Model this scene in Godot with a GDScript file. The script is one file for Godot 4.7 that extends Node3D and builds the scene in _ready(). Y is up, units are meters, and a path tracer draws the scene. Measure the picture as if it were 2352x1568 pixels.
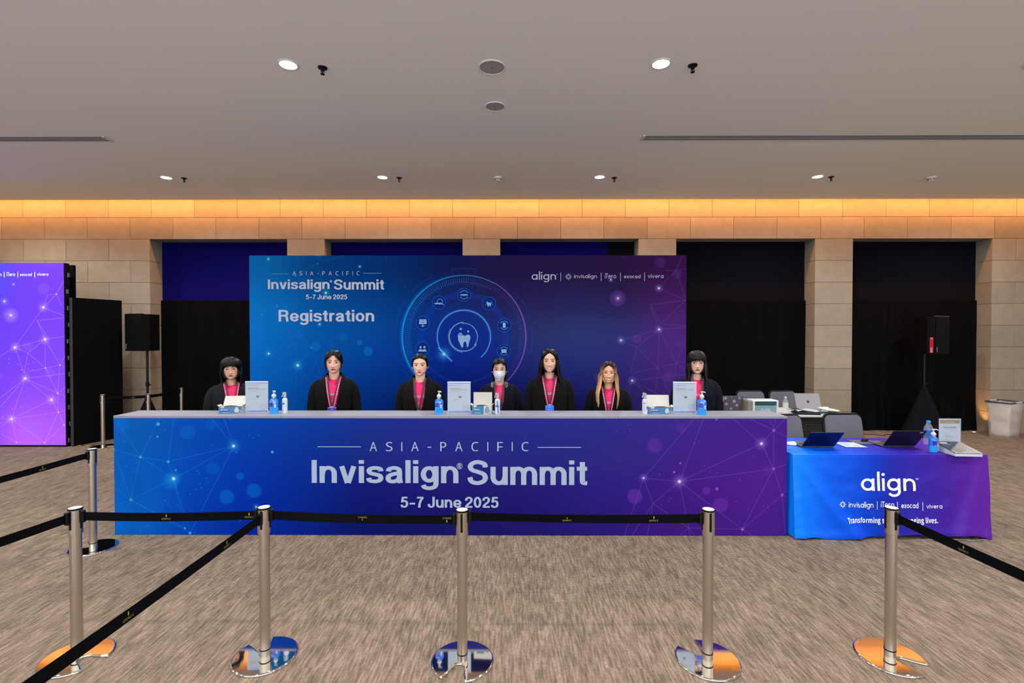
extends Node3D
# A registration counter in a convention hall. Metres, y up, the camera looks along -z.
const F := 1125.0          # focal length in pixels of the 2352 x 1568 frame
const EYE := Vector3(0, 1.83, 0)
var M := {}                # materials by name
var look: Basis
var names := {}
var rng := RandomNumberGenerator.new()
var shared := {}

# ---------------------------------------------------------------- mesh builder
class Mb:
	var v := PackedVector3Array()
	var t := PackedVector2Array()
	var c := PackedColorArray()
	var i := PackedInt32Array()
	var col := Color.WHITE
	var xf := Transform3D.IDENTITY
	func p(a: Vector3, uv := Vector2.ZERO) -> int:
		v.append(xf * a); t.append(uv); c.append(col)
		return v.size() - 1
	func tri(a: int, b: int, d: int) -> void:      # counter-clockwise seen from outside
		i.append(a); i.append(d); i.append(b)
	func quad(a: Vector3, b: Vector3, d: Vector3, e: Vector3, u0 := Vector2(0, 1), u1 := Vector2(1, 1), u2 := Vector2(1, 0), u3 := Vector2(0, 0)) -> void:
		var k := p(a, u0)
		p(b, u1); p(d, u2); p(e, u3)
		tri(k, k + 1, k + 2); tri(k, k + 2, k + 3)
	func face(pts: Array, mid: Vector3) -> void:   # flat convex face turned away from mid
		var n: Vector3 = (pts[1] - pts[0]).cross(pts[2] - pts[0])
		var m := Vector3.ZERO
		for q in pts: m += q
		if n.dot(m / pts.size() - mid) < 0: pts.reverse()
		var k := v.size()
		for q in pts: p(q)
		for j in range(1, pts.size() - 1): tri(k, k + j, k + j + 1)
	func box(mid: Vector3, size: Vector3, bev := 0.0, turn := Basis.IDENTITY) -> void:
		var h := size / 2.0
		var P := func(s: Vector3, a: int) -> Vector3:
			var q := s * (h - Vector3.ONE * bev)
			q[a] = s[a] * h[a]
			return mid + turn * q
		for a in 3:
			var b := (a + 1) % 3
			var d := (a + 2) % 3
			for s in [-1.0, 1.0]:
				var pts := []
				for w in [[-1, -1], [1, -1], [1, 1], [-1, 1]]:
					var g := Vector3.ZERO
					g[a] = s; g[b] = w[0]; g[d] = w[1]
					pts.append(P.call(g, a))
				face(pts, mid)
				if bev > 0.0:
					for s2 in [-1.0, 1.0]:
						var e := Vector3.ZERO
						e[a] = s; e[b] = s2
						var e0 := e
						e0[d] = -1.0
						var e1 := e
						e1[d] = 1.0
						face([P.call(e0, a), P.call(e1, a), P.call(e1, b), P.call(e0, b)], mid)
		if bev > 0.0:
			for x in [-1.0, 1.0]:
				for y in [-1.0, 1.0]:
					for z in [-1.0, 1.0]:
						var g := Vector3(x, y, z)
						face([P.call(g, 0), P.call(g, 1), P.call(g, 2)], mid)
	func grid(rows: Array, closed := false) -> void:   # smooth sheet through rows of points
		var n: int = rows[0].size()
		var k := v.size()
		var wide := n + (1 if closed else 0)
		for r in rows.size():
			for j in wide:
				p(rows[r][j % n], Vector2(float(j) / (wide - 1), 1.0 - float(r) / maxi(1, rows.size() - 1)))
		for r in rows.size() - 1:
			for j in wide - 1:
				var a := k + r * wide + j
				tri(a, a + 1, a + wide + 1); tri(a, a + wide + 1, a + wide)
		if closed: seams.append([k, n, rows.size()])
	var seams := []
	func cap(ring: Array, up: bool) -> void:
		var m := Vector3.ZERO
		for q in ring: m += q
		m /= ring.size()
		var k := p(m)
		for q in ring: p(q)
		for j in ring.size():
			var a := k + 1 + j
			var b := k + 1 + (j + 1) % ring.size()
			if up: tri(k, a, b)
			else: tri(k, b, a)
	func lathe(prof: Array, seg := 24, at := Vector3.ZERO, sx := 1.0, sz := 1.0) -> void:   # prof: (radius, height) from bottom to top
		var run := [prof[0]]
		for j in range(1, prof.size()):
			run.append(prof[j])
			var last := j == prof.size() - 1
			if last or absf((prof[j] - prof[j - 1]).angle_to(prof[j + 1] - prof[j])) > 0.6:
				var rows := []
				for q in run:
					var ring := []
					for s in seg:
						var a := TAU * s / seg
						ring.append(at + Vector3(sin(a) * q.x * sx, q.y, cos(a) * q.x * sz))
					rows.append(ring)
				grid(rows, true)
				run = [prof[j]]
	func tube(path: Array, rad, seg := 8, flat := 1.0, caps := true) -> void:
		var rows := []
		var n := path.size()
		var up := Vector3.UP
		for j in n:
			var d: Vector3 = (path[mini(j + 1, n - 1)] - path[maxi(j - 1, 0)]).normalized()
			if j == 0 and absf(d.dot(up)) > 0.95: up = Vector3.BACK
			var s := d.cross(up).normalized()
			up = s.cross(d).normalized()
			var r: float = rad[j] if rad is Array else rad
			var ring := []
			for k in seg:
				var a := -TAU * k / seg
				ring.append(path[j] + s * cos(a) * r + up * sin(a) * r * flat)
			rows.append(ring)
		grid(rows, true)
		if caps:
			cap(rows[0], false); cap(rows[n - 1], true)
	func prism(poly: PackedVector2Array, z0: float, z1: float) -> void:   # outline in xy, pulled along z
		var idx := Geometry2D.triangulate_polygon(poly)
		if Geometry2D.is_polygon_clockwise(poly):
			poly = poly.duplicate(); poly.reverse()
			idx = Geometry2D.triangulate_polygon(poly)
		for side in 2:
			var k := v.size()
			for q in poly: p(Vector3(q.x, q.y, z1 if side == 0 else z0))
			for j in range(0, idx.size(), 3):
				var a := poly[idx[j]]
				var ccw := (poly[idx[j + 1]] - a).cross(poly[idx[j + 2]] - a) > 0
				if ccw == (side == 0): tri(k + idx[j], k + idx[j + 1], k + idx[j + 2])
				else: tri(k + idx[j], k + idx[j + 2], k + idx[j + 1])
		for j in poly.size():
			var a := poly[j]
			var b := poly[(j + 1) % poly.size()]
			quad(Vector3(a.x, a.y, z0), Vector3(b.x, b.y, z0), Vector3(b.x, b.y, z1), Vector3(a.x, a.y, z1))
	func ball(at: Vector3, r: Vector3, seg := 16, rings := 10) -> void:
		var rows := []
		for j in rings + 1:
			var a := -PI / 2 + PI * clampf(float(j) / rings, 0.002, 0.998)
			var ring := []
			for s in seg:
				var b := TAU * s / seg
				ring.append(at + Vector3(sin(b) * cos(a), sin(a), cos(b) * cos(a)) * r)
			rows.append(ring)
		grid(rows, true)
	func ribbon(path: Array, w: float) -> void:    # flat stroke in xy with mitred joints
		var n := path.size()
		var k := v.size()
		var loop: bool = path[0].distance_to(path[n - 1]) < 1e-6
		for j in n:
			var a: Vector2 = path[j] - path[j - 1] if j > 0 else (path[0] - path[n - 2] if loop else path[1] - path[0])
			var b: Vector2 = path[j + 1] - path[j] if j < n - 1 else (path[1] - path[0] if loop else a)
			var m := (a.normalized() + b.normalized()).normalized()
			var nrm := Vector2(-m.y, m.x) * w / 2.0 / maxf(0.5, m.dot(a.normalized()))
			p(Vector3(path[j].x + nrm.x, path[j].y + nrm.y, 0)); p(Vector3(path[j].x - nrm.x, path[j].y - nrm.y, 0))
		for j in n - 1:
			var a := k + j * 2
			tri(a, a + 1, a + 3); tri(a, a + 3, a + 2)
	func stroke(path: Array, wv: float, wh: float) -> void:    # flat stroke in xy, upright runs wv thick and level runs wh thick
		var n := path.size()
		var k := v.size()
		var loop: bool = n > 4 and path[0].distance_to(path[n - 1]) < 1e-4
		for j in n:
			var a: Vector2 = (path[j] - path[j - 1] if j > 0 else (path[0] - path[n - 2] if loop else path[1] - path[0])).normalized()
			var e: Vector2 = (path[j + 1] - path[j] if j < n - 1 else (path[1] - path[0] if loop else a)).normalized()
			var m := (a + e).normalized()
			var w := sqrt(pow(wv * m.y, 2) + pow(wh * m.x, 2))
			var nrm := Vector2(-m.y, m.x) * w / 2.0 / maxf(0.6, m.dot(a))
			p(Vector3(path[j].x + nrm.x, path[j].y + nrm.y, 0)); p(Vector3(path[j].x - nrm.x, path[j].y - nrm.y, 0))
		for j in n - 1:
			var a := k + j * 2
			tri(a, a + 1, a + 3); tri(a, a + 3, a + 2)
	func lift(d: float) -> void:       # keep later strokes a hair in front, so that crossings do not coincide
		xf.origin.z += d
	func split_long(limit: float) -> void:     # cut triangles until no edge is longer than limit
		var todo := []
		for j in range(0, i.size(), 3): todo.append([v[i[j]], v[i[j + 2]], v[i[j + 1]]])
		v.clear(); t.clear(); c.clear(); i.clear()
		while todo:
			var q: Array = todo.pop_back()
			var far := 0
			for e in 3:
				if q[e].distance_squared_to(q[(e + 1) % 3]) > q[far].distance_squared_to(q[(far + 1) % 3]): far = e
			if q[far].distance_to(q[(far + 1) % 3]) > limit:
				var mid: Vector3 = (q[far] + q[(far + 1) % 3]) / 2.0
				todo.append([q[far], mid, q[(far + 2) % 3]]); todo.append([mid, q[(far + 1) % 3], q[(far + 2) % 3]])
			else:
				var k := p(q[0])
				p(q[1]); p(q[2]); tri(k, k + 1, k + 2)
	func add_mesh(m: ArrayMesh, at: Transform3D) -> void:
		var s := m.surface_get_arrays(0)
		var k := v.size()
		for q in s[Mesh.ARRAY_VERTEX]: p(at * q)
		if s[Mesh.ARRAY_COLOR]:
			var cc: PackedColorArray = s[Mesh.ARRAY_COLOR]
			for j in cc.size(): c[k + j] = cc[j]
		for q in s[Mesh.ARRAY_INDEX]: i.append(k + q)
	func done() -> ArrayMesh:
		var n := PackedVector3Array()
		n.resize(v.size())
		for j in range(0, i.size(), 3):
			var a := i[j]
			var b := i[j + 1]
			var d := i[j + 2]
			var f := (v[d] - v[a]).cross(v[b] - v[a])
			n[a] += f; n[b] += f; n[d] += f
		for s in seams:                                  # first and last column of a closed sheet share a normal
			var wide: int = s[1] + 1
			for r in s[2]:
				var a: int = s[0] + r * wide
				var b: int = a + wide - 1
				var f := n[a] + n[b]
				n[a] = f; n[b] = f
		for j in n.size(): n[j] = n[j].normalized() if n[j].length_squared() > 1e-20 else Vector3.UP
		var arr := []
		arr.resize(Mesh.ARRAY_MAX)
		arr[Mesh.ARRAY_VERTEX] = v; arr[Mesh.ARRAY_NORMAL] = n; arr[Mesh.ARRAY_TEX_UV] = t; arr[Mesh.ARRAY_COLOR] = c; arr[Mesh.ARRAY_INDEX] = i
		var m := ArrayMesh.new()
		m.add_surface_from_arrays(Mesh.PRIMITIVE_TRIANGLES, arr)
		return m

# ---------------------------------------------------------------- nodes
func numbered(called: String) -> String:
	if not names.has(called):
		names[called] = 0
		return called
	names[called] += 1
	return "%s_%03d" % [called, names[called]]

func meta(o: Node3D, label: String, category := "", group := "", kind := "") -> Node3D:
	if label: o.set_meta("label", label)
	if category: o.set_meta("category", category)
	if group: o.set_meta("group", group)
	if kind: o.set_meta("kind", kind)
	return o

func thing(called: String, label: String, category: String, at := Vector3.ZERO, turn := 0.0, group := "", kind := "") -> Node3D:
	var o := Node3D.new()
	o.name = numbered(called)
	o.position = at
	o.rotation.y = turn
	add_child(o)
	return meta(o, label, category, group, kind)

func part(parent: Node, called: String, mesh: Mesh, m: Material, label := "") -> MeshInstance3D:
	var o := MeshInstance3D.new()
	o.name = called
	o.mesh = mesh
	o.material_override = m
	parent.add_child(o, true)
	if label: o.set_meta("label", label)
	return o

func boxm(size: Vector3, bev := 0.0, mid := Vector3.ZERO) -> ArrayMesh:
	var key := [size, bev, mid]
	if not shared.has(key):
		var b := Mb.new()
		b.box(mid, size, bev)
		shared[key] = b.done()
	return shared[key]

func at_px(u: float, v: float, depth: float) -> Vector3:    # the point seen at a pixel, on the plane z = -depth
	var d := look * Vector3((u - 1176.0) / F, (784.0 - v) / F, -1.0)
	return EYE + d * (depth / -d.z)

func on_y(u: float, v: float, y: float) -> Vector3:         # the point seen at a pixel, on a level surface
	var d := look * Vector3((u - 1176.0) / F, (784.0 - v) / F, -1.0)
	return EYE + d * ((y - EYE.y) / d.y)

# ---------------------------------------------------------------- materials
func mat(called: String, color: Color, rough := 0.7, metal := 0.0, opts := {}) -> StandardMaterial3D:
	var m := StandardMaterial3D.new()
	m.resource_name = called
	m.albedo_color = color
	m.roughness = rough
	m.metallic = metal
	for k in opts: m.set(k, opts[k])
	M[called] = m
	return m

func hexc(s: String) -> Color: return Color.html(s)

func noise_tex(size: int, freq: float, ramp: Array, sd := 1, octaves := 4, normal := false, bump := 4.0) -> NoiseTexture2D:
	var n := FastNoiseLite.new()
	n.seed = sd
	n.frequency = freq
	n.fractal_octaves = octaves
	var t := NoiseTexture2D.new()
	t.width = size; t.height = size
	t.seamless = true
	t.noise = n
	if normal:
		t.as_normal_map = true
		t.bump_strength = bump
	if ramp:
		var g := Gradient.new()
		g.offsets = PackedFloat32Array([0.0, 1.0])
		g.colors = PackedColorArray(ramp)
		t.color_ramp = g
	return t

# ---------------------------------------------------------------- lettering
func text_mesh(words: String, bold: bool, w: float, h: float, fnt := "Droid Sans") -> ArrayMesh:   # lettering that fills a w x h rectangle centred on the origin, facing +z
	var t := TextMesh.new()
	var f := SystemFont.new()
	f.font_names = PackedStringArray([fnt])
	f.font_weight = 700 if bold else 400
	t.font = f
	t.font_size = 64
	t.pixel_size = 0.01
	t.depth = 0.0
	t.curve_step = 1.0
	t.text = words
	var arr := t.get_mesh_arrays()
	var vs: PackedVector3Array = arr[Mesh.ARRAY_VERTEX]
	var lo := Vector3.INF
	var hi := -Vector3.INF
	for q in vs:
		lo = lo.min(q); hi = hi.max(q)
	var b := Mb.new()
	for q in vs: b.p(Vector3((q.x - (lo.x + hi.x) / 2) * w / (hi.x - lo.x), (q.y - (lo.y + hi.y) / 2) * h / (hi.y - lo.y), 0))
	var idx: PackedInt32Array = arr[Mesh.ARRAY_INDEX]
	for j in range(0, idx.size(), 3): 
		var q := (b.v[idx[j + 1]] - b.v[idx[j]]).cross(b.v[idx[j + 2]] - b.v[idx[j]])
		if q.z > 0: b.tri(idx[j], idx[j + 1], idx[j + 2])
		else: b.tri(idx[j], idx[j + 2], idx[j + 1])
	return b.done()

func arc(cx: float, cy: float, rx: float, ry: float, a0: float, a1: float, n := 18) -> Array:   # degrees
	var out := []
	for k in n + 1:
		var a := deg_to_rad(lerpf(a0, a1, float(k) / n))
		out.append(Vector2(cx + cos(a) * rx, cy + sin(a) * ry))
	return out

func ln(x0: float, y0: float, x1: float, y1: float) -> Array: return [Vector2(x0, y0), Vector2(x1, y1)]

func glyph(ch: String, w: float) -> Array:     # [advance, strokes] of a geometric alphabet of x-height 1; w is the stroke
	var h := w / 2
	match ch:
		"a": return [1.0, [arc(0.48, 0.5, 0.48 - h, 0.5 - h, 0, 360), ln(0.96 - h, 0, 0.96 - h, 1)]]
		"l": return [w, [ln(h, 0, h, 1.55)]]
		"i": return [w, [ln(h, 0, h, 1), arc(h, 1.32, w * 0.33, w * 0.33, 0, 360, 12)]]
		"g": return [1.0, [arc(0.48, 0.5, 0.48 - h, 0.5 - h, 0, 360), [Vector2(0.96 - h, 1)] + arc(0.48, -0.02, 0.48 - h, 0.46 - h, 0, -150, 14)]]
		"n": return [0.86, [ln(h, 0, h, 1), [Vector2(h, 0.5)] + arc(0.43, 0.56, 0.43 - h, 0.44 - h, 180, 0, 14) + [Vector2(0.86 - h, 0)]]]
		"v": return [0.84, [[Vector2(h * 0.7, 1), Vector2(0.42, h * 0.6), Vector2(0.84 - h * 0.7, 1)]]]
		"s": return [0.6, [arc(0.3, 0.73, 0.27 - h, 0.27 - h, 40, 262, 12) + arc(0.3, 0.27, 0.3 - h, 0.27 - h, 82, -150, 12)]]
		"e": return [0.96, [[Vector2(h, 0.48), Vector2(0.96 - h, 0.48)] + arc(0.48, 0.5, 0.48 - h, 0.5 - h, 0, 320, 20)]]
		"r": return [0.52, [ln(h, 0, h, 1), [Vector2(h, 0.5)] + arc(0.42, 0.56, 0.42 - h, 0.44 - h, 180, 75, 10)]]
		"o": return [1.0, [arc(0.5, 0.5, 0.5 - h, 0.5 - h, 0, 360)]]
		"x": return [0.8, [ln(h, 0, 0.8 - h, 1), ln(h, 1, 0.8 - h, 0)]]
		"c": return [0.86, [arc(0.48, 0.5, 0.48 - h, 0.5 - h, 48, 312, 18)]]
		"d": return [1.0, [arc(0.48, 0.5, 0.48 - h, 0.5 - h, 0, 360), ln(0.96 - h, 0, 0.96 - h, 1.5)]]
		"T": return [0.7, [ln(0.35, 0, 0.35, 1.36), ln(-0.3, 1.36, 0.8, 1.36)]]
	return [0.4, []]

func logo_mesh(words: String, w: float, h: float, stroke: float, gap := 0.16) -> ArrayMesh:
	var b := Mb.new()
	var x := 0.0
	for ch in words:
		var g := glyph(ch, stroke)
		for s in g[1]:
			var q := []
			for a in s: q.append(a + Vector2(x, 0))
			var thick: float = stroke * 0.66 if ch == "i" and s.size() == 13 else stroke
			b.ribbon(q, thick)
			b.lift(0.00012)
		x += g[0] + gap
	var lo := Vector3.INF
	var hi := -Vector3.INF
	for q in b.v:
		lo = lo.min(q); hi = hi.max(q)
	for j in b.v.size(): b.v[j] = Vector3((b.v[j].x - (lo.x + hi.x) / 2) * w / (hi.x - lo.x), (b.v[j].y - (lo.y + hi.y) / 2) * h / (hi.y - lo.y), b.v[j].z)
	return b.done()

func sm(pts: Array, n := 5) -> Array:     # smooth curve through points
	var out := []
	for j in pts.size() - 1:
		for k in n: out.append(pts[j].cubic_interpolate(pts[j + 1], pts[maxi(j - 1, 0)], pts[mini(j + 2, pts.size() - 1)], float(k) / n))
	out.append(pts[-1])
	return out

func vs(a: Array) -> Array:
	var out := []
	for k in range(0, a.size(), 2): out.append(Vector2(a[k], a[k + 1]))
	return out

func bold_glyph(ch: String) -> Array:      # [advance, strokes] of a bold grotesque; x-height 1, capitals 1.36, stems 0.27
	match ch:
		"I": return [0.29, [ln(0.145, 0, 0.145, 1.36)]]
		"l": return [0.27, [ln(0.135, 0, 0.135, 1.36)]]
		"i": return [0.27, [ln(0.135, 0, 0.135, 1), ln(0.135, 1.14, 0.135, 1.36)]]
		"n": return [0.9, [ln(0.135, 0, 0.135, 1), vs([0.135, 0.5]) + arc(0.46, 0.57, 0.305, 0.335, 175, 0, 12) + vs([0.765, 0.0])]]
		"u": return [0.9, [ln(0.765, 1, 0.765, 0), vs([0.765, 0.5]) + arc(0.44, 0.43, 0.305, 0.335, -5, -180, 12) + vs([0.135, 1.0])]]
		"m": return [1.4, [ln(0.135, 0, 0.135, 1), vs([0.135, 0.55]) + arc(0.42, 0.6, 0.28, 0.305, 175, 0, 12) + vs([0.70, 0.0]), vs([0.70, 0.55]) + arc(0.985, 0.6, 0.28, 0.305, 175, 0, 12) + vs([1.265, 0.0])]]
		"v": return [0.88, [vs([0.125, 1.0, 0.415, 0.0]), vs([0.755, 1.0, 0.465, 0.0])]]
		"s": return [0.86, [sm(vs([0.74, 0.70, 0.70, 0.84, 0.44, 0.90, 0.20, 0.84, 0.135, 0.71, 0.22, 0.585, 0.46, 0.515, 0.68, 0.44, 0.74, 0.29, 0.66, 0.15, 0.43, 0.095, 0.17, 0.15, 0.12, 0.30]))]]
		"a": return [0.9, [sm(vs([0.15, 0.69, 0.20, 0.83, 0.44, 0.90, 0.67, 0.83, 0.725, 0.66])) + vs([0.725, 0.25, 0.77, 0.0]), sm(vs([0.725, 0.60, 0.42, 0.535, 0.20, 0.44, 0.135, 0.275, 0.20, 0.135, 0.38, 0.09, 0.60, 0.16, 0.725, 0.33]))]]
		"g": return [0.92, [arc(0.43, 0.52, 0.30, 0.38, 0, 360, 26), vs([0.785, 1.0]) + vs([0.785, 0.02]) + sm(vs([0.785, -0.05, 0.70, -0.23, 0.44, -0.305, 0.20, -0.25, 0.13, -0.11]))]]
		"S": return [1.08, [sm(vs([0.93, 0.97, 0.88, 1.16, 0.54, 1.265, 0.25, 1.17, 0.16, 0.99, 0.27, 0.82, 0.56, 0.715, 0.85, 0.59, 0.94, 0.385, 0.83, 0.19, 0.53, 0.095, 0.22, 0.19, 0.135, 0.42]))]]
		"t": return [0.56, [vs([0.29, 1.27, 0.29, 0.28]) + sm(vs([0.29, 0.28, 0.33, 0.13, 0.54, 0.10])), ln(0.0, 0.90, 0.54, 0.90)]]
		"e": return [0.92, [vs([0.14, 0.47, 0.80, 0.47]) , sm(vs([0.785, 0.43, 0.76, 0.72, 0.46, 0.90, 0.19, 0.76, 0.135, 0.50, 0.19, 0.24, 0.46, 0.095, 0.70, 0.17, 0.80, 0.31]))]]
		"o": return [0.94, [arc(0.47, 0.5, 0.335, 0.405, 0, 360, 30)]]
		"r": return [0.56, [ln(0.135, 0, 0.135, 1), sm(vs([0.135, 0.55, 0.20, 0.80, 0.38, 0.88, 0.55, 0.875]))]]
		"R": return [1.1, [ln(0.145, 0, 0.145, 1.36), vs([0.145, 1.25, 0.58, 1.25]) + sm(vs([0.60, 1.25, 0.85, 1.17, 0.92, 0.97, 0.85, 0.77, 0.60, 0.68])) + vs([0.145, 0.68]), sm(vs([0.60, 0.68, 0.84, 0.58, 0.90, 0.38, 0.93, 0.10, 0.98, 0.0]))]]
		"J": return [0.84, [vs([0.69, 1.36, 0.69, 0.42]) + sm(vs([0.69, 0.40, 0.63, 0.17, 0.41, 0.095, 0.19, 0.18, 0.135, 0.46]))]]
		"2": return [0.88, [sm(vs([0.13, 0.88, 0.17, 1.12, 0.45, 1.26, 0.70, 1.15, 0.745, 0.93, 0.64, 0.70, 0.36, 0.45, 0.17, 0.24, 0.13, 0.10])) , ln(0.06, 0.11, 0.86, 0.11)]]
		"0": return [0.9, [arc(0.45, 0.68, 0.315, 0.575, 0, 360, 30)]]
		"5": return [0.88, [vs([0.80, 1.25, 0.24, 1.25]), vs([0.26, 1.30, 0.18, 0.66]), sm(vs([0.18, 0.70, 0.30, 0.80, 0.46, 0.84, 0.68, 0.74, 0.745, 0.47, 0.66, 0.20, 0.43, 0.095, 0.18, 0.17, 0.12, 0.36]))]]
		"7": return [0.86, [vs([0.05, 1.25, 0.82, 1.25]), sm(vs([0.72, 1.25, 0.48, 0.85, 0.35, 0.42, 0.32, 0.0]))]]
		"–": return [0.74, [ln(0.05, 0.5, 0.69, 0.5)]]
	return [0.32, []]

func bold_mesh(words: String, w: float, h: float, gap := 0.13) -> ArrayMesh:
	var b := Mb.new()
	var x := 0.0
	for ch in words:
		var g := bold_glyph(ch)
		for s in g[1]:
			var q := []
			for a in s:
				if q.is_empty() or q[-1].distance_to(a + Vector2(x, 0)) > 1e-4: q.append(a + Vector2(x, 0))
			b.stroke(q, 0.27, 0.215)
			b.lift(0.00012)
		x += g[0] + (gap if ch != " " else 0.0)
	var lo := Vector3.INF
	var hi := -Vector3.INF
	for q in b.v:
		lo = lo.min(q); hi = hi.max(q)
	for j in b.v.size(): b.v[j] = Vector3((b.v[j].x - (lo.x + hi.x) / 2) * w / (hi.x - lo.x), (b.v[j].y - (lo.y + hi.y) / 2) * h / (hi.y - lo.y), b.v[j].z)
	return b.done()

func put_bold(parent: Node3D, words: String, r: Rect2, depth: float, m: Material, from: Vector3) -> void:
	var a := at_px(r.position.x, r.end.y, depth)
	var c := at_px(r.end.x, r.position.y, depth)
	part(parent, "lettering", bold_mesh(words, c.x - a.x, c.y - a.y), m).position = (a + c) / 2 - from

func burst_mesh(r: float) -> ArrayMesh:      # eight-petalled sparkle mark
	var b := Mb.new()
	for k in 16:
		var a := TAU * k / 16
		var l := r if k % 2 == 0 else r * 0.8
		if k % 4 == 2: l = r * 0.92
		var d := Vector2(cos(a), sin(a))
		var s := Vector2(-d.y, d.x) * r * (0.085 if k % 2 == 0 else 0.045)
		var k0 := b.p(Vector3(d.x * r * 0.24, d.y * r * 0.24, 0))
		b.p(Vector3(d.x * l * 0.6 + s.x, d.y * l * 0.6 + s.y, 0)); b.p(Vector3(d.x * l, d.y * l, 0)); b.p(Vector3(d.x * l * 0.6 - s.x, d.y * l * 0.6 - s.y, 0))
		b.tri(k0, k0 + 2, k0 + 1); b.tri(k0, k0 + 3, k0 + 2)
	return b.done()

func tm_mark(parent: Node3D, r: Rect2, depth: float, m: Material, from: Vector3) -> void:
	put_text(parent, "TM", false, r, depth, m, from)

# lettering that covers a rectangle measured on the photograph, on an upright plane at that depth
func put_text(parent: Node3D, words: String, bold: bool, r: Rect2, depth: float, m: Material, from := Vector3.ZERO, called := "lettering") -> MeshInstance3D:
	var a := at_px(r.position.x, r.end.y, depth)
	var c := at_px(r.end.x, r.position.y, depth)
	var o := part(parent, called, text_mesh(words, bold, c.x - a.x, c.y - a.y), m)
	o.position = (a + c) / 2 - from
	return o

func put_logo(parent: Node3D, words: String, r: Rect2, depth: float, m: Material, stroke: float, from := Vector3.ZERO) -> MeshInstance3D:
	var a := at_px(r.position.x, r.end.y, depth)
	var c := at_px(r.end.x, r.position.y, depth)
	var o := part(parent, "logo_lettering", burst_mesh((c.x - a.x) / 2) if words == "*" else logo_mesh(words, c.x - a.x, c.y - a.y, stroke), m)
	o.position = (a + c) / 2 - from
	return o

func put_bar(parent: Node3D, r: Rect2, depth: float, m: Material, from := Vector3.ZERO) -> void:
	var a := at_px(r.position.x, r.end.y, depth)
	var c := at_px(r.end.x, r.position.y, depth)
	var b := Mb.new()
	b.quad(Vector3(a.x, a.y, 0), Vector3(c.x, a.y, 0), Vector3(c.x, c.y, 0), Vector3(a.x, c.y, 0))
	var o := part(parent, "printed_line", b.done(), m)
	o.position = Vector3(0, 0, a.z) - from
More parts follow.
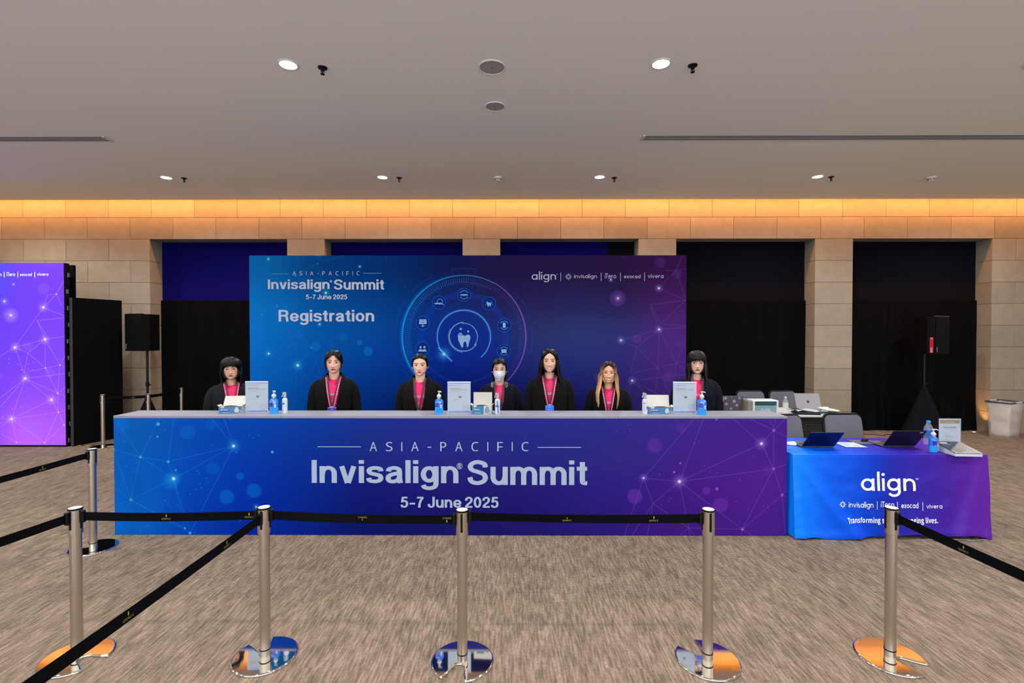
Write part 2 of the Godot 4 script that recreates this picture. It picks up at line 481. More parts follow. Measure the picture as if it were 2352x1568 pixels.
# ---------------------------------------------------------------- flat print, drawn in the photograph's pixel frame
class Canvas:
	var im: Image
	var o: Vector2
	var k: Vector2
	func _init(w: int, h: int, r: Rect2, stops: Array) -> void:     # stops: rows of colours, spread evenly over the sheet
		var low := Image.create_empty(stops[0].size(), stops.size(), false, Image.FORMAT_RGB8)
		for y in stops.size():
			for x in stops[0].size(): low.set_pixel(x, y, Color.html(stops[y][x]))
		low.resize(160, 80, Image.INTERPOLATE_CUBIC)
		low.resize(w, h, Image.INTERPOLATE_BILINEAR)
		im = low
		o = r.position
		k = Vector2(w, h) / r.size
	func put(x: int, y: int, c: Color, a: float) -> void:
		if x >= 0 and y >= 0 and x < im.get_width() and y < im.get_height() and a > 0.004:
			im.set_pixel(x, y, im.get_pixel(x, y).lerp(c, minf(a, 1.0)))
	func disc(u: float, v: float, r: float, c: Color, a := 1.0, soft := 0.25) -> void:
		var q := (Vector2(u, v) - o) * k
		var R := r * k.x
		for y in range(floori(q.y - R - 1), ceili(q.y + R + 2)):
			for x in range(floori(q.x - R - 1), ceili(q.x + R + 2)):
				var d := Vector2(x + 0.5, y + 0.5).distance_to(q) / maxf(R, 0.01)
				put(x, y, c, a * clampf((1.0 - d) / maxf(soft, 0.6 / maxf(R, 0.6)), 0.0, 1.0))
	func glow(u: float, v: float, r: float, c: Color, a := 1.0) -> void:
		var q := (Vector2(u, v) - o) * k
		var R := r * k.x
		for y in range(floori(q.y - R), ceili(q.y + R + 1)):
			for x in range(floori(q.x - R), ceili(q.x + R + 1)):
				var d := Vector2(x + 0.5, y + 0.5).distance_to(q) / R
				if d < 1.0: put(x, y, c, a * (1.0 - d) * (1.0 - d))
	func line(u0: float, v0: float, u1: float, v1: float, w: float, c: Color, a: float) -> void:
		var p := (Vector2(u0, v0) - o) * k
		var q := (Vector2(u1, v1) - o) * k
		var d := q - p
		var W := maxf(w * k.x / 2.0, 0.5)
		var steep := absf(d.y) > absf(d.x)
		var n := d.normalized().orthogonal()
		var lo := floori(minf(p.y, q.y) if steep else minf(p.x, q.x))
		var hi := ceili(maxf(p.y, q.y) if steep else maxf(p.x, q.x))
		var span := ceili(W * 1.5 + 1.5)
		for s in range(lo, hi + 1):
			var f := clampf(((s + 0.5) - (p.y if steep else p.x)) / (d.y if steep else d.x), 0, 1) if absf(d.y if steep else d.x) > 0.01 else 0.0
			var m := p + d * f
			for e in range(-span, span + 1):
				var x := floori(m.x) + e if steep else s
				var y := s if steep else floori(m.y) + e
				var dist := absf((Vector2(x + 0.5, y + 0.5) - p).dot(n))
				put(x, y, c, a * clampf(W + 0.5 - dist, 0, 1))
	func ring(u: float, v: float, r: float, w: float, c: Color, a: float, a0 := 0.0, a1 := 360.0, fade := false) -> void:   # degrees, anticlockwise from the right
		var R := r * k.x
		var W := w * k.x
		var q := (Vector2(u, v) - o) * k
		var n := ceili(deg_to_rad(absf(a1 - a0)) * R * 1.2)
		var m := ceili(maxf(W, 1.0) * 1.2)
		var done := {}
		for s in n + 1:
			var f := float(s) / n
			var t := deg_to_rad(lerpf(a0, a1, f))
			for e in range(-m, m + 1):
				var rr := R + e * 0.5 * W / m
				var x := floori(q.x + cos(t) * rr)
				var y := floori(q.y - sin(t) * rr)
				var key := y * 4096 + x
				if done.has(key): continue
				done[key] = 1
				var edge := 1.0 - absf(e) / (m + 0.5)
				put(x, y, c, a * (edge if fade else minf(1.0, edge * 2.5)) * (sin(f * PI) if fade else 1.0))
	func poly(pts: Array, c: Color, a := 1.0) -> void:
		var pg := PackedVector2Array()
		var lo := Vector2.INF
		var hi := -Vector2.INF
		for z in pts:
			var q: Vector2 = (z - o) * k
			pg.append(q); lo = lo.min(q); hi = hi.max(q)
		for y in range(floori(lo.y), ceili(hi.y) + 1):
			for x in range(floori(lo.x), ceili(hi.x) + 1):
				if Geometry2D.is_point_in_polygon(Vector2(x + 0.5, y + 0.5), pg): put(x, y, c, a)
	func star(u: float, v: float, size: float, c: Color) -> void:
		glow(u, v, size * 3.2, c, 0.75)
		disc(u, v, size * 0.62, Color(0.95, 0.98, 1.0), 1.0, 0.6)
	func net(nodes: Array, links: Array, c: Color, a: float, w := 0.9) -> void:
		for l in links:
			var p: Vector2 = nodes[l[0]]
			var q: Vector2 = nodes[l[1]] if l.size() == 2 else Vector2(l[1], l[2])
			line(p.x, p.y, q.x, q.y, w, c, a)
	func texture() -> ImageTexture: return ImageTexture.create_from_image(im)

func counter_print() -> Texture2D:
	var c := Canvas.new(2048, 372, Rect2(264, 955, 1544, 277), [
		["0a63c8", "0552c4", "0449bd", "0b3fae", "1c359c", "27309a", "2b3096", "2b3098", "303096", "3a2e98", "46289a", "4b259a"],
		["0766d2", "0450cc", "0340bd", "0a36a8", "1c2f94", "292c94", "2b2c90", "2a2c90", "302c94", "3c2a96", "4b2598", "52249c"],
		["0766d6", "034ccc", "0238ba", "062ea4", "141f86", "211e84", "231e80", "271f84", "2f2390", "3d2292", "4d2096", "54249c"],
		["056ad8", "0244c4", "0230ae", "042696", "0c1978", "181776", "1d1876", "22197a", "2d1c86", "3b1d8c", "491e90", "50229a"]])
	var b := hexc("2f9bff")
	for q in [[282, 974, 19, 0.35], [435, 991, 20, 0.4], [487, 974, 15, 0.22], [492, 1076, 18, 0.35], [554, 1094, 11, 0.55], [586, 1128, 20, 0.6], [523, 1143, 20, 0.6], [393, 1108, 22, 0.6]]:
		c.disc(q[0], q[1], q[2], hexc("0a86ee"), q[3] * 0.8, 0.3)
	var n := [Vector2(325, 1049), Vector2(389, 1060), Vector2(401, 1100), Vector2(540, 1023), Vector2(302, 1150), Vector2(438, 1228), Vector2(263, 1031), Vector2(426, 1217)]
	c.net(n, [[0, 265, 956], [0, 370, 956], [1, 403, 956], [0, 1], [1, 3], [1, 2], [0, 2], [2, 3], [3, 488, 956], [3, 518, 956], [3, 5], [0, 4], [6, 0], [6, 4], [4, 2], [4, 265, 1123], [4, 266, 1163], [4, 5], [4, 298, 1176], [2, 5], [2, 7], [4, 7], [4, 266, 1221], [6, 264, 1120]], b, 0.6)
	for q in [[325, 1049, 4], [389, 1060, 4], [302, 1150, 4], [438, 1228, 4], [426, 1217, 3], [366.6, 971.6, 5], [365, 1001, 3], [263, 1031, 4], [629, 1037, 4], [406, 1080, 2.5]]:
		c.disc(q[0], q[1], q[2], hexc("4fc0f6"), 0.9, 0.35)
	for q in [[972, 200], [998, 219], [1036, 204], [714, 270], [884, 319], [625, 468], [612, 450], [675, 503], [684, 533], [638, 569], [630, 543], [604, 580], [563, 613], [387, 658], [404, 671], [373, 699], [475, 692], [116, 245], [195, 396], [125, 416], [290, 215], [262, 838], [217, 877], [903, 800], [592, 880], [396, 167], [838, 88], [900, 75], [79, 576]]:
		c.disc(250 + q[0] / 2.977, 930 + q[1] / 2.977, 2.0, hexc("2fa4f4"), 0.6, 0.5)
	c.star(401, 1100, 8.5, hexc("3fc8ff")); c.star(540, 1023, 7.5, hexc("3fc8ff")); c.star(591, 1166, 4, hexc("3fb8ff"))
	var vi := hexc("9a6ae0")
	for q in [[1506, 1021, 20, 0.42], [1461, 1140, 20, 0.55], [1566, 980, 13, 0.3], [1625, 1126, 11, 0.5], [1657.5, 1160, 20, 0.5], [1765, 1081, 14, 0.25]]:
		c.disc(q[0], q[1], q[2], hexc("7a3cc4"), q[3], 0.25)
	var m := [Vector2(1481, 1097), Vector2(1563, 1105), Vector2(1750, 1016), Vector2(1778, 985), Vector2(1778, 1075), Vector2(1798, 1136), Vector2(1708, 1217), Vector2(1585, 1214), Vector2(1503, 1157)]
	c.net(m, [[0, 1598, 956], [1, 1618, 956], [0, 1], [1, 2], [1, 4], [2, 3], [2, 4], [3, 4], [2, 1682, 956], [3, 1719, 956], [3, 1767, 956], [3, 1781, 956], [3, 1806, 956], [3, 1808, 1001], [4, 1808, 1064], [4, 5], [4, 6], [5, 6], [5, 1808, 1125], [5, 1808, 1141], [5, 1806, 1226], [1, 6], [1, 7], [1, 8], [0, 8], [0, 1438, 1232], [8, 1490, 1232], [8, 1455, 1232], [8, 7], [7, 6], [7, 1588, 1232], [7, 1598, 1232], [7, 1564, 1232], [6, 1705, 1232], [6, 1732, 1234]], vi, 0.6)
	for q in [[1778, 985, 4], [1778, 1075, 4], [1798, 1136, 4], [1708, 1217, 4.5], [1565, 1062, 3], [1551, 1083, 3.5], [1649, 1122, 4], [1647, 959, 3.5]]:
		c.disc(q[0], q[1], q[2], hexc("a862d8"), 0.9, 0.35)
	for q in [[1910, 633], [1972, 660], [1795, 453], [1843, 464], [1998, 508], [2090, 343], [2160, 690], [2197, 708], [2058, 706], [2000, 808], [2263, 830], [1752, 409], [1250, 160], [1162, 172], [1240, 128], [1170, 380], [1293, 497], [1453, 472], [1690, 257], [1513, 657], [1530, 640], [1465, 685], [1408, 290], [1720, 625], [2180, 325]]:
		c.disc(1030 + q[0] / 2.977, 930 + q[1] / 2.977, 1.7, hexc("9a62dc"), 0.6, 0.5)
	c.star(1481, 1097, 5, hexc("b08cff")); c.star(1563, 1105, 8, hexc("c09cff")); c.star(1750, 1016, 7, hexc("c09cff"))
	return c.texture()

func tooth_outline(u: float, v: float, s: float) -> Array:
	var out := []
	for q in [[-80, -30], [-74, -50], [-58, -66], [-36, -62], [-14, -40], [6, -26], [30, -40], [54, -44], [72, -30], [78, -6], [70, 24], [58, 56], [52, 92], [40, 116], [28, 104], [30, 74], [18, 46], [2, 44], [-10, 62], [-12, 96], [-22, 126], [-38, 110], [-56, 66], [-74, 24]]:
		out.append(Vector2(u + q[0] * s, v + q[1] * s))
	return out

func backdrop_print() -> Texture2D:
	var c := Canvas.new(1536, 744, Rect2(576, 586, 1001, 485), [
		["0a68b4", "04498e", "033a80", "052f70", "12215e", "221c52", "251a4e", "271a4c", "2a1846", "3a1850"],
		["0870c2", "0458a4", "034894", "043a84", "142c74", "232560", "26235c", "28265e", "2b2458", "452066"],
		["0770c8", "045cb0", "0450a4", "053f96", "10308a", "1c2e80", "2a3472", "2e3878", "333478", "4c2a7e"],
		["0668c8", "0456b4", "0348a6", "053a98", "0a2c90", "14288a", "242f7a", "2a3480", "343080", "4a2a84"],
		["0562c4", "034cb0", "033ca0", "04308e", "081f80", "101c7c", "1a2070", "202478", "2f2878", "422a82"],
		["055cc0", "0346aa", "023598", "031f74", "050e58", "0a0f5c", "120f54", "180f5a", "2c1c6a", "3e2680"],
		["0550b4", "033c9c", "022c88", "031a6c", "040c50", "080c54", "100c4e", "160d54", "241662", "362076"]])
	var b := hexc("2a86d8")
	for q in [[611, 617, 20, 0.3], [656, 710, 13, 0.4], [648, 739, 11, 0.3], [727, 795, 12.5, 0.5], [791, 775, 11, 0.3], [829, 786, 7, 0.6], [848, 807, 12.5, 0.6], [688, 768, 12, 0.2], [736, 588, 7, 0.4]]:
		c.disc(q[0], q[1], q[2], hexc("0878d0"), q[3], 0.3)
	var n := [Vector2(619, 812), Vector2(686, 839), Vector2(679, 789), Vector2(717, 798), Vector2(639, 702), Vector2(604, 721), Vector2(733, 604), Vector2(682, 632)]
	c.net(n, [[0, 581, 791], [0, 580, 811], [0, 2], [0, 1], [0, 580, 871], [1, 2], [1, 3], [1, 580, 872], [2, 3], [2, 659, 749], [2, 5], [5, 611, 776], [5, 4], [0, 611, 776], [4, 580, 694], [4, 667, 677], [3, 667, 742], [3, 739, 863], [1, 674, 940], [1, 649, 940], [1, 719, 883], [6, 7], [7, 751, 672], [6, 745, 655], [6, 795, 586], [4, 580, 717], [7, 690, 586]], b, 0.42, 0.8)
	for q in [[639, 702, 2.5], [604, 721, 1.5], [733, 604, 2], [682, 632, 2.5], [717, 798, 2], [814, 720, 1.5]]: c.disc(q[0], q[1], q[2], hexc("38b0e8"), 0.7, 0.4)
	for q in [[85, 448], [206, 830], [268, 928], [505, 540], [760, 825], [840, 890], [825, 898], [695, 1000], [930, 1022], [563, 1178], [495, 1270], [1140, 912], [1500, 355], [1330, 85], [1250, 622], [520, 765]]:
		c.disc(560 + q[0] / 4.021, 570 + q[1] / 4.021, 1.6, hexc("1f8ce0"), 0.6, 0.5)
	c.star(619, 812, 4.5, hexc("30b8f4")); c.star(686, 839, 6, hexc("38c8ff")); c.star(751.5, 671.7, 5, hexc("20c8d8")); c.star(620, 594, 3, hexc("60d0ff")); c.star(829.6, 611.5, 2.6, hexc("50c0ff")); c.star(737, 744, 3, hexc("50c0ff"))
	var vi := hexc("7a58b8")
	for q in [[1517, 603, 13, 0.35], [1420, 685, 20, 0.5], [1555, 630, 12, 0.3], [1464, 779, 12, 0.45], [1536, 865, 13, 0.45], [1375, 866, 10, 0.35], [1560, 792, 10, 0.2]]:
		c.disc(q[0], q[1], q[2], hexc("6a3aa0"), q[3], 0.22)
	var m := [Vector2(1514, 661), Vector2(1554, 620), Vector2(1575, 689), Vector2(1495, 699), Vector2(1519, 743), Vector2(1515, 756), Vector2(1428, 781), Vector2(1464, 797), Vector2(1513, 844), Vector2(1554, 834), Vector2(1450, 858), Vector2(1454, 874)]
	c.net(m, [[0, 1], [0, 2], [1, 2], [1, 1529, 621], [1, 1567, 586], [1, 1576, 617], [2, 3], [2, 4], [3, 5], [3, 4], [5, 6], [5, 1576, 751], [4, 1576, 748], [5, 7], [6, 7], [7, 8], [7, 10], [10, 8], [8, 9], [9, 1575, 830], [5, 8], [5, 9], [9, 1575, 786], [9, 1572, 849], [11, 1572, 860], [8, 1506, 908], [8, 1544, 916], [11, 1528, 913], [11, 1494, 911], [11, 1435, 898], [11, 1443, 916], [9, 1551, 873]], vi, 0.6, 0.8)
	for q in [[905, 425], [1085, 520], [1035, 793], [1455, 950], [1525, 972], [1705, 950], [1280, 982], [1715, 832], [685, 380], [675, 695], [1490, 85], [1620, 210], [1620, 1338], [1757, 1316]]:
		c.disc(1060 + q[0] / 4.02, 570 + q[1] / 4.02, 1.6, hexc("5c4a9c"), 0.7, 0.5)
	c.star(1420.7, 684.7, 4, hexc("c8a0f0")); c.star(1514, 661.5, 4.5, hexc("b8a0ff")); c.star(1515, 756, 4.5, hexc("b8a0ff")); c.star(1428, 781, 4.5, hexc("a8a0ff")); c.star(1454, 874, 4.5, hexc("b098ff")); c.star(1404.5, 642, 3, hexc("b0a0f0"))
	# the round emblem with its ring of icons
	var x := 1068.0
	var y := 773.0
	c.glow(x, y, 120, hexc("1038b4"), 0.75)
	c.ring(x, y, 142, 12, hexc("0a86e8"), 0.7, 85, 270, true)
	c.ring(x, y, 141, 1.6, hexc("30b8f8"), 0.8, 60, 245)
	c.ring(x, y, 142, 8, hexc("7040b8"), 0.5, -60, 60, true)
	c.ring(x, y, 142, 1.5, hexc("9a7ad8"), 0.8, -55, 60)
	c.ring(x, y, 125, 0.9, hexc("2a78d0"), 0.6, 60, 235)
	for k in 116:
		var a := deg_to_rad(k * 2.2 + 5 - 45)
		var cc := hexc("3a9ae8") if cos(a) < 0.1 else hexc("6a5ac8")
		var fade := 0.75 if cos(a) < 0.1 else 0.5
		c.line(x + cos(a) * 127, y - sin(a) * 127, x + cos(a) * 136, y - sin(a) * 136, 0.8, cc, fade)
		if cos(a) < 0.4: c.disc(x + cos(a) * 121, y - sin(a) * 121, 0.7, hexc("4aa8ec"), 0.8)
	c.ring(x, y, 97, 16, hexc("1640c0"), 0.35, -35, 215)
	c.ring(x, y, 105, 1.2, hexc("1a70e0"), 0.5, 180, 330)
	for s in [[80, 100], [118, 139], [150, 171], [16, 36], [-12, 8], [208, 226]]:
		c.ring(x, y, 157, 0.9, hexc("1a5ab8"), 0.55, s[0], s[1])
		for e in s:
			var a := deg_to_rad(e)
			c.line(x + cos(a) * 112, y - sin(a) * 112, x + cos(a) * 157, y - sin(a) * 157, 0.8, hexc("1a5ab8"), 0.5)
	c.disc(x, y, 57, hexc("0a2f8e"), 0.55, 0.35)
	c.ring(x, y, 61, 9, hexc("2a7cf0"), 0.6, -60, 225, true)
	c.ring(x, y, 61, 2.2, hexc("58b0ff"), 0.9, -50, 225)
	c.glow(1022, 813, 26, hexc("2aa0ff"), 0.9)
	for k in 6:
		var a := k * PI / 6 + 0.26
		c.line(1022 - cos(a) * 14, 813 + sin(a) * 14, 1022 + cos(a) * 14, 813 - sin(a) * 14, 0.8, hexc("58c4ff"), 0.5)
	c.line(1010, 798, 1040, 829, 3, hexc("78c8ff"), 0.7)
	c.disc(1022, 813, 4.5, hexc("d8e6ff"), 1.0, 0.8)
	var pale := hexc("8fb6e0")
	c.ring(x, y, 31, 1.6, pale, 0.95, -40, 95)
	c.ring(x, y, 33, 2.0, pale, 0.95, 92, 330)
	c.ring(x, y, 35.5, 1.0, pale, 0.8, 150, 265)
	c.poly(tooth_outline(1069, 776, 0.185), pale)
	c.disc(1061, 755, 3, pale); c.disc(1078, 760.5, 2.8, pale)
	c.line(1054, 765, 1060, 769, 1.2, hexc("0a2f8e"), 1); c.line(1060, 769, 1070, 768, 1.2, hexc("0a2f8e"), 1)
	var k := 0
	for q in [[1068.8, 676.4], [1011.4, 694], [974, 741], [973, 800], [1126, 696.4], [1160.7, 746.4], [1160, 806]]:
		c.disc(q[0], q[1], 15, hexc("0a2a80"), 0.9, 0.06)
		c.ring(q[0], q[1], 15, 1.1, hexc("1f6cd8"), 0.8)
		if k in [0, 5, 6]:
			c.ring(q[0], q[1], 9.5, 1.0, pale, 0.85, 30, 150); c.ring(q[0], q[1], 9.5, 1.0, pale, 0.85, 210, 330)
		match k:
			0: for e in 7: c.disc(q[0] - 7.5 + e * 2.5, q[1] + 0.4, 1.5 + 0.6 * sin(e * PI / 6), pale)
			1:
				c.ring(q[0] + 2, q[1] - 2, 6, 1.0, pale, 0.9)
				for e in 6: c.disc(q[0] - 9 + e * 2.8, q[1] + 2.5, 2.0, pale)
				c.line(q[0] + 5, q[1] + 2, q[0] + 10, q[1] + 5, 1.4, pale, 1)
			2:
				c.poly([Vector2(q[0] - 8, q[1] - 8), Vector2(q[0] + 8, q[1] - 8), Vector2(q[0] + 9, q[1] + 3), Vector2(q[0] - 9, q[1] + 3)], pale)
				c.line(q[0], q[1] + 3, q[0], q[1] + 9, 1.6, pale, 1); c.line(q[0] - 4, q[1] + 7, q[0] + 4, q[1] + 7, 1.4, pale, 1)
				c.ring(q[0], q[1] - 3, 3, 0.8, hexc("2a5aa8"), 0.9)
			3:
				for s in [-4.5, 4.5]:
					c.disc(q[0] + s, q[1] - 3, 3, pale)
					c.poly([Vector2(q[0] + s - 5, q[1] + 7), Vector2(q[0] + s - 4, q[1] + 3), Vector2(q[0] + s, q[1] + 1), Vector2(q[0] + s + 4, q[1] + 3), Vector2(q[0] + s + 5, q[1] + 7)], pale)
			4:
				c.poly(tooth_outline(q[0], q[1] + 0.5, 0.065), pale)
				c.line(q[0] - 8, q[1] + 4, q[0] - 5, q[1] - 5, 0.9, pale, 0.8); c.line(q[0] + 8, q[1] + 4, q[0] + 5, q[1] - 5, 0.9, pale, 0.8)
			5: c.poly([Vector2(q[0] - 3.2, q[1] - 6), Vector2(q[0] + 3.2, q[1] - 6), Vector2(q[0] + 3.2, q[1] + 6), Vector2(q[0] - 3.2, q[1] + 6)], pale)
			6: c.poly([Vector2(q[0] - 6, q[1] - 4.5), Vector2(q[0] + 6, q[1] - 4.5), Vector2(q[0] + 6, q[1] + 4.5), Vector2(q[0] - 6, q[1] + 4.5)], pale)
		k += 1
	return c.texture()

func led_print() -> Texture2D:
	var c := Canvas.new(700, 900, Rect2(-184, 604, 330, 424), [
		["3450f0", "3450f0", "4848f4", "6a38f6", "7636f6"],
		["2a44f0", "3848f2", "5c3cf4", "6c38f8", "7438f8"],
		["3446f0", "4644f2", "6a3af6", "7038f8", "7a3cf8"],
		["3e46f2", "4e44f4", "6e38f8", "7a3cf8", "8040fa"],
		["4a44f4", "5a42f4", "7840f8", "9248fa", "9848fa"],
		["5c48f4", "6a46f4", "9048f8", "b85cfc", "b258fc"]])
	var vi := hexc("d890ff")
	for q in [[100, 663, 16, 0.3], [26, 725, 20, 0.6], [63, 798, 14, 0.3], [112, 860, 14, 0.3], [70, 990, 20, 0.35], [0, 868, 8, 0.3], [-80, 760, 20, 0.4], [-120, 900, 22, 0.3]]:
		c.disc(q[0], q[1], q[2], hexc("a06cff"), q[3], 0.35)
	var n := [Vector2(99, 707), Vector2(102, 781), Vector2(34, 800), Vector2(56, 872), Vector2(115, 922), Vector2(24, 967), Vector2(85, 737), Vector2(63, 813), Vector2(102, 848), Vector2(135, 841), Vector2(129, 676), Vector2(110, 677), Vector2(54, 859), Vector2(129, 907), Vector2(130, 951), Vector2(142, 981), Vector2(98, 1022), Vector2(35, 1022)]
	c.net(n, [[0, 10], [0, 146, 727], [0, 34, 800], [10, 11], [10, 146, 645], [10, 140, 702], [11, 0], [6, 146, 731], [6, 1], [6, 104, 770], [1, 2], [1, 146, 774], [1, 7], [1, 8], [1, 9], [2, 7], [2, 12], [7, 8], [7, 12], [12, 8], [8, 9], [9, 146, 846], [9, 146, 820], [8, 13], [3, 146, 861], [3, 13], [3, 4], [3, 0, 938], [3, 5], [13, 9], [13, 146, 893], [13, 146, 914], [13, 14], [4, 14], [4, 5], [5, 14], [14, 15], [14, 146, 947], [14, 16], [5, 16], [5, 17], [16, 17], [16, 15], [5, 0, 985], [17, 0, 1002], [5, 0, 967], [5, -60, 1000], [3, -90, 990], [2, -50, 850]], vi, 0.7, 0.9)
	for e in [10, 9, 8, 13, 14, 15, 16, 17]: c.disc(n[e].x, n[e].y, 2.3, hexc("f0b8ff"), 0.9, 0.4)
	for e in [0, 1, 2, 3, 4, 5]: c.star(n[e].x, n[e].y, 5.5, hexc("e8c0ff"))
	c.star(26, 725, 5, hexc("c8b8ff")); c.star(12, 692.6, 4.5, hexc("b0b0ff")); c.star(33, 653, 2.5, hexc("90b0ff"))
	for e in 40: c.disc(rng.randf_range(-170, 140), rng.randf_range(800, 1020), rng.randf_range(1.0, 2.2), hexc("e09cff"), 0.6, 0.5)
	return c.texture()

func carpet_image(size := 1536) -> Image:      # 4 m x 4 m of streaky loop pile laid in 0.25 x 1 m planks, the streaks along v
	var long := FastNoiseLite.new()
	long.seed = 7; long.frequency = 0.02; long.fractal_octaves = 3
	var fine := FastNoiseLite.new()
	fine.seed = 11; fine.frequency = 0.35; fine.fractal_octaves = 2
	var wide := FastNoiseLite.new()
	wide.seed = 3; wide.frequency = 0.012; wide.fractal_octaves = 2
	var im := Image.create_empty(size, size, false, Image.FORMAT_RGB8)
	var k := 1024.0 / size
	var data := PackedByteArray()
	data.resize(size * size * 3)
	var tones := []
	for j in 16 * 8: tones.append(rng.randf_range(-0.035, 0.035))
	for y in size:
		for x in size:
			var X := x * k
			var Y := y * k
			var col := int(X / 64.0)
			var row := int(fmod(Y / 256.0 + (col % 3) * 0.333, 4.0))
			var tn: float = tones[(col % 16) * 8 + row]
			var shift := col * 37.0 + row * 91.0
			var s := long.get_noise_2d(X * 10.0 + shift, Y * 1.1 + shift * 3.0) * 0.8
			s += fine.get_noise_2d(X * 2.0, Y * 0.9) * 0.42 + wide.get_noise_2d(X * 3.0, Y) * 0.3
			s = clampf(s * 1.1 + tn * 2.2, -1.0, 1.0)
			var f := s * 0.5 + 0.5
			var e := (y * size + x) * 3
			data[e] = int(lerpf(98, 188, f)); data[e + 1] = int(lerpf(83, 166, f)); data[e + 2] = int(lerpf(72, 148, f))
	im.set_data(size, size, false, Image.FORMAT_RGB8, data)
	return im
# ---------------------------------------------------------------- the hall
const WALL := 9.1          # distance of the stone wall's face
const REVEAL := 0.34
const CEIL := 4.23
const LIP := 8.74          # where the ceiling stops short of the wall
const BAY0 := -6.78
const BAY := 3.26
const OPEN := 2.56
const SIDE := 12.0
const REAR := 6.5

func downlight_spots() -> Array:
	var out := []
	for r in 4:
		for c in 6: out.append(Vector3(-8.63 + c * 3.31, CEIL, -7.5 + r * 3.12))
	return out

func _ready() -> void:
	rng.seed = 20250605
	# camera
	var cam := Camera3D.new()
	cam.name = "camera"
	cam.position = EYE
	cam.rotation = Vector3(deg_to_rad(-0.815), deg_to_rad(0.26), 0)
	cam.fov = rad_to_deg(2.0 * atan(784.0 / F))
	cam.near = 0.05
	cam.far = 60.0
	add_child(cam)
	cam.current = true
	look = Basis.from_euler(cam.rotation)
	# environment: a closed hall, nothing comes from outside
	var we := WorldEnvironment.new()
	we.name = "world"
	var env := Environment.new()
	env.background_mode = Environment.BG_COLOR
	env.background_color = Color.BLACK
	env.tonemap_mode = Environment.TONE_MAPPER_LINEAR
	env.tonemap_exposure = 0.70
	env.sdfgi_enabled = true
	env.ssao_enabled = true
	env.ssil_enabled = true
	we.environment = env
	add_child(we)
	materials()
	cove_light()
	downlights()
	rear_window()
	room()
	ceiling_fittings()
	curtains()
	backdrop()
	counter()
	led_wall()
	stanchions()
	cloth_table()
	back_table()
	chairs()
	speakers()
	counter_items()
	cloth_table_items()
	back_table_items()
	odds()
	people()

func materials() -> void:
	mat("ceiling_paint", hexc("f2f2e8"), 0.9)
	mat("plaster", hexc("c9c2b8"), 0.9)
	var stone := noise_tex(512, 0.012, [Color(0.93, 0.93, 0.93), Color(1, 1, 1)], 5, 5)
	for k in 4:
		mat("stone_%d" % k, [hexc("938978"), hexc("8f8574"), hexc("978d7c"), hexc("8b8170")][k], 0.75, 0.0, {"albedo_texture": stone, "uv1_triplanar": true, "uv1_world_triplanar": true, "uv1_scale": Vector3(0.7, 0.7, 0.7)})
	mat("joint", hexc("6e6252"), 0.95)
	var carpet := ImageTexture.create_from_image(carpet_image())
	mat("carpet", hexc("cdd3d3"), 0.97, 0.0, {"albedo_texture": carpet, "uv1_triplanar": true, "uv1_world_triplanar": true, "uv1_scale": Vector3(0.25, 0.25, 0.25), "metallic_specular": 0.15,
		"normal_enabled": true, "normal_texture": noise_tex(512, 0.22, [], 9, 2, true, 6.0), "normal_scale": 0.25})
	mat("chrome", hexc("e6e2dc"), 0.035, 1.0)
	mat("steel", hexc("cbc3b6"), 0.28, 1.0)
	mat("steel_cap", hexc("dfe0e2"), 0.45, 0.7)
	mat("black_plastic", hexc("08080a"), 0.45, 0.0, {"metallic_specular": 0.3})
	mat("black_matt", hexc("040406"), 0.9, 0.0, {"metallic_specular": 0.2})
	mat("belt", hexc("06070b"), 0.75, 0.0, {"metallic_specular": 0.15})
	mat("gold_print", hexc("8a7c2a"), 0.6)
	mat("velvet", hexc("020203"), 0.95, 0.0, {"metallic_specular": 0.2, "rim_enabled": true, "rim": 0.10})
	mat("velvet_navy", hexc("07044e"), 0.95, 0.0, {"metallic_specular": 0.2})
	mat("velvet_upper", hexc("0a080f"), 0.95, 0.0, {"metallic_specular": 0.2})
	mat("white_laminate", hexc("7e8290"), 0.45, 0.0, {"metallic_specular": 0.3})
	mat("print_white", hexc("98a8bf"), 0.6, 0.0, {"metallic_specular": 0.2})
	mat("print_line", hexc("c8d4f4"), 0.6)
	mat("logo_soft", hexc("d6dcf2"), 0.6)
	mat("backdrop_lettering", hexc("a2a8ba"), 0.6, 0.0, {"metallic_specular": 0.2})
	mat("backdrop_rule", hexc("4a7cb8"), 0.6)
	mat("logo_backdrop", hexc("9a9cb8"), 0.6, 0.0, {"metallic_specular": 0.2})
	mat("dark_metal", hexc("17181b"), 0.4, 0.6)
	mat("grey_metal", hexc("8d9094"), 0.35, 0.8)

# ---- light
func light_of(l: Light3D, called: String, parent: Node, at: Vector3, color: Color, energy: float) -> void:
	l.name = called
	l.position = at
	l.light_color = color
	l.light_energy = energy
	l.shadow_enabled = true
	parent.add_child(l, true)

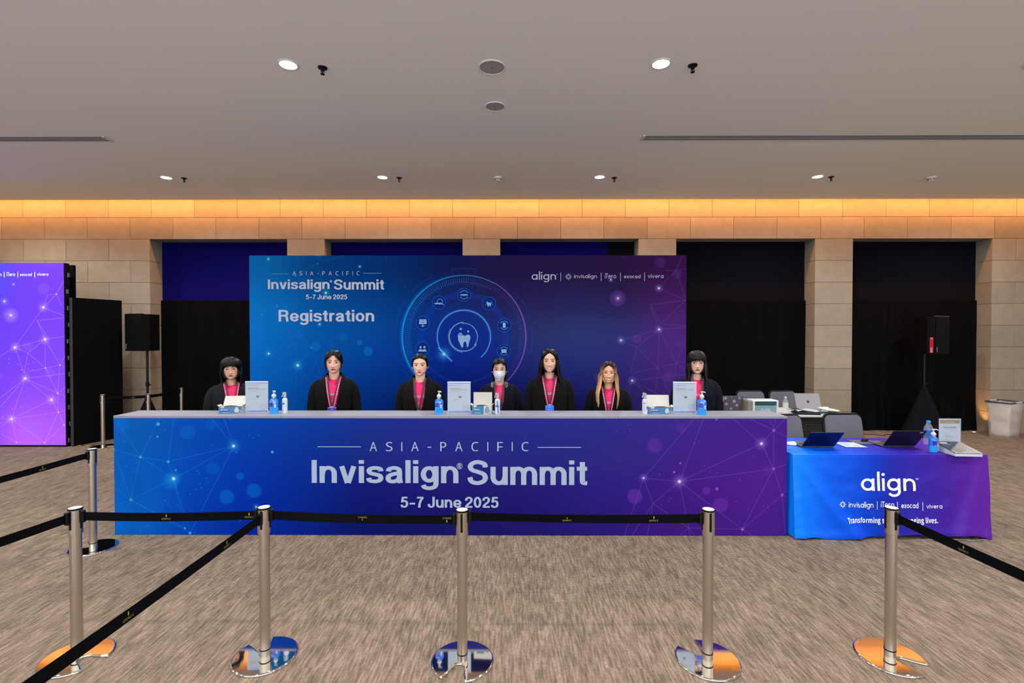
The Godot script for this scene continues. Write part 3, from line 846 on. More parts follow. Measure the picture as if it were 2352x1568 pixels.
func cove_light() -> void:
	var t := thing("cove_light_strip", "warm light strip hidden in the slot between ceiling and stone wall", "light", Vector3(0, CEIL + 0.06, -LIP - 0.03))
	part(t, "channel", boxm(Vector3(SIDE * 2 - 0.1, 0.02, 0.05), 0.0, Vector3(0, 0.0, 0)), M.get("grey_metal", null))
	var glow := mat("warm_glow", hexc("ffb765"), 0.6, 0.0, {"emission_enabled": true, "emission": hexc("ffb055"), "emission_energy_multiplier": 2.0})
	part(t, "diffuser", boxm(Vector3(SIDE * 2 - 0.1, 0.015, 0.03), 0.0, Vector3(0, 0.018, -0.005)), glow)
	for k in 6:
		var l := AreaLight3D.new()
		l.area_size = Vector2(SIDE * 2 / 6 - 0.02, 0.06)
		l.area_range = 12.0
		l.rotation = Vector3(deg_to_rad(-45), 0, 0)
		light_of(l, "cove_glow", t, Vector3(-SIDE + (k + 0.5) * SIDE / 3, 0.045, -0.045), hexc("ffa450"), 7.0)

func downlights() -> void:
	var glow := mat("lamp_glow", Color.WHITE, 0.4, 0.0, {"emission_enabled": true, "emission": hexc("fbf6ff"), "emission_energy_multiplier": 12.0})
	var trim := mat("lamp_trim", hexc("e6e2de"), 0.5)
	var ring := Mb.new()
	ring.lathe([Vector2(0.088, 0.0), Vector2(0.088, -0.006), Vector2(0.075, -0.008), Vector2(0.070, 0.0), Vector2(0.070, 0.0)], 32)
	var lens := Mb.new()
	lens.lathe([Vector2(0.0, -0.004), Vector2(0.045, -0.004), Vector2(0.0705, -0.002)], 32)
	var rm := ring.done()
	var lm := lens.done()
	var place := ["past the light screen", "nearest the light screen", "on the title side of the backdrop", "on the logo side of the backdrop", "above the tables with laptops", "past the waste bin"]
	var n := -1
	for p in downlight_spots():
		n += 1
		var row: String = ["along the stone wall", "over the counter", "above the queue posts", "by the window wall"][n / 6]
		var t := thing("ceiling_downlight", "round recessed downlight " + row + ", " + place[n % 6], "downlight", p, 0.0, "downlights in the row " + row)
		part(t, "trim_ring", rm, trim)
		part(t, "lens", lm, glow)
		var l := SpotLight3D.new()
		l.spot_angle = 78.0
		l.spot_angle_attenuation = 0.6
		l.spot_range = 30.0
		l.spot_attenuation = 2.0
		l.light_size = 0.07
		l.rotation.x = -PI / 2
		light_of(l, "downlight_beam", t, Vector3(0, -0.03, 0), hexc("fff6ee"), 10.0)

const WIN_W := 18.0
const WIN_Y0 := 0.25
const WIN_Y1 := 3.6
func rear_window() -> void:      # daylight from the lobby glazing behind the camera
	var t := thing("window_1", "wide mullioned window wall behind the queue", "", Vector3(0, 0, REAR + 0.1), 0, "", "structure")
	var glow := mat("daylit_window_glass", hexc("e8eef8"), 0.2, 0.0, {"emission_enabled": true, "emission": hexc("e6eefc"), "emission_energy_multiplier": 0.5})
	var n := 9
	for k in n: part(t, "pane", boxm(Vector3(WIN_W / n - 0.07, WIN_Y1 - WIN_Y0 - 0.08, 0.02)), glow).position = Vector3(-WIN_W / 2 + (k + 0.5) * WIN_W / n, (WIN_Y0 + WIN_Y1) / 2, 0.05)
	for k in n + 1: part(t, "mullion", boxm(Vector3(0.07, WIN_Y1 - WIN_Y0, 0.12), 0.004), M.dark_metal).position = Vector3(-WIN_W / 2 + k * WIN_W / n, (WIN_Y0 + WIN_Y1) / 2, 0.02)
	for y in [WIN_Y0 + 0.02, WIN_Y1 - 0.02]: part(t, "rail", boxm(Vector3(WIN_W, 0.06, 0.12), 0.004), M.dark_metal).position = Vector3(0, y, 0.02)
	var l := AreaLight3D.new()
	l.area_size = Vector2(WIN_W - 0.1, WIN_Y1 - WIN_Y0 - 0.1)
	l.area_range = 40.0
	l.area_attenuation = 2.0
	light_of(l, "window_daylight", t, Vector3(0, (WIN_Y0 + WIN_Y1) / 2, -0.12), hexc("e8f0ff"), 112.0)

# ---- shell
func slab(called: String, mid: Vector3, size: Vector3, m: Material, label: String) -> MeshInstance3D:
	var o := part(self, called, boxm(size), m)
	o.position = mid
	meta(o, label, "", "", "structure")
	return o

func room() -> void:
	var far := WALL + REVEAL + 0.6
	slab("floor", Vector3(0, -0.05, (REAR - far) / 2), Vector3(SIDE * 2, 0.1, REAR + far), M.carpet, "streaky grey-brown loop pile carpet of the hall")
	var rear := thing("wall_rear", "plaster wall behind the queue with one wide window", "", Vector3.ZERO, 0, "", "structure")
	for e in [[-SIDE - 0.2, -WIN_W / 2, -0.1, 4.7], [WIN_W / 2, SIDE + 0.2, -0.1, 4.7], [-WIN_W / 2, WIN_W / 2, -0.1, WIN_Y0], [-WIN_W / 2, WIN_W / 2, WIN_Y1, 4.7]]:
		part(rear, "wall_panel", boxm(Vector3(e[1] - e[0], e[3] - e[2], 0.2)), M.plaster).position = Vector3((e[0] + e[1]) / 2, (e[2] + e[3]) / 2, REAR + 0.1)
	slab("wall_left", Vector3(-SIDE - 0.1, 2.3, (REAR - far) / 2), Vector3(0.2, 4.8, REAR + far), M.plaster, "plain plaster wall past the light screen")
	slab("wall_right", Vector3(SIDE + 0.1, 2.3, (REAR - far) / 2), Vector3(0.2, 4.8, REAR + far), M.plaster, "plain plaster wall past the waste bin")
	slab("ceiling", Vector3(0, CEIL + 0.025, (REAR - LIP) / 2), Vector3(SIDE * 2, 0.05, REAR + LIP), M.ceiling_paint, "flat white painted ceiling that stops short of the stone wall")
	slab("ceiling_cove", Vector3(0, 4.75, (REAR - far) / 2), Vector3(SIDE * 2, 0.1, REAR + far), M.plaster, "slab above the light slot")
	var w := thing("wall_back", "pale limestone block wall with five tall curtained openings", "", Vector3.ZERO, 0.0, "", "structure")
	part(w, "backing", boxm(Vector3(SIDE * 2, 4.7, 0.2)), M.joint).position = Vector3(0, 2.35, -WALL - REVEAL - 0.25)
	# stone blocks, 0.8 x 0.4 m, in running bond
	for row in 12:
		var y0 := row * 0.4
		var high := minf(0.4, 4.69 - y0)
		var spans := [[-SIDE, SIDE]]
		if row < 9:
			spans = [[-SIDE, BAY0]]
			for k in 4: spans.append([BAY0 + OPEN + BAY * k, BAY0 + BAY * (k + 1)])
			spans.append([BAY0 + OPEN + BAY * 4, SIDE])
		var first := -0.342 if row % 2 == 0 else 0.058
		for s in spans:
			var a: float = s[0]
			while a < s[1] - 0.01:
				var b := first + (floorf((a - first + 0.06) / 0.8) + 1.0) * 0.8
				if s[1] - s[0] < 1.0 or s[1] - b < 0.06: b = s[1]
				b = minf(b, s[1])
				var o := part(w, "stone_block", boxm(Vector3(snappedf(b - a, 0.001) - 0.005, high - 0.005, REVEAL), 0.0025), M["stone_%d" % rng.randi_range(0, 3)])
				o.position = Vector3((a + b) / 2, y0 + high / 2, -WALL - REVEAL / 2)
				a = b
	# solid rear of the bond so that no light leaks through the joints
	for k in 6:
		var x0 := -SIDE if k == 0 else BAY0 + OPEN + BAY * (k - 1)
		var x1 := SIDE if k == 5 else BAY0 + BAY * k
		part(w, "core", boxm(Vector3(x1 - x0 - 0.03, 3.58, REVEAL - 0.02)), M.joint).position = Vector3((x0 + x1) / 2, 1.79, -WALL - REVEAL / 2 - 0.006)
	part(w, "core", boxm(Vector3(SIDE * 2, 1.06, REVEAL - 0.02)), M.joint).position = Vector3(0, 4.15, -WALL - REVEAL / 2 - 0.006)

func ceiling_fittings() -> void:
	# slot diffusers
	var slot := mat("slot_dark", hexc("0c0b0b"), 0.8)
	var lip := mat("diffuser_frame", hexc("cfcbc7"), 0.5)
	for e in [[-SIDE, on_y(250, 320, CEIL).x, "left"], [on_y(1478, 316, CEIL).x, SIDE, "right"]]:
		var z := on_y(1478, 316, CEIL).z
		var len: float = e[1] - e[0]
		var t := thing("air_diffuser", "long dark slot air diffuser in the ceiling over the " + ("light screen" if e[2] == "left" else "cloth-covered table"), "air vent", Vector3((e[0] + e[1]) / 2, CEIL - 0.001, z), 0, "ceiling slot diffusers")
		part(t, "backing", boxm(Vector3(len, 0.004, 0.14)), slot).position.y = -0.002
		for k in 5: part(t, "blade", boxm(Vector3(len, 0.004, 0.009), 0.001), lip).position = Vector3(0, -0.0045, -0.07 + k * 0.035)
		for s in [-1, 1]: part(t, "end_cap", boxm(Vector3(0.03, 0.012, 0.16), 0.001), lip).position = Vector3(s * (len / 2 + 0.01), -0.007, 0)
	# loudspeaker grilles
	var grille := mat("grille", hexc("a39e9a"), 0.7)
	for e in [[1130, 154, 0.122, "larger"], [1137, 244, 0.108, "smaller"]]:
		var p := on_y(e[0], e[1], CEIL)
		var t := thing("ceiling_speaker", "round grey ceiling loudspeaker grille between the bright downlights, the %s of two" % e[3], "speaker", p, 0, "round ceiling loudspeakers")
		var r: float = e[2]
		var b := Mb.new()
		b.lathe([Vector2(r, 0.0), Vector2(r, -0.006), Vector2(r - 0.008, -0.009), Vector2(r - 0.012, -0.005)], 40)
		part(t, "rim", b.done(), M.lamp_trim)
		b = Mb.new()
		b.lathe([Vector2(r - 0.012, -0.005), Vector2(0.0, -0.007)], 40)
		part(t, "mesh_disc", b.done(), grille)
		b = Mb.new()
		b.lathe([Vector2(0.006, -0.006), Vector2(0.006, -0.010), Vector2(0.0, -0.010)], 12)
		part(t, "screw", b.done(), M.dark_metal)
	# sprinklers
	var plate := Mb.new()
	plate.lathe([Vector2(0.042, 0.0), Vector2(0.040, -0.008), Vector2(0.016, -0.012), Vector2(0.016, -0.03), Vector2(0.0, -0.03)], 24)
	var head := Mb.new()
	head.lathe([Vector2(0.006, -0.03), Vector2(0.006, -0.055), Vector2(0.0, -0.055)], 10)
	for s in [-1, 1]: head.tube([Vector3(s * 0.012, -0.028, 0), Vector3(s * 0.015, -0.045, 0), Vector3(s * 0.004, -0.06, 0)], 0.0028, 6)
	var defl := Mb.new()
	defl.lathe([Vector2(0.0, -0.062), Vector2(0.019, -0.062), Vector2(0.019, -0.059), Vector2(0.0, -0.059)], 16)
	for e in [[741, 155, "on the title side of the backdrop"], [1591, 150, "on the logo side of the backdrop"], [423, 409, "above the loudspeaker by the flat"], [917, 408, "on the title side of the backdrop"], [1411, 408, "on the logo side of the backdrop"], [1909, 406, "above the tables with laptops"]]:
		var t := thing("sprinkler", "small dark sprinkler head " + ("over the counter, " if e[1] < 300 else "near the stone wall, ") + e[2], "sprinkler", on_y(e[0], e[1], CEIL), 0, "sprinklers " + ("over the counter" if e[1] < 300 else "near the stone wall"))
		part(t, "escutcheon", plate.done(), M.dark_metal)
		part(t, "frame", head.done(), M.dark_metal)
		part(t, "deflector", defl.done(), M.dark_metal)
	# smoke detectors
	for e in [[1144, 407, "above the emblem on the backdrop"], [2139, 407, "above the last curtained opening"]]:
		var t := thing("smoke_detector", "small white smoke detector on the ceiling " + e[2], "smoke detector", on_y(e[0], e[1], CEIL), 0, "smoke detectors")
		var b := Mb.new()
		b.lathe([Vector2(0.062, 0.0), Vector2(0.062, -0.016), Vector2(0.05, -0.024), Vector2(0.046, -0.026)], 28)
		part(t, "base", b.done(), M.lamp_trim)
		b = Mb.new()
		b.lathe([Vector2(0.043, -0.024), Vector2(0.043, -0.046), Vector2(0.034, -0.056), Vector2(0.0, -0.058)], 28)
		part(t, "chamber", b.done(), M.lamp_trim)
		b = Mb.new()
		for k in 8:
			var a := TAU * k / 8
			b.box(Vector3(sin(a) * 0.043, -0.037, cos(a) * 0.043), Vector3(0.020, 0.012, 0.004), 0.0, Basis(Vector3.UP, a))
		part(t, "vent_slots", b.done(), M.black_matt)

func drape(x0: float, x1: float, y0: float, y1: float, z: float, amp: float, sd: int, flare := 0.0) -> ArrayMesh:
	var n := FastNoiseLite.new()
	n.seed = sd
	n.frequency = 1.0
	var b := Mb.new()
	var rows := []
	for r in 25:
		var row := []
		var f := r / 24.0
		for c in 101:
			var g := c / 100.0
			var x := lerpf(x0, x1, g)
			var w := n.get_noise_2d(x * 3.2, f * 0.5) + 0.5 * n.get_noise_2d(x * 8.0 + 9.0, f * 0.8)
			var low := pow(1.0 - f, 6.0) * flare
			row.append(Vector3(x, lerpf(y0, y1, f), z + w * amp * (1.0 + low * 2.5) + low * 0.03))
		rows.append(row)
	b.grid(rows)
	return b.done()

func curtains() -> void:
	var tell := ["beside the loudspeaker at the light screen", "behind the title lettering of the backdrop", "behind the middle of the backdrop", "right of the backdrop behind the laptops", "behind the loudspeaker near the waste bin"]
	for k in 5:
		var x0 := BAY0 + BAY * k
		var t := thing("curtain", "floor-length black velvet curtain filling the stone opening " + tell[k], "curtain", Vector3(x0 + OPEN / 2, 0, -WALL - REVEAL + 0.03), 0, "curtains in the stone openings")
		var seam := at_px(400, 690, WALL + REVEAL - 0.04).y
		var hw := OPEN / 2 - 0.005
		if k == 2:
			part(t, "upper_cloth", drape(-hw, 0.76, seam - 0.05, 3.62, -0.012, 0.012, 30 + k), M.velvet_navy, "dark navy upper cloth")
			part(t, "upper_cloth", drape(0.76, hw, seam - 0.05, 3.62, -0.012, 0.012, 50 + k), M.velvet_upper)
		else:
			part(t, "upper_cloth", drape(-hw, hw, seam - 0.05, 3.62, -0.012, 0.014, 30 + k), M.velvet_navy if k < 3 else M.velvet_upper, "dark navy upper cloth" if k < 3 else "")
		part(t, "lower_cloth", drape(-hw, hw, 0.008, seam, 0.035, 0.022, 40 + k, 1.0 if k == 4 else 0.3), M.velvet)
# ---------------------------------------------------------------- backdrop, counter and light screen
func sheet(a: Vector3, c: Vector3) -> ArrayMesh:     # upright print facing +z between two corners
	var b := Mb.new()
	b.quad(Vector3(a.x, a.y, a.z), Vector3(c.x, a.y, a.z), Vector3(c.x, c.y, a.z), Vector3(a.x, c.y, a.z))
	return b.done()

func logo_row(t: Node3D, depth: float, m: Material, at: Vector3, stroke: float, parts: Array) -> void:
	for e in parts:
		if e[0] == "|": put_bar(t, e[1], depth, m, at)
		elif e[0] == "TM": put_text(t, "TM", false, e[1], depth, m, at)
		else: put_logo(t, e[0], e[1], depth, m, e[2] if e.size() > 2 else stroke, at)

func R(x0: float, y0: float, x1: float, y1: float) -> Rect2: return Rect2(x0, y0, x1 - x0, y1 - y0)

func spaced(t: Node3D, words: String, r: Rect2, depth: float, m: Material, at: Vector3, widths: Dictionary) -> void:   # wide-set capitals in one row
	var total := 0.0
	for ch in words: total += widths.get(ch, 1.0)
	var space := (r.size.x - total * r.size.y * 0.82) / (words.length() - 1)
	var x := r.position.x
	for ch in words:
		var w: float = widths.get(ch, 1.0) * r.size.y * 0.82
		if ch == "-": put_bar(t, R(x, r.position.y + r.size.y * 0.52, x + w, r.position.y + r.size.y * 0.62), depth, m, at)
		elif ch == "I": put_bar(t, R(x, r.position.y, x + w, r.end.y), depth, m, at)
		else: put_text(t, ch, false, R(x, r.position.y, x + w, r.end.y), depth, m, at)
		x += w + space

const CAPS := {"A": 0.98, "S": 0.86, "I": 0.13, "-": 0.5, "P": 0.8, "C": 0.92, "F": 0.74}

func backdrop() -> void:
	var D := 6.8
	var a := at_px(576, 1071, D)
	var c := at_px(1577, 586, D)
	var at := Vector3((a.x + c.x) / 2, 0, -D)
	var t := thing("registration_backdrop", "large blue to purple printed backdrop wall reading Registration behind the staff", "backdrop", at)
	var m := mat("backdrop_print", Color(0.86, 0.86, 0.86), 0.7, 0.0, {"metallic_specular": 0.1, "albedo_texture": backdrop_print(), "texture_repeat": false})
	var hw := (c.x - a.x) / 2
	part(t, "printed_face", sheet(Vector3(-hw, 0.003, 0), Vector3(hw, c.y, 0)), m)
	part(t, "body_panel", boxm(Vector3(hw * 2, c.y - 0.002, 0.09), 0.002), mat("backdrop_edge", hexc("1c2f6e"), 0.7)).position = Vector3(0, c.y / 2 + 0.001, -0.047)
	for s in [-1, 1]:
		part(t, "rear_brace", boxm(Vector3(0.06, 2.0, 0.06), 0.004), M.dark_metal).position = Vector3(s * hw * 0.6, 1.0, -0.5)
		part(t, "brace_foot", boxm(Vector3(0.06, 0.04, 0.95), 0.004), M.dark_metal).position = Vector3(s * hw * 0.6, 0.02, -0.57)
	var L: Material = M.backdrop_lettering
	D -= 0.002
	spaced(t, "ASIA-PACIFIC", R(672, 622.8, 826, 632), D, M.logo_backdrop, at, CAPS)
	put_bar(t, R(623, 628.4, 663, 629.4), D, M.backdrop_rule, at)
	put_bar(t, R(834.5, 626.8, 876, 627.8), D, M.backdrop_rule, at)
	put_bold(t, "Invisalign", R(615.5, 641.8, 757, 670.2), D, L, at)
	put_text(t, "®", true, R(757.4, 643, 763, 649), D, L, at)
	put_bold(t, "Summit", R(767, 641.4, 882, 665), D, L, at)
	put_bold(t, "5–7 June 2025", R(702.5, 676, 797.5, 687.2), D, L, at)
	put_bold(t, "Registration", R(640, 711.5, 859.5, 746), D, L, at)
	logo_row(t, D, M.logo_backdrop, at, 0.17, [["align", R(1221, 623, 1277, 648), 0.18], ["TM", R(1277.5, 629, 1281, 631)], ["|", R(1287.2, 626, 1288.4, 645)], ["*", R(1297, 626.5, 1314.4, 644)], ["invisalign", R(1318.5, 629, 1371, 641.5)], ["|", R(1380, 626, 1381.2, 645)], ["iTero", R(1389, 628, 1415.5, 639)], ["|", R(1424.5, 626, 1425.7, 645)], ["exocad", R(1433, 630, 1471, 639), 0.2], ["|", R(1479.8, 626, 1481, 645)], ["vivera", R(1488, 629, 1524, 639)]])

func counter() -> void:
	var D := 4.437
	var a := at_px(264, 1232, D)
	var c := at_px(1808, 955.5, D)
	var H := c.y
	var deep := 0.315
	var hw := (c.x - a.x) / 2
	var at := Vector3((a.x + c.x) / 2, 0, -D)
	var t := thing("registration_counter", "long blue to purple printed registration counter with a white top", "counter", at)
	var m := mat("counter_print", Color(0.8, 0.8, 0.8), 0.6, 0.0, {"metallic_specular": 0.12, "albedo_texture": counter_print(), "texture_repeat": false})
	part(t, "printed_front", sheet(Vector3(-hw, 0.002, 0), Vector3(hw, H - 0.012, 0)), m)
	part(t, "front_panel", boxm(Vector3(hw * 2, H - 0.014, 0.018)), mat("counter_core", hexc("20307c"), 0.6)).position = Vector3(0, (H - 0.014) / 2 + 0.001, -0.0105)
	for s in [-1, 1]:
		part(t, "side_panel", boxm(Vector3(0.018, H - 0.014, deep - 0.02)), mat("counter_side_%s" % ("left" if s < 0 else "right"), hexc("0a63cc") if s < 0 else hexc("4b259a"), 0.5)).position = Vector3(s * (hw - 0.009), (H - 0.014) / 2 + 0.001, -deep / 2 - 0.009)
	for k in 3: part(t, "divider", boxm(Vector3(0.018, H - 0.014, deep - 0.03)), M.white_laminate).position = Vector3(-hw + hw * 0.5 * (k + 1), (H - 0.014) / 2 + 0.001, -deep / 2 - 0.006)
	part(t, "shelf", boxm(Vector3(hw * 2 - 0.04, 0.018, deep - 0.03)), M.white_laminate).position = Vector3(0, 0.62, -deep / 2 - 0.006)
	for k in 4:      # the top lies in four boards
		part(t, "top_board", boxm(Vector3(hw / 2 - 0.0015, 0.022, deep + 0.006), 0.0015), M.white_laminate).position = Vector3(-hw + hw * 0.5 * (k + 0.5), H - 0.011, -deep / 2 + 0.002)
	D -= 0.002
	spaced(t, "ASIA-PACIFIC", R(849, 1014.8, 1214, 1035.8), D, M.print_white, at, CAPS)
	put_bar(t, R(729.5, 1025, 829, 1026.4), D, M.print_white, at)
	put_bar(t, R(1235, 1026.4, 1335, 1027.8), D, M.print_white, at)
	put_bold(t, "Invisalign", R(716, 1056.5, 1053, 1124.5), D, M.print_white, at)
	put_text(t, "®", true, R(1049, 1063, 1062, 1077), D, M.print_white, at)
	put_bold(t, "Summit", R(1073.5, 1056.5, 1349, 1113.6), D, M.print_white, at)
	put_bold(t, "5–7 June 2025", R(920, 1140.5, 1145, 1165.5), D, M.print_white, at)

func led_wall() -> void:
	var D := 7.92
	var c := at_px(146, 604, D)
	var a := at_px(-184, 1028, D)
	var hw := (c.x - a.x) / 2
	var at := Vector3((a.x + c.x) / 2, 0, -D)
	var t := thing("led_screen", "tall glowing purple light screen wall with network pattern", "screen", at)
	var pic := led_print()
	var glow := mat("led_face", Color.BLACK, 0.5, 0.0, {"emission_enabled": true, "emission_texture": pic, "emission": Color.BLACK, "emission_energy_multiplier": 1.45, "texture_repeat": false})
	part(t, "display_face", sheet(Vector3(-hw, 0.03, 0), Vector3(hw, c.y, 0)), glow)
	part(t, "cabinet", boxm(Vector3(hw * 2 + 0.012, c.y + 0.004, 0.09), 0.003), M.black_plastic).position = Vector3(0.004, c.y / 2 + 0.002, -0.047)
	for k in 22:       # latches and plugs down the open side
		part(t, "latch", boxm(Vector3(0.014, 0.07 if k % 2 == 0 else 0.03, 0.04), 0.003), M.grey_metal if k % 2 == 0 else M.black_plastic).position = Vector3(hw + 0.016, 0.1 + k * 0.135, -0.045 - 0.012 * (k % 3))
	part(t, "rear_mask", boxm(Vector3(hw * 2, 2.98, 0.04)), M.black_matt).position = Vector3(0.0, 1.49, -0.2)
	for k in 3: part(t, "truss_post", boxm(Vector3(0.05, 2.9, 0.05)), M.dark_metal).position = Vector3(-hw + 0.1 + k * (hw - 0.15), 1.45, -0.135)
	var white := mat("led_white", Color.BLACK, 0.5, 0.0, {"emission_enabled": true, "emission": hexc("f4f4ff"), "emission_energy_multiplier": 1.7})
	logo_row(t, D - 0.002, white, at, 0.22, [["invisalign", R(-50, 625, 3.5, 637)], ["|", R(8.8, 624, 10.2, 637)], ["iTero", R(15, 625, 35, 634)], ["|", R(40.2, 624, 41.6, 637)], ["exocad", R(46, 626, 73, 634)], ["|", R(79.2, 624, 80.6, 637)], ["vivera", R(85, 625.5, 111, 634)]])
	var l := AreaLight3D.new()
	l.area_size = Vector2(hw * 2, c.y)
	l.area_range = 20.0
	l.rotation.y = PI
	light_of(l, "screen_glow", t, Vector3(0, c.y / 2, 0.02), hexc("7a4cff"), 0.6)
	# folding masking flat behind it
	var p0 := on_y(164, 1025, 0)
	p0.x += 0.03
	var far := at_px(280, 690, 8.68)
	var p1 := Vector3(far.x, 0, far.z)
	var f := thing("masking_flat", "tall black masking flat standing behind the light screen", "screen panel", p0, 0)
	var d := p1 - p0
	f.rotation.y = atan2(-d.z, d.x)
	var wide := d.length()
	part(f, "cloth_panel", boxm(Vector3(wide, far.y, 0.035), 0.002), M.black_matt).position = Vector3(wide / 2, far.y / 2, -0.02)
	part(f, "edge_strip", boxm(Vector3(0.02, far.y - 0.01, 0.045), 0.002), mat("worn_edge", hexc("33333a"), 0.6)).position = Vector3(0.0, far.y / 2, -0.02)
	part(f, "foot", boxm(Vector3(0.3, 0.02, 0.05), 0.002), M.dark_metal).position = Vector3(wide - 0.2, 0.01, -0.02)

# ---------------------------------------------------------------- queue posts
func stanchion_kit() -> Dictionary:
	if shared.has("kit"): return shared["kit"]
	var k := {}
	# plate with a nesting notch towards +z
	var outline := PackedVector2Array()
	var R0 := 0.175
	for j in 53:
		var a := deg_to_rad(lerpf(22, 338, j / 52.0))
		outline.append(Vector2(sin(a), cos(a)) * R0)
	for q in [[-0.060, 0.150], [-0.050, 0.128], [-0.038, 0.094], [-0.032, 0.066], [-0.024, 0.046], [-0.012, 0.038], [0.0, 0.036], [0.012, 0.038], [0.024, 0.046], [0.032, 0.066], [0.038, 0.094], [0.050, 0.128], [0.060, 0.150]]:
		outline.append(Vector2(q[0], q[1]))
	var ring := func(inset: float, y: float) -> Array:
		var out := []
		var n := outline.size()
		for j in n:
			var e := (outline[(j + 1) % n] - outline[(j - 1 + n) % n]).normalized()
			var q := outline[j] + Vector2(e.y, -e.x) * inset * (-1.0)
			out.append(Vector3(q.x, y, q.y))
		return out
	var sgn := 1.0
	var test: Array = ring.call(0.006, 0.0)
	if Vector2(test[20].x, test[20].z).length() > R0: sgn = -1.0
	var b := Mb.new()
	var prof := [[0.002, 0.0], [0.0, 0.003], [0.0, 0.006], [0.0015, 0.009], [0.005, 0.0115], [0.009, 0.0125]]
	var rows := []
	for q in prof: rows.append(ring.call(q[0] * sgn, q[1]))
	var flip: bool = not Geometry2D.is_polygon_clockwise(outline)
	if flip:
		for r in rows: r.reverse()
	b.grid(rows, true)
	var top: Array = ring.call(0.009 * sgn, 0.0125)
	var flat := PackedVector2Array()
	for q in top: flat.append(Vector2(q.x, q.z))
	var idx := Geometry2D.triangulate_polygon(flat)
	var k0 := b.v.size()
	for q in top: b.p(q)
	for j in range(0, idx.size(), 3):
		if (flat[idx[j + 1]] - flat[idx[j]]).cross(flat[idx[j + 2]] - flat[idx[j]]) < 0: b.tri(k0 + idx[j], k0 + idx[j + 1], k0 + idx[j + 2])
		else: b.tri(k0 + idx[j], k0 + idx[j + 2], k0 + idx[j + 1])
	k.base = b.done()
	b = Mb.new()
	b.lathe([Vector2(0.0285, 0.012), Vector2(0.0285, 0.72)], 32)
	k.pole = b.done()
	b = Mb.new()
	b.lathe([Vector2(0.028, 0.045), Vector2(0.0305, 0.046), Vector2(0.0305, 0.051), Vector2(0.028, 0.052)], 32)
	k.collar = b.done()
	b = Mb.new()
	b.lathe([Vector2(0.028, 0.708), Vector2(0.033, 0.709), Vector2(0.0335, 0.712), Vector2(0.0335, 0.845)], 32)
	k.head = b.done()
	b = Mb.new()
	b.lathe([Vector2(0.0335, 0.845), Vector2(0.0345, 0.846), Vector2(0.0345, 0.853), Vector2(0.033, 0.855), Vector2(0.0315, 0.855)], 32)
	k.rim = b.done()
	b = Mb.new()
	b.lathe([Vector2(0.0315, 0.855), Vector2(0.0, 0.8555)], 32)
	k.cap = b.done()
	b = Mb.new()
	b.box(Vector3(0, 0.79, 0.0325), Vector3(0.013, 0.105, 0.006), 0.002)
	k.slot = b.done()
	b = Mb.new()
	b.box(Vector3(0, 0.808, 0.0445), Vector3(0.022, 0.07, 0.016), 0.003)
	k.clip = b.done()
	shared["kit"] = k
	return k

func stanchion(p: Vector3, notch: float, label: String, group: String, face := 0.0) -> Node3D:
	var k := stanchion_kit()
	var t := thing("queue_post", label, "queue post", Vector3(p.x, 0, p.z), 0, group)
	part(t, "base_plate", k.base, M.chrome).rotation.y = notch
	part(t, "pole", k.pole, M.steel)
	part(t, "collar_ring", k.collar, M.black_plastic)
	part(t, "head", k.head, M.steel)
	part(t, "cap_rim", k.rim, M.black_plastic)
	part(t, "cap", k.cap, M.steel_cap)
	for j in 4: part(t, "belt_slot", k.slot, M.black_plastic).rotation.y = face + j * PI / 2
	return t

func belt(post: Node3D, label: String, to: Vector3, y0: float, y1: float, twist := 0.0, marks := [], sag := 0.008) -> void:
	var from := post.position
	var t := thing("queue_belt", label, "belt", from, 0, "black queue belts")
	var d := Vector3(to.x - from.x, 0, to.z - from.z)
	var n := d.normalized()
	var len := d.length()
	var b := Mb.new()
	var rows := []
	var P := func(f: float, e: float, off: float) -> Vector3:
		var y := lerpf(y0, y1, f) - sin(f * PI) * sag
		var tw := twist * sin(f * PI * 1.5) * (1.0 - f)
		var side := Vector3(-n.z, 0, n.x)
		return n * lerpf(0.05, len - 0.05, f) + Vector3(0, y, 0) + (Vector3.UP * cos(tw) + side * sin(tw)) * e * 0.024 + side * off
	for e in [-1.0, 1.0]:
		var row := []
		for j in 33: row.append(P.call(j / 32.0, e, 0.0008))
		rows.append(row)
	b.grid(rows)
	rows = []
	for e in [1.0, -1.0]:
		var row := []
		for j in 33: row.append(P.call(j / 32.0, e, -0.0008))
		rows.append(row)
	b.grid(rows)
	var o := part(t, "strap", b.done(), M.belt)
	for q in marks:       # gold print: a small leaf over five letters
		var txt := text_mesh("QSNCC", false, 0.052, 0.011)
		var out := Mb.new()
		var facing: float = q[1]
		var base: Vector3 = P.call(q[0], 0.0, 0.0)
		var side := Vector3(-n.z, 0, n.x) * (1.0 if Vector3(-n.z, 0, n.x).dot(EYE - (from + base)) > 0 else -1.0)
		var right := Vector3.UP.cross(side)
		var bas := Basis(right * facing, Vector3.UP * facing, side)
		out.add_mesh(txt, Transform3D(bas, base + side * 0.002 - Vector3(0, 0.010 * facing, 0)))
		var leaf := Mb.new()
		leaf.face([Vector3(0, -0.012, 0), Vector3(0.004, 0.0, 0), Vector3(0, 0.009, 0), Vector3(-0.004, 0.0, 0)], Vector3(0, 0, -1))
		out.add_mesh(leaf.done(), Transform3D(bas, base + side * 0.002 + Vector3(0, 0.009 * facing, 0)))
		part(o, "gold_print", out.done(), M.gold_print)
	for e in [[atan2(n.x, n.z), Vector3.ZERO], [atan2(-n.x, -n.z), d]]:
		var cl := part(t, "belt_clip", shared["kit"].clip, M.black_plastic)
		cl.rotation.y = e[0]
		cl.position = e[1] + Vector3(0, (y0 if e[1] == Vector3.ZERO else y1) - 0.808, 0)

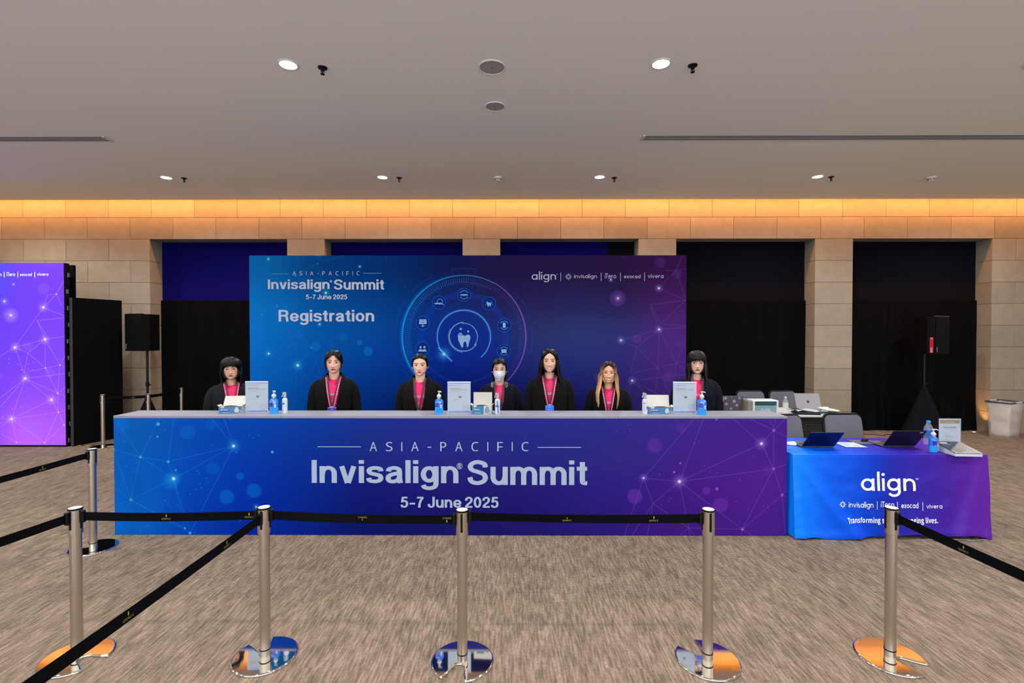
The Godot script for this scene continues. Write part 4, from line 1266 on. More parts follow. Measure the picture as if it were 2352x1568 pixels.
func stanchions() -> void:
	var row := "queue posts in the row before the counter"
	var A := stanchion(on_y(177, 1508, 0.006), deg_to_rad(70), "chrome queue post beside the printed counter's blue end, front row", row)
	var Bp := stanchion(on_y(609, 1505, 0.006), deg_to_rad(215), "chrome queue post with belts on three sides, before the blue counter", row)
	var C := stanchion(on_y(1062, 1516, 0.006), deg_to_rad(-12), "chrome queue post standing before the date on the counter", row)
	var Dp := stanchion(on_y(1625, 1514, 0.006), deg_to_rad(205), "chrome queue post standing before the purple end of the counter", row)
	var E := stanchion(on_y(2044, 1507, 0.006), deg_to_rad(42), "chrome queue post standing before the cloth-covered table", row)
	var Fp := stanchion(on_y(214, 1257, 0.006), deg_to_rad(-100), "chrome queue post close to the blue end of the counter", "queue posts near the light screen")
	var G := stanchion(on_y(237, 1026, 0.0), deg_to_rad(90), "chrome queue post beside the black masking flat", "queue posts near the light screen")
	var hp := at_px(340.7, 905, 8.02)
	var H := stanchion(hp, 0.0, "chrome queue post before the black loudspeaker on its stand", "queue posts near the light screen")
	var ip := at_px(416.6, 891, 8.9)
	var I := stanchion(ip, 0.0, "chrome queue post against the curtain next to the loudspeaker", "queue posts near the light screen")
	var off := "queue posts beside the camera"
	var A2 := stanchion(Vector3(-2.86, 0, -0.95), 0.3, "chrome queue post ending the side belt beside the counter's blue end", off)
	var B2 := stanchion(Vector3(-1.44, 0, -0.75), 0.3, "chrome queue post ending the belt from the three-belt post", off)
	var E2 := stanchion(Vector3(2.27, 0, -0.85), 0.3, "chrome queue post ending the side belt before the cloth-covered table", off)
	var F2 := stanchion(Vector3(-3.74, 0, -2.25), 0.3, "chrome queue post ending the belt nearest the light screen", off)
	belt(A, "black queue belt between the post at the blue counter end and its neighbour", Bp.position, 0.806, 0.808, 0.0, [[0.48, 1.0], [0.965, 1.0]])
	belt(Bp, "black queue belt below the title lettering, its gold print upside down", C.position, 0.808, 0.797, -0.5, [[0.5, -1.0], [0.965, -1.0]])
	belt(C, "black queue belt before the purple half of the counter", Dp.position, 0.815, 0.802, 0.35, [[0.42, 1.0], [0.8, 1.0]])
	belt(Bp, "black queue belt running from the three-belt post across the carpet", B2.position, 0.80, 0.80, 0.0, [[0.16, 1.0], [0.48, 1.0]])
	belt(A, "black queue belt running off the front row post beside the counter's blue end", A2.position, 0.806, 0.80, 0.0, [[0.23, 1.0]])
	belt(Fp, "black queue belt at the post close to the blue counter end", F2.position, 0.806, 0.80, 0.0, [[0.2, 1.0]])
	belt(E, "black queue belt running off the post before the cloth-covered table", E2.position, 0.806, 0.80, 0.0, [[0.2, 1.0]])
	belt(G, "short black queue belt before the masking flat", H.position, 0.808, 0.808, 0.0, [[0.7, 1.0]])
	belt(H, "short black queue belt between loudspeaker stand and curtain", I.position, 0.808, 0.808)
# ---------------------------------------------------------------- cloth-covered table at the end of the counter
const TAB_X0 := 2.505
const TAB_X1 := 4.255
const TAB_Z := -4.41       # front edge of the table top
const TAB_DEEP := 0.70
const TAB_Y := 0.752
var crease: FastNoiseLite

func cloth_out(g: float, f: float) -> float:      # how far the front drape hangs forward; g across, f down
	var c1 := 0.015 + 0.30 * pow(f, 1.15)
	var o := 0.045 * f
	o += 0.030 * pow(f, 0.7) * exp(-pow((g - c1) / (0.018 + 0.035 * f), 2.0))
	o -= 0.014 * f * exp(-pow((g - c1 - 0.075) / (0.03 + 0.03 * f), 2.0))
	o += 0.022 * f * exp(-pow((g - 0.02 - 0.02 * f) / 0.03, 2.0))
	var c2 := 0.985 - 0.13 * pow(f, 1.1)
	o += 0.016 * pow(f, 0.8) * exp(-pow((g - c2) / (0.02 + 0.03 * f), 2.0))
	o -= 0.012 * f * exp(-pow((g - c2 + 0.06) / 0.04, 2.0))
	o += 0.012 * f * exp(-pow((g - 0.985) / 0.02, 2.0))
	o += 0.010 * exp(-pow((f - 0.97) / 0.05, 2.0)) * (0.4 + 0.6 * sin(g * 9.0))
	o += (crease.get_noise_2d(g * 130.0 + f * 60.0, f * 90.0 - g * 60.0) * 0.008 + crease.get_noise_2d(g * 420.0, f * 300.0) * 0.0022) * minf(1.0, f * 4.0)
	return o

func cloth_table() -> void:
	crease = FastNoiseLite.new()
	crease.seed = 12; crease.frequency = 0.02; crease.fractal_octaves = 3
	var wide := TAB_X1 - TAB_X0
	var table := thing("trestle_table", "long trestle table under the blue and purple cloth", "table", Vector3((TAB_X0 + TAB_X1) / 2, 0, TAB_Z - TAB_DEEP / 2))
	part(table, "table_top", boxm(Vector3(wide - 0.012, 0.03, TAB_DEEP - 0.012), 0.003), M.white_laminate).position.y = TAB_Y - 0.02
	for s in [-1, 1]:
		for d in [-1, 1]: part(table, "leg", boxm(Vector3(0.03, TAB_Y - 0.035, 0.03), 0.004), M.grey_metal).position = Vector3(s * (wide / 2 - 0.15), (TAB_Y - 0.035) / 2, d * (TAB_DEEP / 2 - 0.1))
	var at := Vector3(TAB_X0, 0, TAB_Z)
	var t := thing("tablecloth", "satin cloth fading from blue to purple, printed align, draped over the table", "tablecloth", at)
	var im := Canvas.new(512, 64, Rect2(0, 0, 512, 64), [
		["0670ea", "055ee0", "0450d4", "0446c8", "0a36b4", "1d259e", "2a2298", "331f94", "3d1e92", "4a1e92", "541f90"],
		["0670ea", "055ee0", "0450d4", "0446c8", "0a36b4", "1d259e", "2a2298", "331f94", "3d1e92", "4a1e92", "541f90"]])
	var satin := mat("satin_cloth", Color.WHITE, 0.42, 0.0, {"albedo_texture": im.texture(), "texture_repeat": false, "metallic_specular": 0.25})
	var b := Mb.new()
	var hem := func(g: float) -> float: return 0.012 + 0.022 * smoothstep(0.30, 0.5, g) * (1.0 - smoothstep(0.9, 1.0, g)) + 0.008 * sin(g * 23.0)
	# top, rounded front edge and front drape in one sheet, from the hem up and over to the rear
	var rows := []
	for r in 41:
		var f := 1.0 - r / 40.0
		var row := []
		for c in 161:
			var g := c / 160.0
			var y: float = lerpf(TAB_Y - 0.004, hem.call(g), f)
			row.append(Vector3(g * wide, y, 0.004 + cloth_out(g, f)))
		rows.append(row)
	for d in [0.0, 0.012, 0.06, 0.2, 0.35, 0.5, 0.65, TAB_DEEP]:
		var row := []
		for c in 161:
			var g := c / 160.0
			row.append(Vector3(g * wide, TAB_Y + 0.0015 * sin(g * 30.0 + d * 20.0) * (1.0 if d > 0.05 else 0.0), -d + (0.002 if d == 0.0 else 0.0)))
		rows.append(row)
	b.grid(rows)
	for s in [0, 1]:      # the ends
		rows = []
		for r in 13:
			var f := 1.0 - r / 12.0
			var row := []
			for c in 25:
				var q := c / 24.0 if s == 1 else 1.0 - c / 24.0
				var out := 0.03 * f * (0.5 + 0.5 * sin(q * 19.0)) + 0.008
				if s == 0: out *= 0.35
				out *= smoothstep(0.0, 0.2, q)
				row.append(Vector3((wide + out) if s == 1 else -out, lerpf(TAB_Y - 0.003, 0.014, f), lerpf(0.004 + cloth_out(float(s), f), -TAB_DEEP, q)))
			rows.append(row)
		var k := b.v.size()
		b.grid(rows)
		for j in range(k, b.v.size()): b.t[j] = Vector2(float(s), 0.5)
	part(t, "cloth", b.done(), satin)
	var bend := func(o: MeshInstance3D) -> void:      # lay the print on the folds
		var m := Mb.new()
		m.add_mesh(o.mesh, Transform3D(Basis.IDENTITY, o.position))
		m.split_long(0.014)
		for j in m.v.size():
			var q := m.v[j]
			var low: float = hem.call(q.x / wide)
			var f := clampf((TAB_Y - 0.004 - q.y) / (TAB_Y - 0.004 - low), 0, 1)
			m.v[j].z = 0.004 + cloth_out(q.x / wide, f) + 0.0035 + (q.z - o.position.z)
		o.mesh = m.done()
		o.position = Vector3.ZERO
	var D := 4.385
	var L: Material = mat("cloth_print", hexc("dfe8f6"), 0.55)
	logo_row(t, D, L, at, 0.17, [["align", R(1978, 1083.5, 2102.7, 1140), 0.19], ["TM", R(2103.5, 1098, 2110, 1102)], ["*", R(1925.5, 1148, 1943.5, 1167)], ["invisalign", R(1948, 1151, 2004, 1168)], ["|", R(2013, 1150, 2014.2, 1169)], ["iTero", R(2022, 1151, 2052.5, 1164)], ["|", R(2059, 1151.5, 2060.2, 1170)], ["exocad", R(2068, 1153, 2107, 1166), 0.2], ["|", R(2116.4, 1152.5, 2117.6, 1171.5)], ["vivera", R(2125, 1156.5, 2162, 1167)]])
	put_text(t, "Transforming smiles, changing lives.", true, R(1942, 1186.5, 2151, 1203), D, L, at)
	for o in t.get_children():
		if o.name.contains("letter") or o.name.contains("line"): bend.call(o)
	# white leads peeping out below the hem
	var lead := thing("white_cable", "white cable lying in loops under the hem of the purple cloth", "cable", Vector3(3.86, 0, -4.345))
	var pts := []
	for j in 61:
		var f := j / 60.0
		pts.append(Vector3(lerpf(-0.32, 0.36, f) + 0.05 * sin(f * 31.0), 0.006 + 0.004 * absf(sin(f * 17.0)), 0.012 * sin(f * 19.0) + 0.01))
	b = Mb.new()
	b.tube(pts, 0.0035, 6)
	part(lead, "lead", b.done(), M.white_laminate)

# ---------------------------------------------------------------- grey table behind, chairs
const BT_Z := -6.52
const BT_Y := 0.755
func back_table() -> void:
	var x1 := at_px(1942, 953, 6.52).x
	var wide := 1.8
	var t := thing("grey_table", "grey office table with a black perforated front panel, laptops on it", "table", Vector3(x1 - wide / 2, 0, BT_Z - 0.36))
	var top := mat("grey_laminate", hexc("b9bcc0"), 0.4)
	part(t, "table_top", boxm(Vector3(wide, 0.028, 0.72), 0.004), top).position.y = BT_Y - 0.014
	part(t, "modesty_panel", boxm(Vector3(wide - 0.14, 0.36, 0.012)), M.black_plastic).position = Vector3(0, BT_Y - 0.215, 0.29)
	var holes := Mb.new()
	for r in 17:
		for c in 86:
			holes.xf = Transform3D(Basis.IDENTITY, Vector3(-0.83 + c * 0.0195 + (0.00975 if r % 2 else 0.0), BT_Y - 0.05 - r * 0.0205, 0.2965))
			holes.face([Vector3(-0.0022, -0.0022, 0), Vector3(0.0022, -0.0022, 0), Vector3(0.0022, 0.0022, 0), Vector3(-0.0022, 0.0022, 0)], Vector3(0, 0, -1))
	var h := part(t, "perforation", holes.done(), mat("pale_dots", hexc("b8b4ae"), 0.7))
	h.set_meta("kind", "stuff")
	for s in [-1, 1]:
		part(t, "leg_frame", boxm(Vector3(0.05, BT_Y - 0.03, 0.06), 0.005), M.dark_metal).position = Vector3(s * (wide / 2 - 0.06), (BT_Y - 0.03) / 2, 0.0)
		part(t, "foot", boxm(Vector3(0.05, 0.03, 0.6), 0.005), M.dark_metal).position = Vector3(s * (wide / 2 - 0.06), 0.015, 0)

func round_rect(w: float, h: float, r: float, n := 6, top_in := 0.0) -> PackedVector2Array:
	var out := PackedVector2Array()
	for q in [[1, 1, 0], [-1, 1, 90], [-1, -1, 180], [1, -1, 270]]:
		for k in n + 1:
			var a := deg_to_rad(q[2] + 90.0 * k / n)
			var p := Vector2(q[0] * (w / 2 - r) + cos(a) * r, q[1] * (h / 2 - r) + sin(a) * r)
			p.x *= 1.0 - top_in * (p.y / h + 0.5)
			out.append(p)
	return out

func chair(p: Vector3, turn: float, label: String, group: String, tone: Material) -> void:
	var t := thing("office_chair", label, "chair", Vector3(p.x, 0, p.z), turn, group)
	var b := Mb.new()
	var o := round_rect(0.46, 0.46, 0.07, 8, 0.06)
	var inner := PackedVector2Array()
	for q in o: inner.append(q * 0.955)
	var tilt := Transform3D(Basis(Vector3.RIGHT, deg_to_rad(-9)), Vector3(0, 0.715, -0.23))
	b.prism(inner, -0.022, 0.03)
	var back := part(t, "backrest", b.done(), tone)
	back.transform = tilt
	b = Mb.new()
	var ring := []
	for q in o: ring.append(Vector3(q.x, q.y, 0))
	ring.append(ring[0])
	b.tube(ring, 0.013, 8, 1.0, false)
	part(t, "back_frame", b.done(), M.black_plastic).transform = tilt
	b = Mb.new()
	b.prism(round_rect(0.47, 0.44, 0.06, 6), -0.03, 0.03)
	part(t, "seat", b.done(), tone).transform = Transform3D(Basis(Vector3.RIGHT, -PI / 2), Vector3(0, 0.44, 0))
	for s in [-1, 1]:
		b = Mb.new()
		b.tube([Vector3(s * 0.19, 0.62, -0.25), Vector3(s * 0.19, 0.45, -0.22), Vector3(s * 0.2, 0.40, -0.18)], 0.012, 8)
		part(t, "back_support", b.done(), M.dark_metal)
		for d in [-1, 1]:
			b = Mb.new()
			b.tube([Vector3(s * 0.19, 0.41, d * 0.16), Vector3(s * 0.23, 0.0, d * 0.23)], 0.011, 8)
			part(t, "leg", b.done(), M.dark_metal)

func chairs() -> void:
	var mesh_cloth := mat("chair_mesh", hexc("5c5c69"), 0.85)
	var g := "grey chairs at the two tables"
	var a := at_px(1944, 960, 5.42)
	chair(Vector3(a.x, 0, -5.22), 0.06, "grey office chair behind the black mouse on the cloth-covered table", g, mesh_cloth)
	a = at_px(1822, 970, 5.3)
	chair(Vector3(a.x, 0, -5.15), 0.22, "grey office chair behind the counter's purple end, next to the dark blue laptop", g, mesh_cloth)
	a = at_px(1730, 905, 7.6)
	chair(Vector3(a.x, 0, -7.45), 0.0, "grey office chair behind the white card printer", g, mesh_cloth)
	a = at_px(1808, 905, 7.6)
	chair(Vector3(a.x, 0, -7.45), 0.1, "grey office chair behind the clear water bottle", g, mesh_cloth)

# ---------------------------------------------------------------- loudspeakers
func loudspeaker(top: Vector3, high: float, turn: float, label: String, grille_label: String, mark_side: float) -> void:
	var t := thing("loudspeaker", label, "loudspeaker", Vector3(top.x, top.y - high, top.z), turn, "loudspeakers on stands")
	var plan := PackedVector2Array([Vector2(-0.205, 0.18), Vector2(0.205, 0.18), Vector2(0.205, 0.06), Vector2(0.13, -0.18), Vector2(-0.13, -0.18), Vector2(-0.205, 0.06)])
	var b := Mb.new()
	b.xf = Transform3D(Basis(Vector3.RIGHT, PI / 2), Vector3.ZERO)
	var flip := PackedVector2Array()
	for q in plan: flip.append(Vector2(q.x, q.y))
	b.prism(flip, -high, 0.0)
	part(t, "cabinet", b.done(), M.black_plastic)
	part(t, "grille", boxm(Vector3(0.39, high - 0.03, 0.014), 0.004), mat("speaker_cloth_" + grille_label, hexc("0b0c10"), 0.85, 0.0, {"metallic_specular": 0.2})).position = Vector3(0, high / 2, 0.186)
	part(t, "top_edge", boxm(Vector3(0.41, 0.008, 0.03), 0.002), M.grey_metal if grille_label == "right" else M.black_plastic).position = Vector3(0, high + 0.003, 0.17)
	var o := part(t, "lettering", text_mesh("OPERA", true, 0.085, 0.022), M.print_white)
	o.transform = Transform3D(Basis(Vector3.BACK, PI / 2), Vector3(mark_side * 0.165, 0.075, 0.1945))
	if grille_label == "right":
		part(t, "red_label", boxm(Vector3(0.05, 0.27, 0.002)), mat("label_red", hexc("e01838"), 0.5), "red label strip").transform = Transform3D(Basis(Vector3.UP, -PI / 2), Vector3(-0.2065, 0.15, 0.13))
		var r := part(t, "lettering", text_mesh("1200", true, 0.12, 0.034), mat("label_dark", hexc("4a0612"), 0.6))
		r.transform = Transform3D(Basis(Vector3.UP, -PI / 2) * Basis(Vector3.BACK, PI / 2), Vector3(-0.2082, 0.18, 0.13))
		for k in 4: part(t, "label_mark", boxm(Vector3(0.03, 0.018, 0.001)), M.print_white).transform = Transform3D(Basis(Vector3.UP, -PI / 2), Vector3(-0.208, [0.035, 0.06, 0.09, 0.27][k], 0.13))

func speaker_stand(p: Vector3, top: float, knob: float, skirt_top: float, wide: float, label: String, skirt: bool) -> void:
	var t := thing("speaker_stand", label, "speaker stand", Vector3(p.x, 0, p.z), 0, "loudspeaker stands")
	var b := Mb.new()
	b.lathe([Vector2(0.0, 0.35), Vector2(0.019, 0.35), Vector2(0.019, top), Vector2(0.0, top)], 16)
	part(t, "pole", b.done(), M.dark_metal)
	b = Mb.new()
	b.lathe([Vector2(0.0, knob - 0.04), Vector2(0.028, knob - 0.04), Vector2(0.028, knob + 0.04), Vector2(0.0, knob + 0.04)], 16)
	b.box(Vector3(0.045, knob - 0.01, 0.01), Vector3(0.05, 0.02, 0.02), 0.004)
	part(t, "clamp", b.done(), M.black_plastic)
	for k in 3:
		var a := TAU * k / 3 + 0.5
		b = Mb.new()
		b.tube([Vector3(0, skirt_top - 0.03, 0), Vector3(sin(a) * wide * 0.95, 0.015, cos(a) * wide * 0.95)], 0.012, 8)
		part(t, "leg", b.done(), M.dark_metal)
	if skirt:
		b = Mb.new()
		var rows := []
		for r in 9:
			var f := r / 8.0
			var row := []
			for k in 36:
				var a := TAU * k / 36
				var tri := 0.62 + 0.38 * pow(absf(cos((a - 0.5) * 1.5)), 0.8)
				var rad := lerpf(wide * 1.05 * tri, 0.03, f)
				row.append(Vector3(sin(a) * rad, lerpf(0.006, skirt_top, f), cos(a) * rad))
			rows.append(row)
		b.grid(rows, true)
		part(t, "skirt", b.done(), mat("scrim_cloth", hexc("0b0d13"), 0.9, 0.0, {"metallic_specular": 0.2}))

func speakers() -> void:
	var D := 8.62
	var a := at_px(328, 722, D)
	var c := at_px(338, 805, D)
	speaker_stand(Vector3(c.x, 0, c.z), c.y + 0.0, at_px(338, 882, D).y, at_px(338, 912, D).y, 0.30, "black loudspeaker stand with a cloth skirt beside the masking flat", true)
	loudspeaker(Vector3(c.x - 0.05, a.y, c.z), a.y - c.y, deg_to_rad(-16), "black loudspeaker on a stand before the stone wall, next to the masking flat", "left", -1.0)
	D = 8.86
	a = at_px(2146, 727, D)
	c = at_px(2123, 811, D)
	speaker_stand(Vector3(c.x, 0, c.z), c.y, at_px(2123, 880, D).y, at_px(2123, 886, D).y, 0.36, "black loudspeaker stand with a dark triangular cloth skirt before the curtain", true)
	loudspeaker(Vector3(c.x + 0.12, a.y, c.z - 0.02), a.y - c.y, deg_to_rad(22), "black loudspeaker with a red label on a stand before the curtain", "right", -1.0)
# ---------------------------------------------------------------- small things
func top_of_counter() -> float: return at_px(1000, 955.5, 4.437).y

func item_materials() -> void:
	mat("gel_blue", hexc("0468d2"), 0.12, 0.0, {"clearcoat_enabled": true, "clearcoat": 1.0, "clearcoat_roughness": 0.05})
	mat("gel_light", hexc("0a8ce0"), 0.12, 0.0, {"clearcoat_enabled": true, "clearcoat": 1.0, "clearcoat_roughness": 0.05})
	mat("pump_white", hexc("b4bac0"), 0.4)
	mat("label_navy", hexc("0c2fae"), 0.4)
	mat("label_white", hexc("b8c0ca"), 0.5)
	mat("label_red_mark", hexc("c8384a"), 0.5)
	mat("spray_white", hexc("bcc2cc"), 0.35)
	mat("spray_grey", hexc("8f999e"), 0.4)
	mat("tape_blue", hexc("1c56c0"), 0.5)
	mat("box_blue", hexc("376c94"), 0.6)
	mat("box_teal", hexc("1d6e92"), 0.6)
	mat("card_white", hexc("b2b2ae"), 0.7)
	mat("paper", hexc("a0b0c0"), 0.8)
	mat("ink", hexc("232a38"), 0.8)
	mat("ink_blue", hexc("2f62ac"), 0.8)
	mat("ink_pale", hexc("7482a0"), 0.8)
	mat("acrylic", Color(0.95, 0.97, 1.0, 0.06), 0.03, 0.0, {"transparency": BaseMaterial3D.TRANSPARENCY_ALPHA})
	mat("clear_plastic", Color(0.95, 0.98, 1.0, 0.12), 0.06, 0.0, {"transparency": BaseMaterial3D.TRANSPARENCY_ALPHA})
	mat("laptop_silver", hexc("84868e"), 0.35, 0.7)
	mat("laptop_navy", hexc("05053a"), 0.35, 0.3)
	mat("laptop_black", hexc("0b0b10"), 0.4)
	mat("laptop_grey", hexc("4b4b4f"), 0.5)
	mat("key_dark", hexc("141417"), 0.6)

func sanitizer(u: float, v: float, y: float, label: String, turn := 0.0, k := 1.0) -> void:
	var t := thing("hand_sanitizer", label, "sanitizer bottle", on_y(u, v, y), turn, "blue pump bottles of hand gel")
	t.scale = Vector3.ONE * k
	var b := Mb.new()
	b.lathe([Vector2(0.0, 0.0), Vector2(0.036, 0.0), Vector2(0.040, 0.006), Vector2(0.040, 0.062)], 28, Vector3.ZERO, 1.0, 0.7)
	part(t, "bottle_base", b.done(), M.gel_light)
	b = Mb.new()
	b.lathe([Vector2(0.040, 0.062), Vector2(0.040, 0.118), Vector2(0.036, 0.132), Vector2(0.024, 0.142), Vector2(0.014, 0.147), Vector2(0.013, 0.152)], 28, Vector3.ZERO, 1.0, 0.7)
	part(t, "bottle_body", b.done(), M.gel_blue)
	part(t, "front_label", boxm(Vector3(0.036, 0.048, 0.003), 0.001), M.label_navy).position = Vector3(-0.012, 0.088, 0.0275)
	part(t, "label_line", boxm(Vector3(0.036, 0.003, 0.001)), M.label_white).position = Vector3(-0.012, 0.113, 0.0295)
	part(t, "label_line", boxm(Vector3(0.03, 0.002, 0.001)), M.label_white).position = Vector3(-0.012, 0.066, 0.0295)
	part(t, "label_mark", boxm(Vector3(0.004, 0.012, 0.001)), M.label_red_mark).position = Vector3(0.005, 0.074, 0.0295)
	part(t, "side_label", boxm(Vector3(0.018, 0.012, 0.003)), M.label_white).transform = Transform3D(Basis(Vector3.UP, 0.55), Vector3(0.024, 0.084, 0.0215))
	part(t, "side_label", boxm(Vector3(0.018, 0.012, 0.003)), M.label_white).transform = Transform3D(Basis(Vector3.UP, 0.55), Vector3(0.024, 0.068, 0.0215))
	b = Mb.new()
	b.lathe([Vector2(0.012, 0.146), Vector2(0.012, 0.155), Vector2(0.019, 0.157), Vector2(0.021, 0.172), Vector2(0.014, 0.184), Vector2(0.006, 0.190), Vector2(0.006, 0.205)], 20)
	part(t, "pump_collar", b.done(), M.pump_white)
	b = Mb.new()
	b.lathe([Vector2(0.006, 0.204), Vector2(0.011, 0.206), Vector2(0.013, 0.216), Vector2(0.0, 0.218)], 16)
	b.tube([Vector3(0, 0.212, 0), Vector3(0.018, 0.213, 0.012), Vector3(0.028, 0.207, 0.02)], [0.006, 0.005, 0.004], 8)
	part(t, "pump_head", b.done(), M.pump_white)

func spray(u: float, v: float, y: float, label: String, turn: float, style: int) -> void:
	var t := thing("spray_bottle", label, "spray bottle", on_y(u, v, y), turn, "white trigger spray bottles")
	var b := Mb.new()
	b.lathe([Vector2(0.0, 0.0), Vector2(0.023, 0.0), Vector2(0.0245, 0.004), Vector2(0.0245, 0.128), Vector2(0.020, 0.138), Vector2(0.012, 0.142), Vector2(0.012, 0.146)], 24)
	part(t, "bottle", b.done(), M.spray_white)
	b = Mb.new()
	b.lathe([Vector2(0.012, 0.140), Vector2(0.014, 0.143), Vector2(0.014, 0.160), Vector2(0.009, 0.164)], 18)
	part(t, "collar", b.done(), M.spray_grey)
	b = Mb.new()
	b.xf = Transform3D(Basis.IDENTITY, Vector3(0, 0, -0.009))
	b.prism(PackedVector2Array([Vector2(0.012, 0.160), Vector2(0.014, 0.186), Vector2(0.008, 0.196), Vector2(-0.008, 0.199), Vector2(-0.020, 0.195), Vector2(-0.021, 0.186), Vector2(-0.010, 0.182), Vector2(-0.010, 0.160)]), 0.0, 0.018)
	part(t, "spray_head", b.done(), M.spray_grey)
	b = Mb.new()
	b.xf = Transform3D(Basis.IDENTITY, Vector3(0, 0, -0.006))
	b.prism(PackedVector2Array([Vector2(-0.012, 0.183), Vector2(-0.017, 0.184), Vector2(-0.027, 0.156), Vector2(-0.023, 0.154)]), 0.0, 0.012)
	part(t, "trigger", b.done(), M.pump_white)
	var turn_in := Basis(Vector3.UP, -turn)
	if style == 0:
		part(t, "blue_label", boxm(Vector3(0.03, 0.016, 0.003)), M.tape_blue).transform = Transform3D(turn_in, turn_in * Vector3(-0.008, 0.092, 0.0235))
		part(t, "red_mark", boxm(Vector3(0.008, 0.012, 0.002)), M.label_red_mark).transform = Transform3D(turn_in, turn_in * Vector3(-0.008, 0.03, 0.0238))
	elif style == 1:
		part(t, "blue_tape", boxm(Vector3(0.01, 0.12, 0.002)), M.tape_blue).transform = Transform3D(turn_in * Basis(Vector3.BACK, 0.09), turn_in * Vector3(0.004, 0.068, 0.0245))
		part(t, "blue_tape", boxm(Vector3(0.032, 0.018, 0.002)), M.tape_blue).transform = Transform3D(turn_in, turn_in * Vector3(-0.002, 0.078, 0.0248))
	else:
		part(t, "blue_label", boxm(Vector3(0.014, 0.02, 0.003)), M.tape_blue).transform = Transform3D(turn_in, turn_in * Vector3(0.014, 0.062, 0.0215))
		part(t, "blue_label", boxm(Vector3(0.02, 0.008, 0.002)), M.tape_blue).transform = Transform3D(turn_in, turn_in * Vector3(-0.01, 0.104, 0.0235))
		for k in 6: part(t, "printed_line", boxm(Vector3(0.016, 0.0015, 0.001)), M.ink_pale).transform = Transform3D(turn_in, turn_in * Vector3(-0.008, 0.03 + k * 0.01, 0.0242))

func mask_box(u: float, v: float, y: float, w: float, h: float, d: float, turn: float, lid: float, lean: float, label: String, style: int) -> void:
	var t := thing("mask_box", label, "mask box", on_y(u, v, y), turn, "opened boxes of face masks")
	var wall := 0.002
	t.position.z -= d / 2
	part(t, "front_wall", boxm(Vector3(w, h, wall)), M.box_blue if style != 1 else M.box_teal).position = Vector3(0, h / 2, d / 2)
	part(t, "rear_wall", boxm(Vector3(w, h, wall)), M.card_white).position = Vector3(0, h / 2, -d / 2)
	for s in [-1, 1]: part(t, "end_wall", boxm(Vector3(wall, h, d)), M.card_white).position = Vector3(s * w / 2, h / 2, 0)
	part(t, "bottom", boxm(Vector3(w, wall, d)), M.card_white).position.y = wall / 2
	part(t, "lid_flap", boxm(Vector3(w * 0.97, lid, wall), 0.0, Vector3(0, lid / 2, 0)), M.card_white).transform = Transform3D(Basis(Vector3.RIGHT, -lean), Vector3(0, h - 0.002, -d / 2))
	for s in [-1, 1]: part(t, "dust_flap", boxm(Vector3(wall, 0.02, d * 0.9), 0.0, Vector3(0, 0.01, 0)), M.card_white).transform = Transform3D(Basis(Vector3.BACK, -s * 0.9), Vector3(s * w / 2, h - 0.001, 0))
	for k in 3:
		var b := Mb.new()
		var rows := []
		for r in 5:
			var row := []
			for c in 9:
				var q := c / 8.0
				row.append(Vector3((q - 0.5) * w * 0.9, h - 0.012 + k * 0.004 + 0.012 * sin(q * PI) * (0.6 + 0.4 * sin(r * 1.3 + k)), (r / 4.0 - 0.5) * d * -0.85))
			rows.append(row)
		b.grid(rows)
		part(t, "paper_mask", b.done(), M.card_white)
	var z := d / 2 + wall
	part(t, "lettering", text_mesh("Welcare", true, w * 0.3, h * 0.2), M.label_white).position = Vector3(-w * 0.26, h * 0.58, z)
	part(t, "tear_tab", boxm(Vector3(w * 0.15, h * 0.22, 0.001)), M.card_white).position = Vector3(-w * 0.34, h * 0.9, z)
	part(t, "printed_line", boxm(Vector3(w * 0.34, h * 0.1, 0.0008)), M.label_navy if style != 1 else M.box_blue).position = Vector3(-w * 0.2, h * 0.34, z)
	part(t, "printed_line", boxm(Vector3(w * 0.3, h * 0.04, 0.0008)), M.label_white).position = Vector3(-w * 0.2, h * 0.18, z)
	if style == 1: part(t, "white_panel", boxm(Vector3(w * 0.4, h, 0.001)), M.card_white).position = Vector3(w * 0.305, h / 2, z - 0.0005)
	var m := Mb.new()
	m.prism(PackedVector2Array([Vector2(-0.3, 0.0), Vector2(-0.12, 0.42), Vector2(0.14, 0.44), Vector2(0.28, 0.1), Vector2(0.3, -0.2), Vector2(0.02, -0.36), Vector2(-0.22, -0.3)]), 0.0, 0.004)
	var mk := part(t, "mask_picture", m.done(), M.card_white if style != 1 else M.ink_pale)
	mk.transform = Transform3D(Basis.from_scale(Vector3(h * 0.95, h * 0.95, 0.3)), Vector3(w * 0.27, h * 0.46, z))
	m = Mb.new()
	var loop := []
	for q in arc(0, 0, h * 0.2, h * 0.2, 0, 360, 16): loop.append(Vector2(q.x, q.y))
	m.ribbon(loop, h * 0.07)
	part(t, "mask_loop", m.done(), M.card_white if style != 1 else M.ink_pale).position = Vector3(w * 0.41, h * 0.25, z + 0.002)

func sign_stand(u: float, v: float, y: float, label: String, turn: float, w: float, h: float) -> Node3D:
	var t := thing("sign_holder", label, "sign", on_y(u, v, y), turn, "acrylic sign holders")
	part(t, "foot", boxm(Vector3(w, 0.003, 0.07), 0.001), M.acrylic).position = Vector3(0, 0.0015, -0.02)
	part(t, "rear_sheet", boxm(Vector3(w, h, 0.002)), M.acrylic).position = Vector3(0, h / 2 + 0.003, -0.003)
	part(t, "paper", boxm(Vector3(w - 0.006, h - 0.008, 0.0008)), M.paper).position = Vector3(0, h / 2 + 0.004, -0.0012)
	part(t, "front_sheet", boxm(Vector3(w, h, 0.002)), M.acrylic).position = Vector3(0, h / 2 + 0.003, 0.003)
	return t

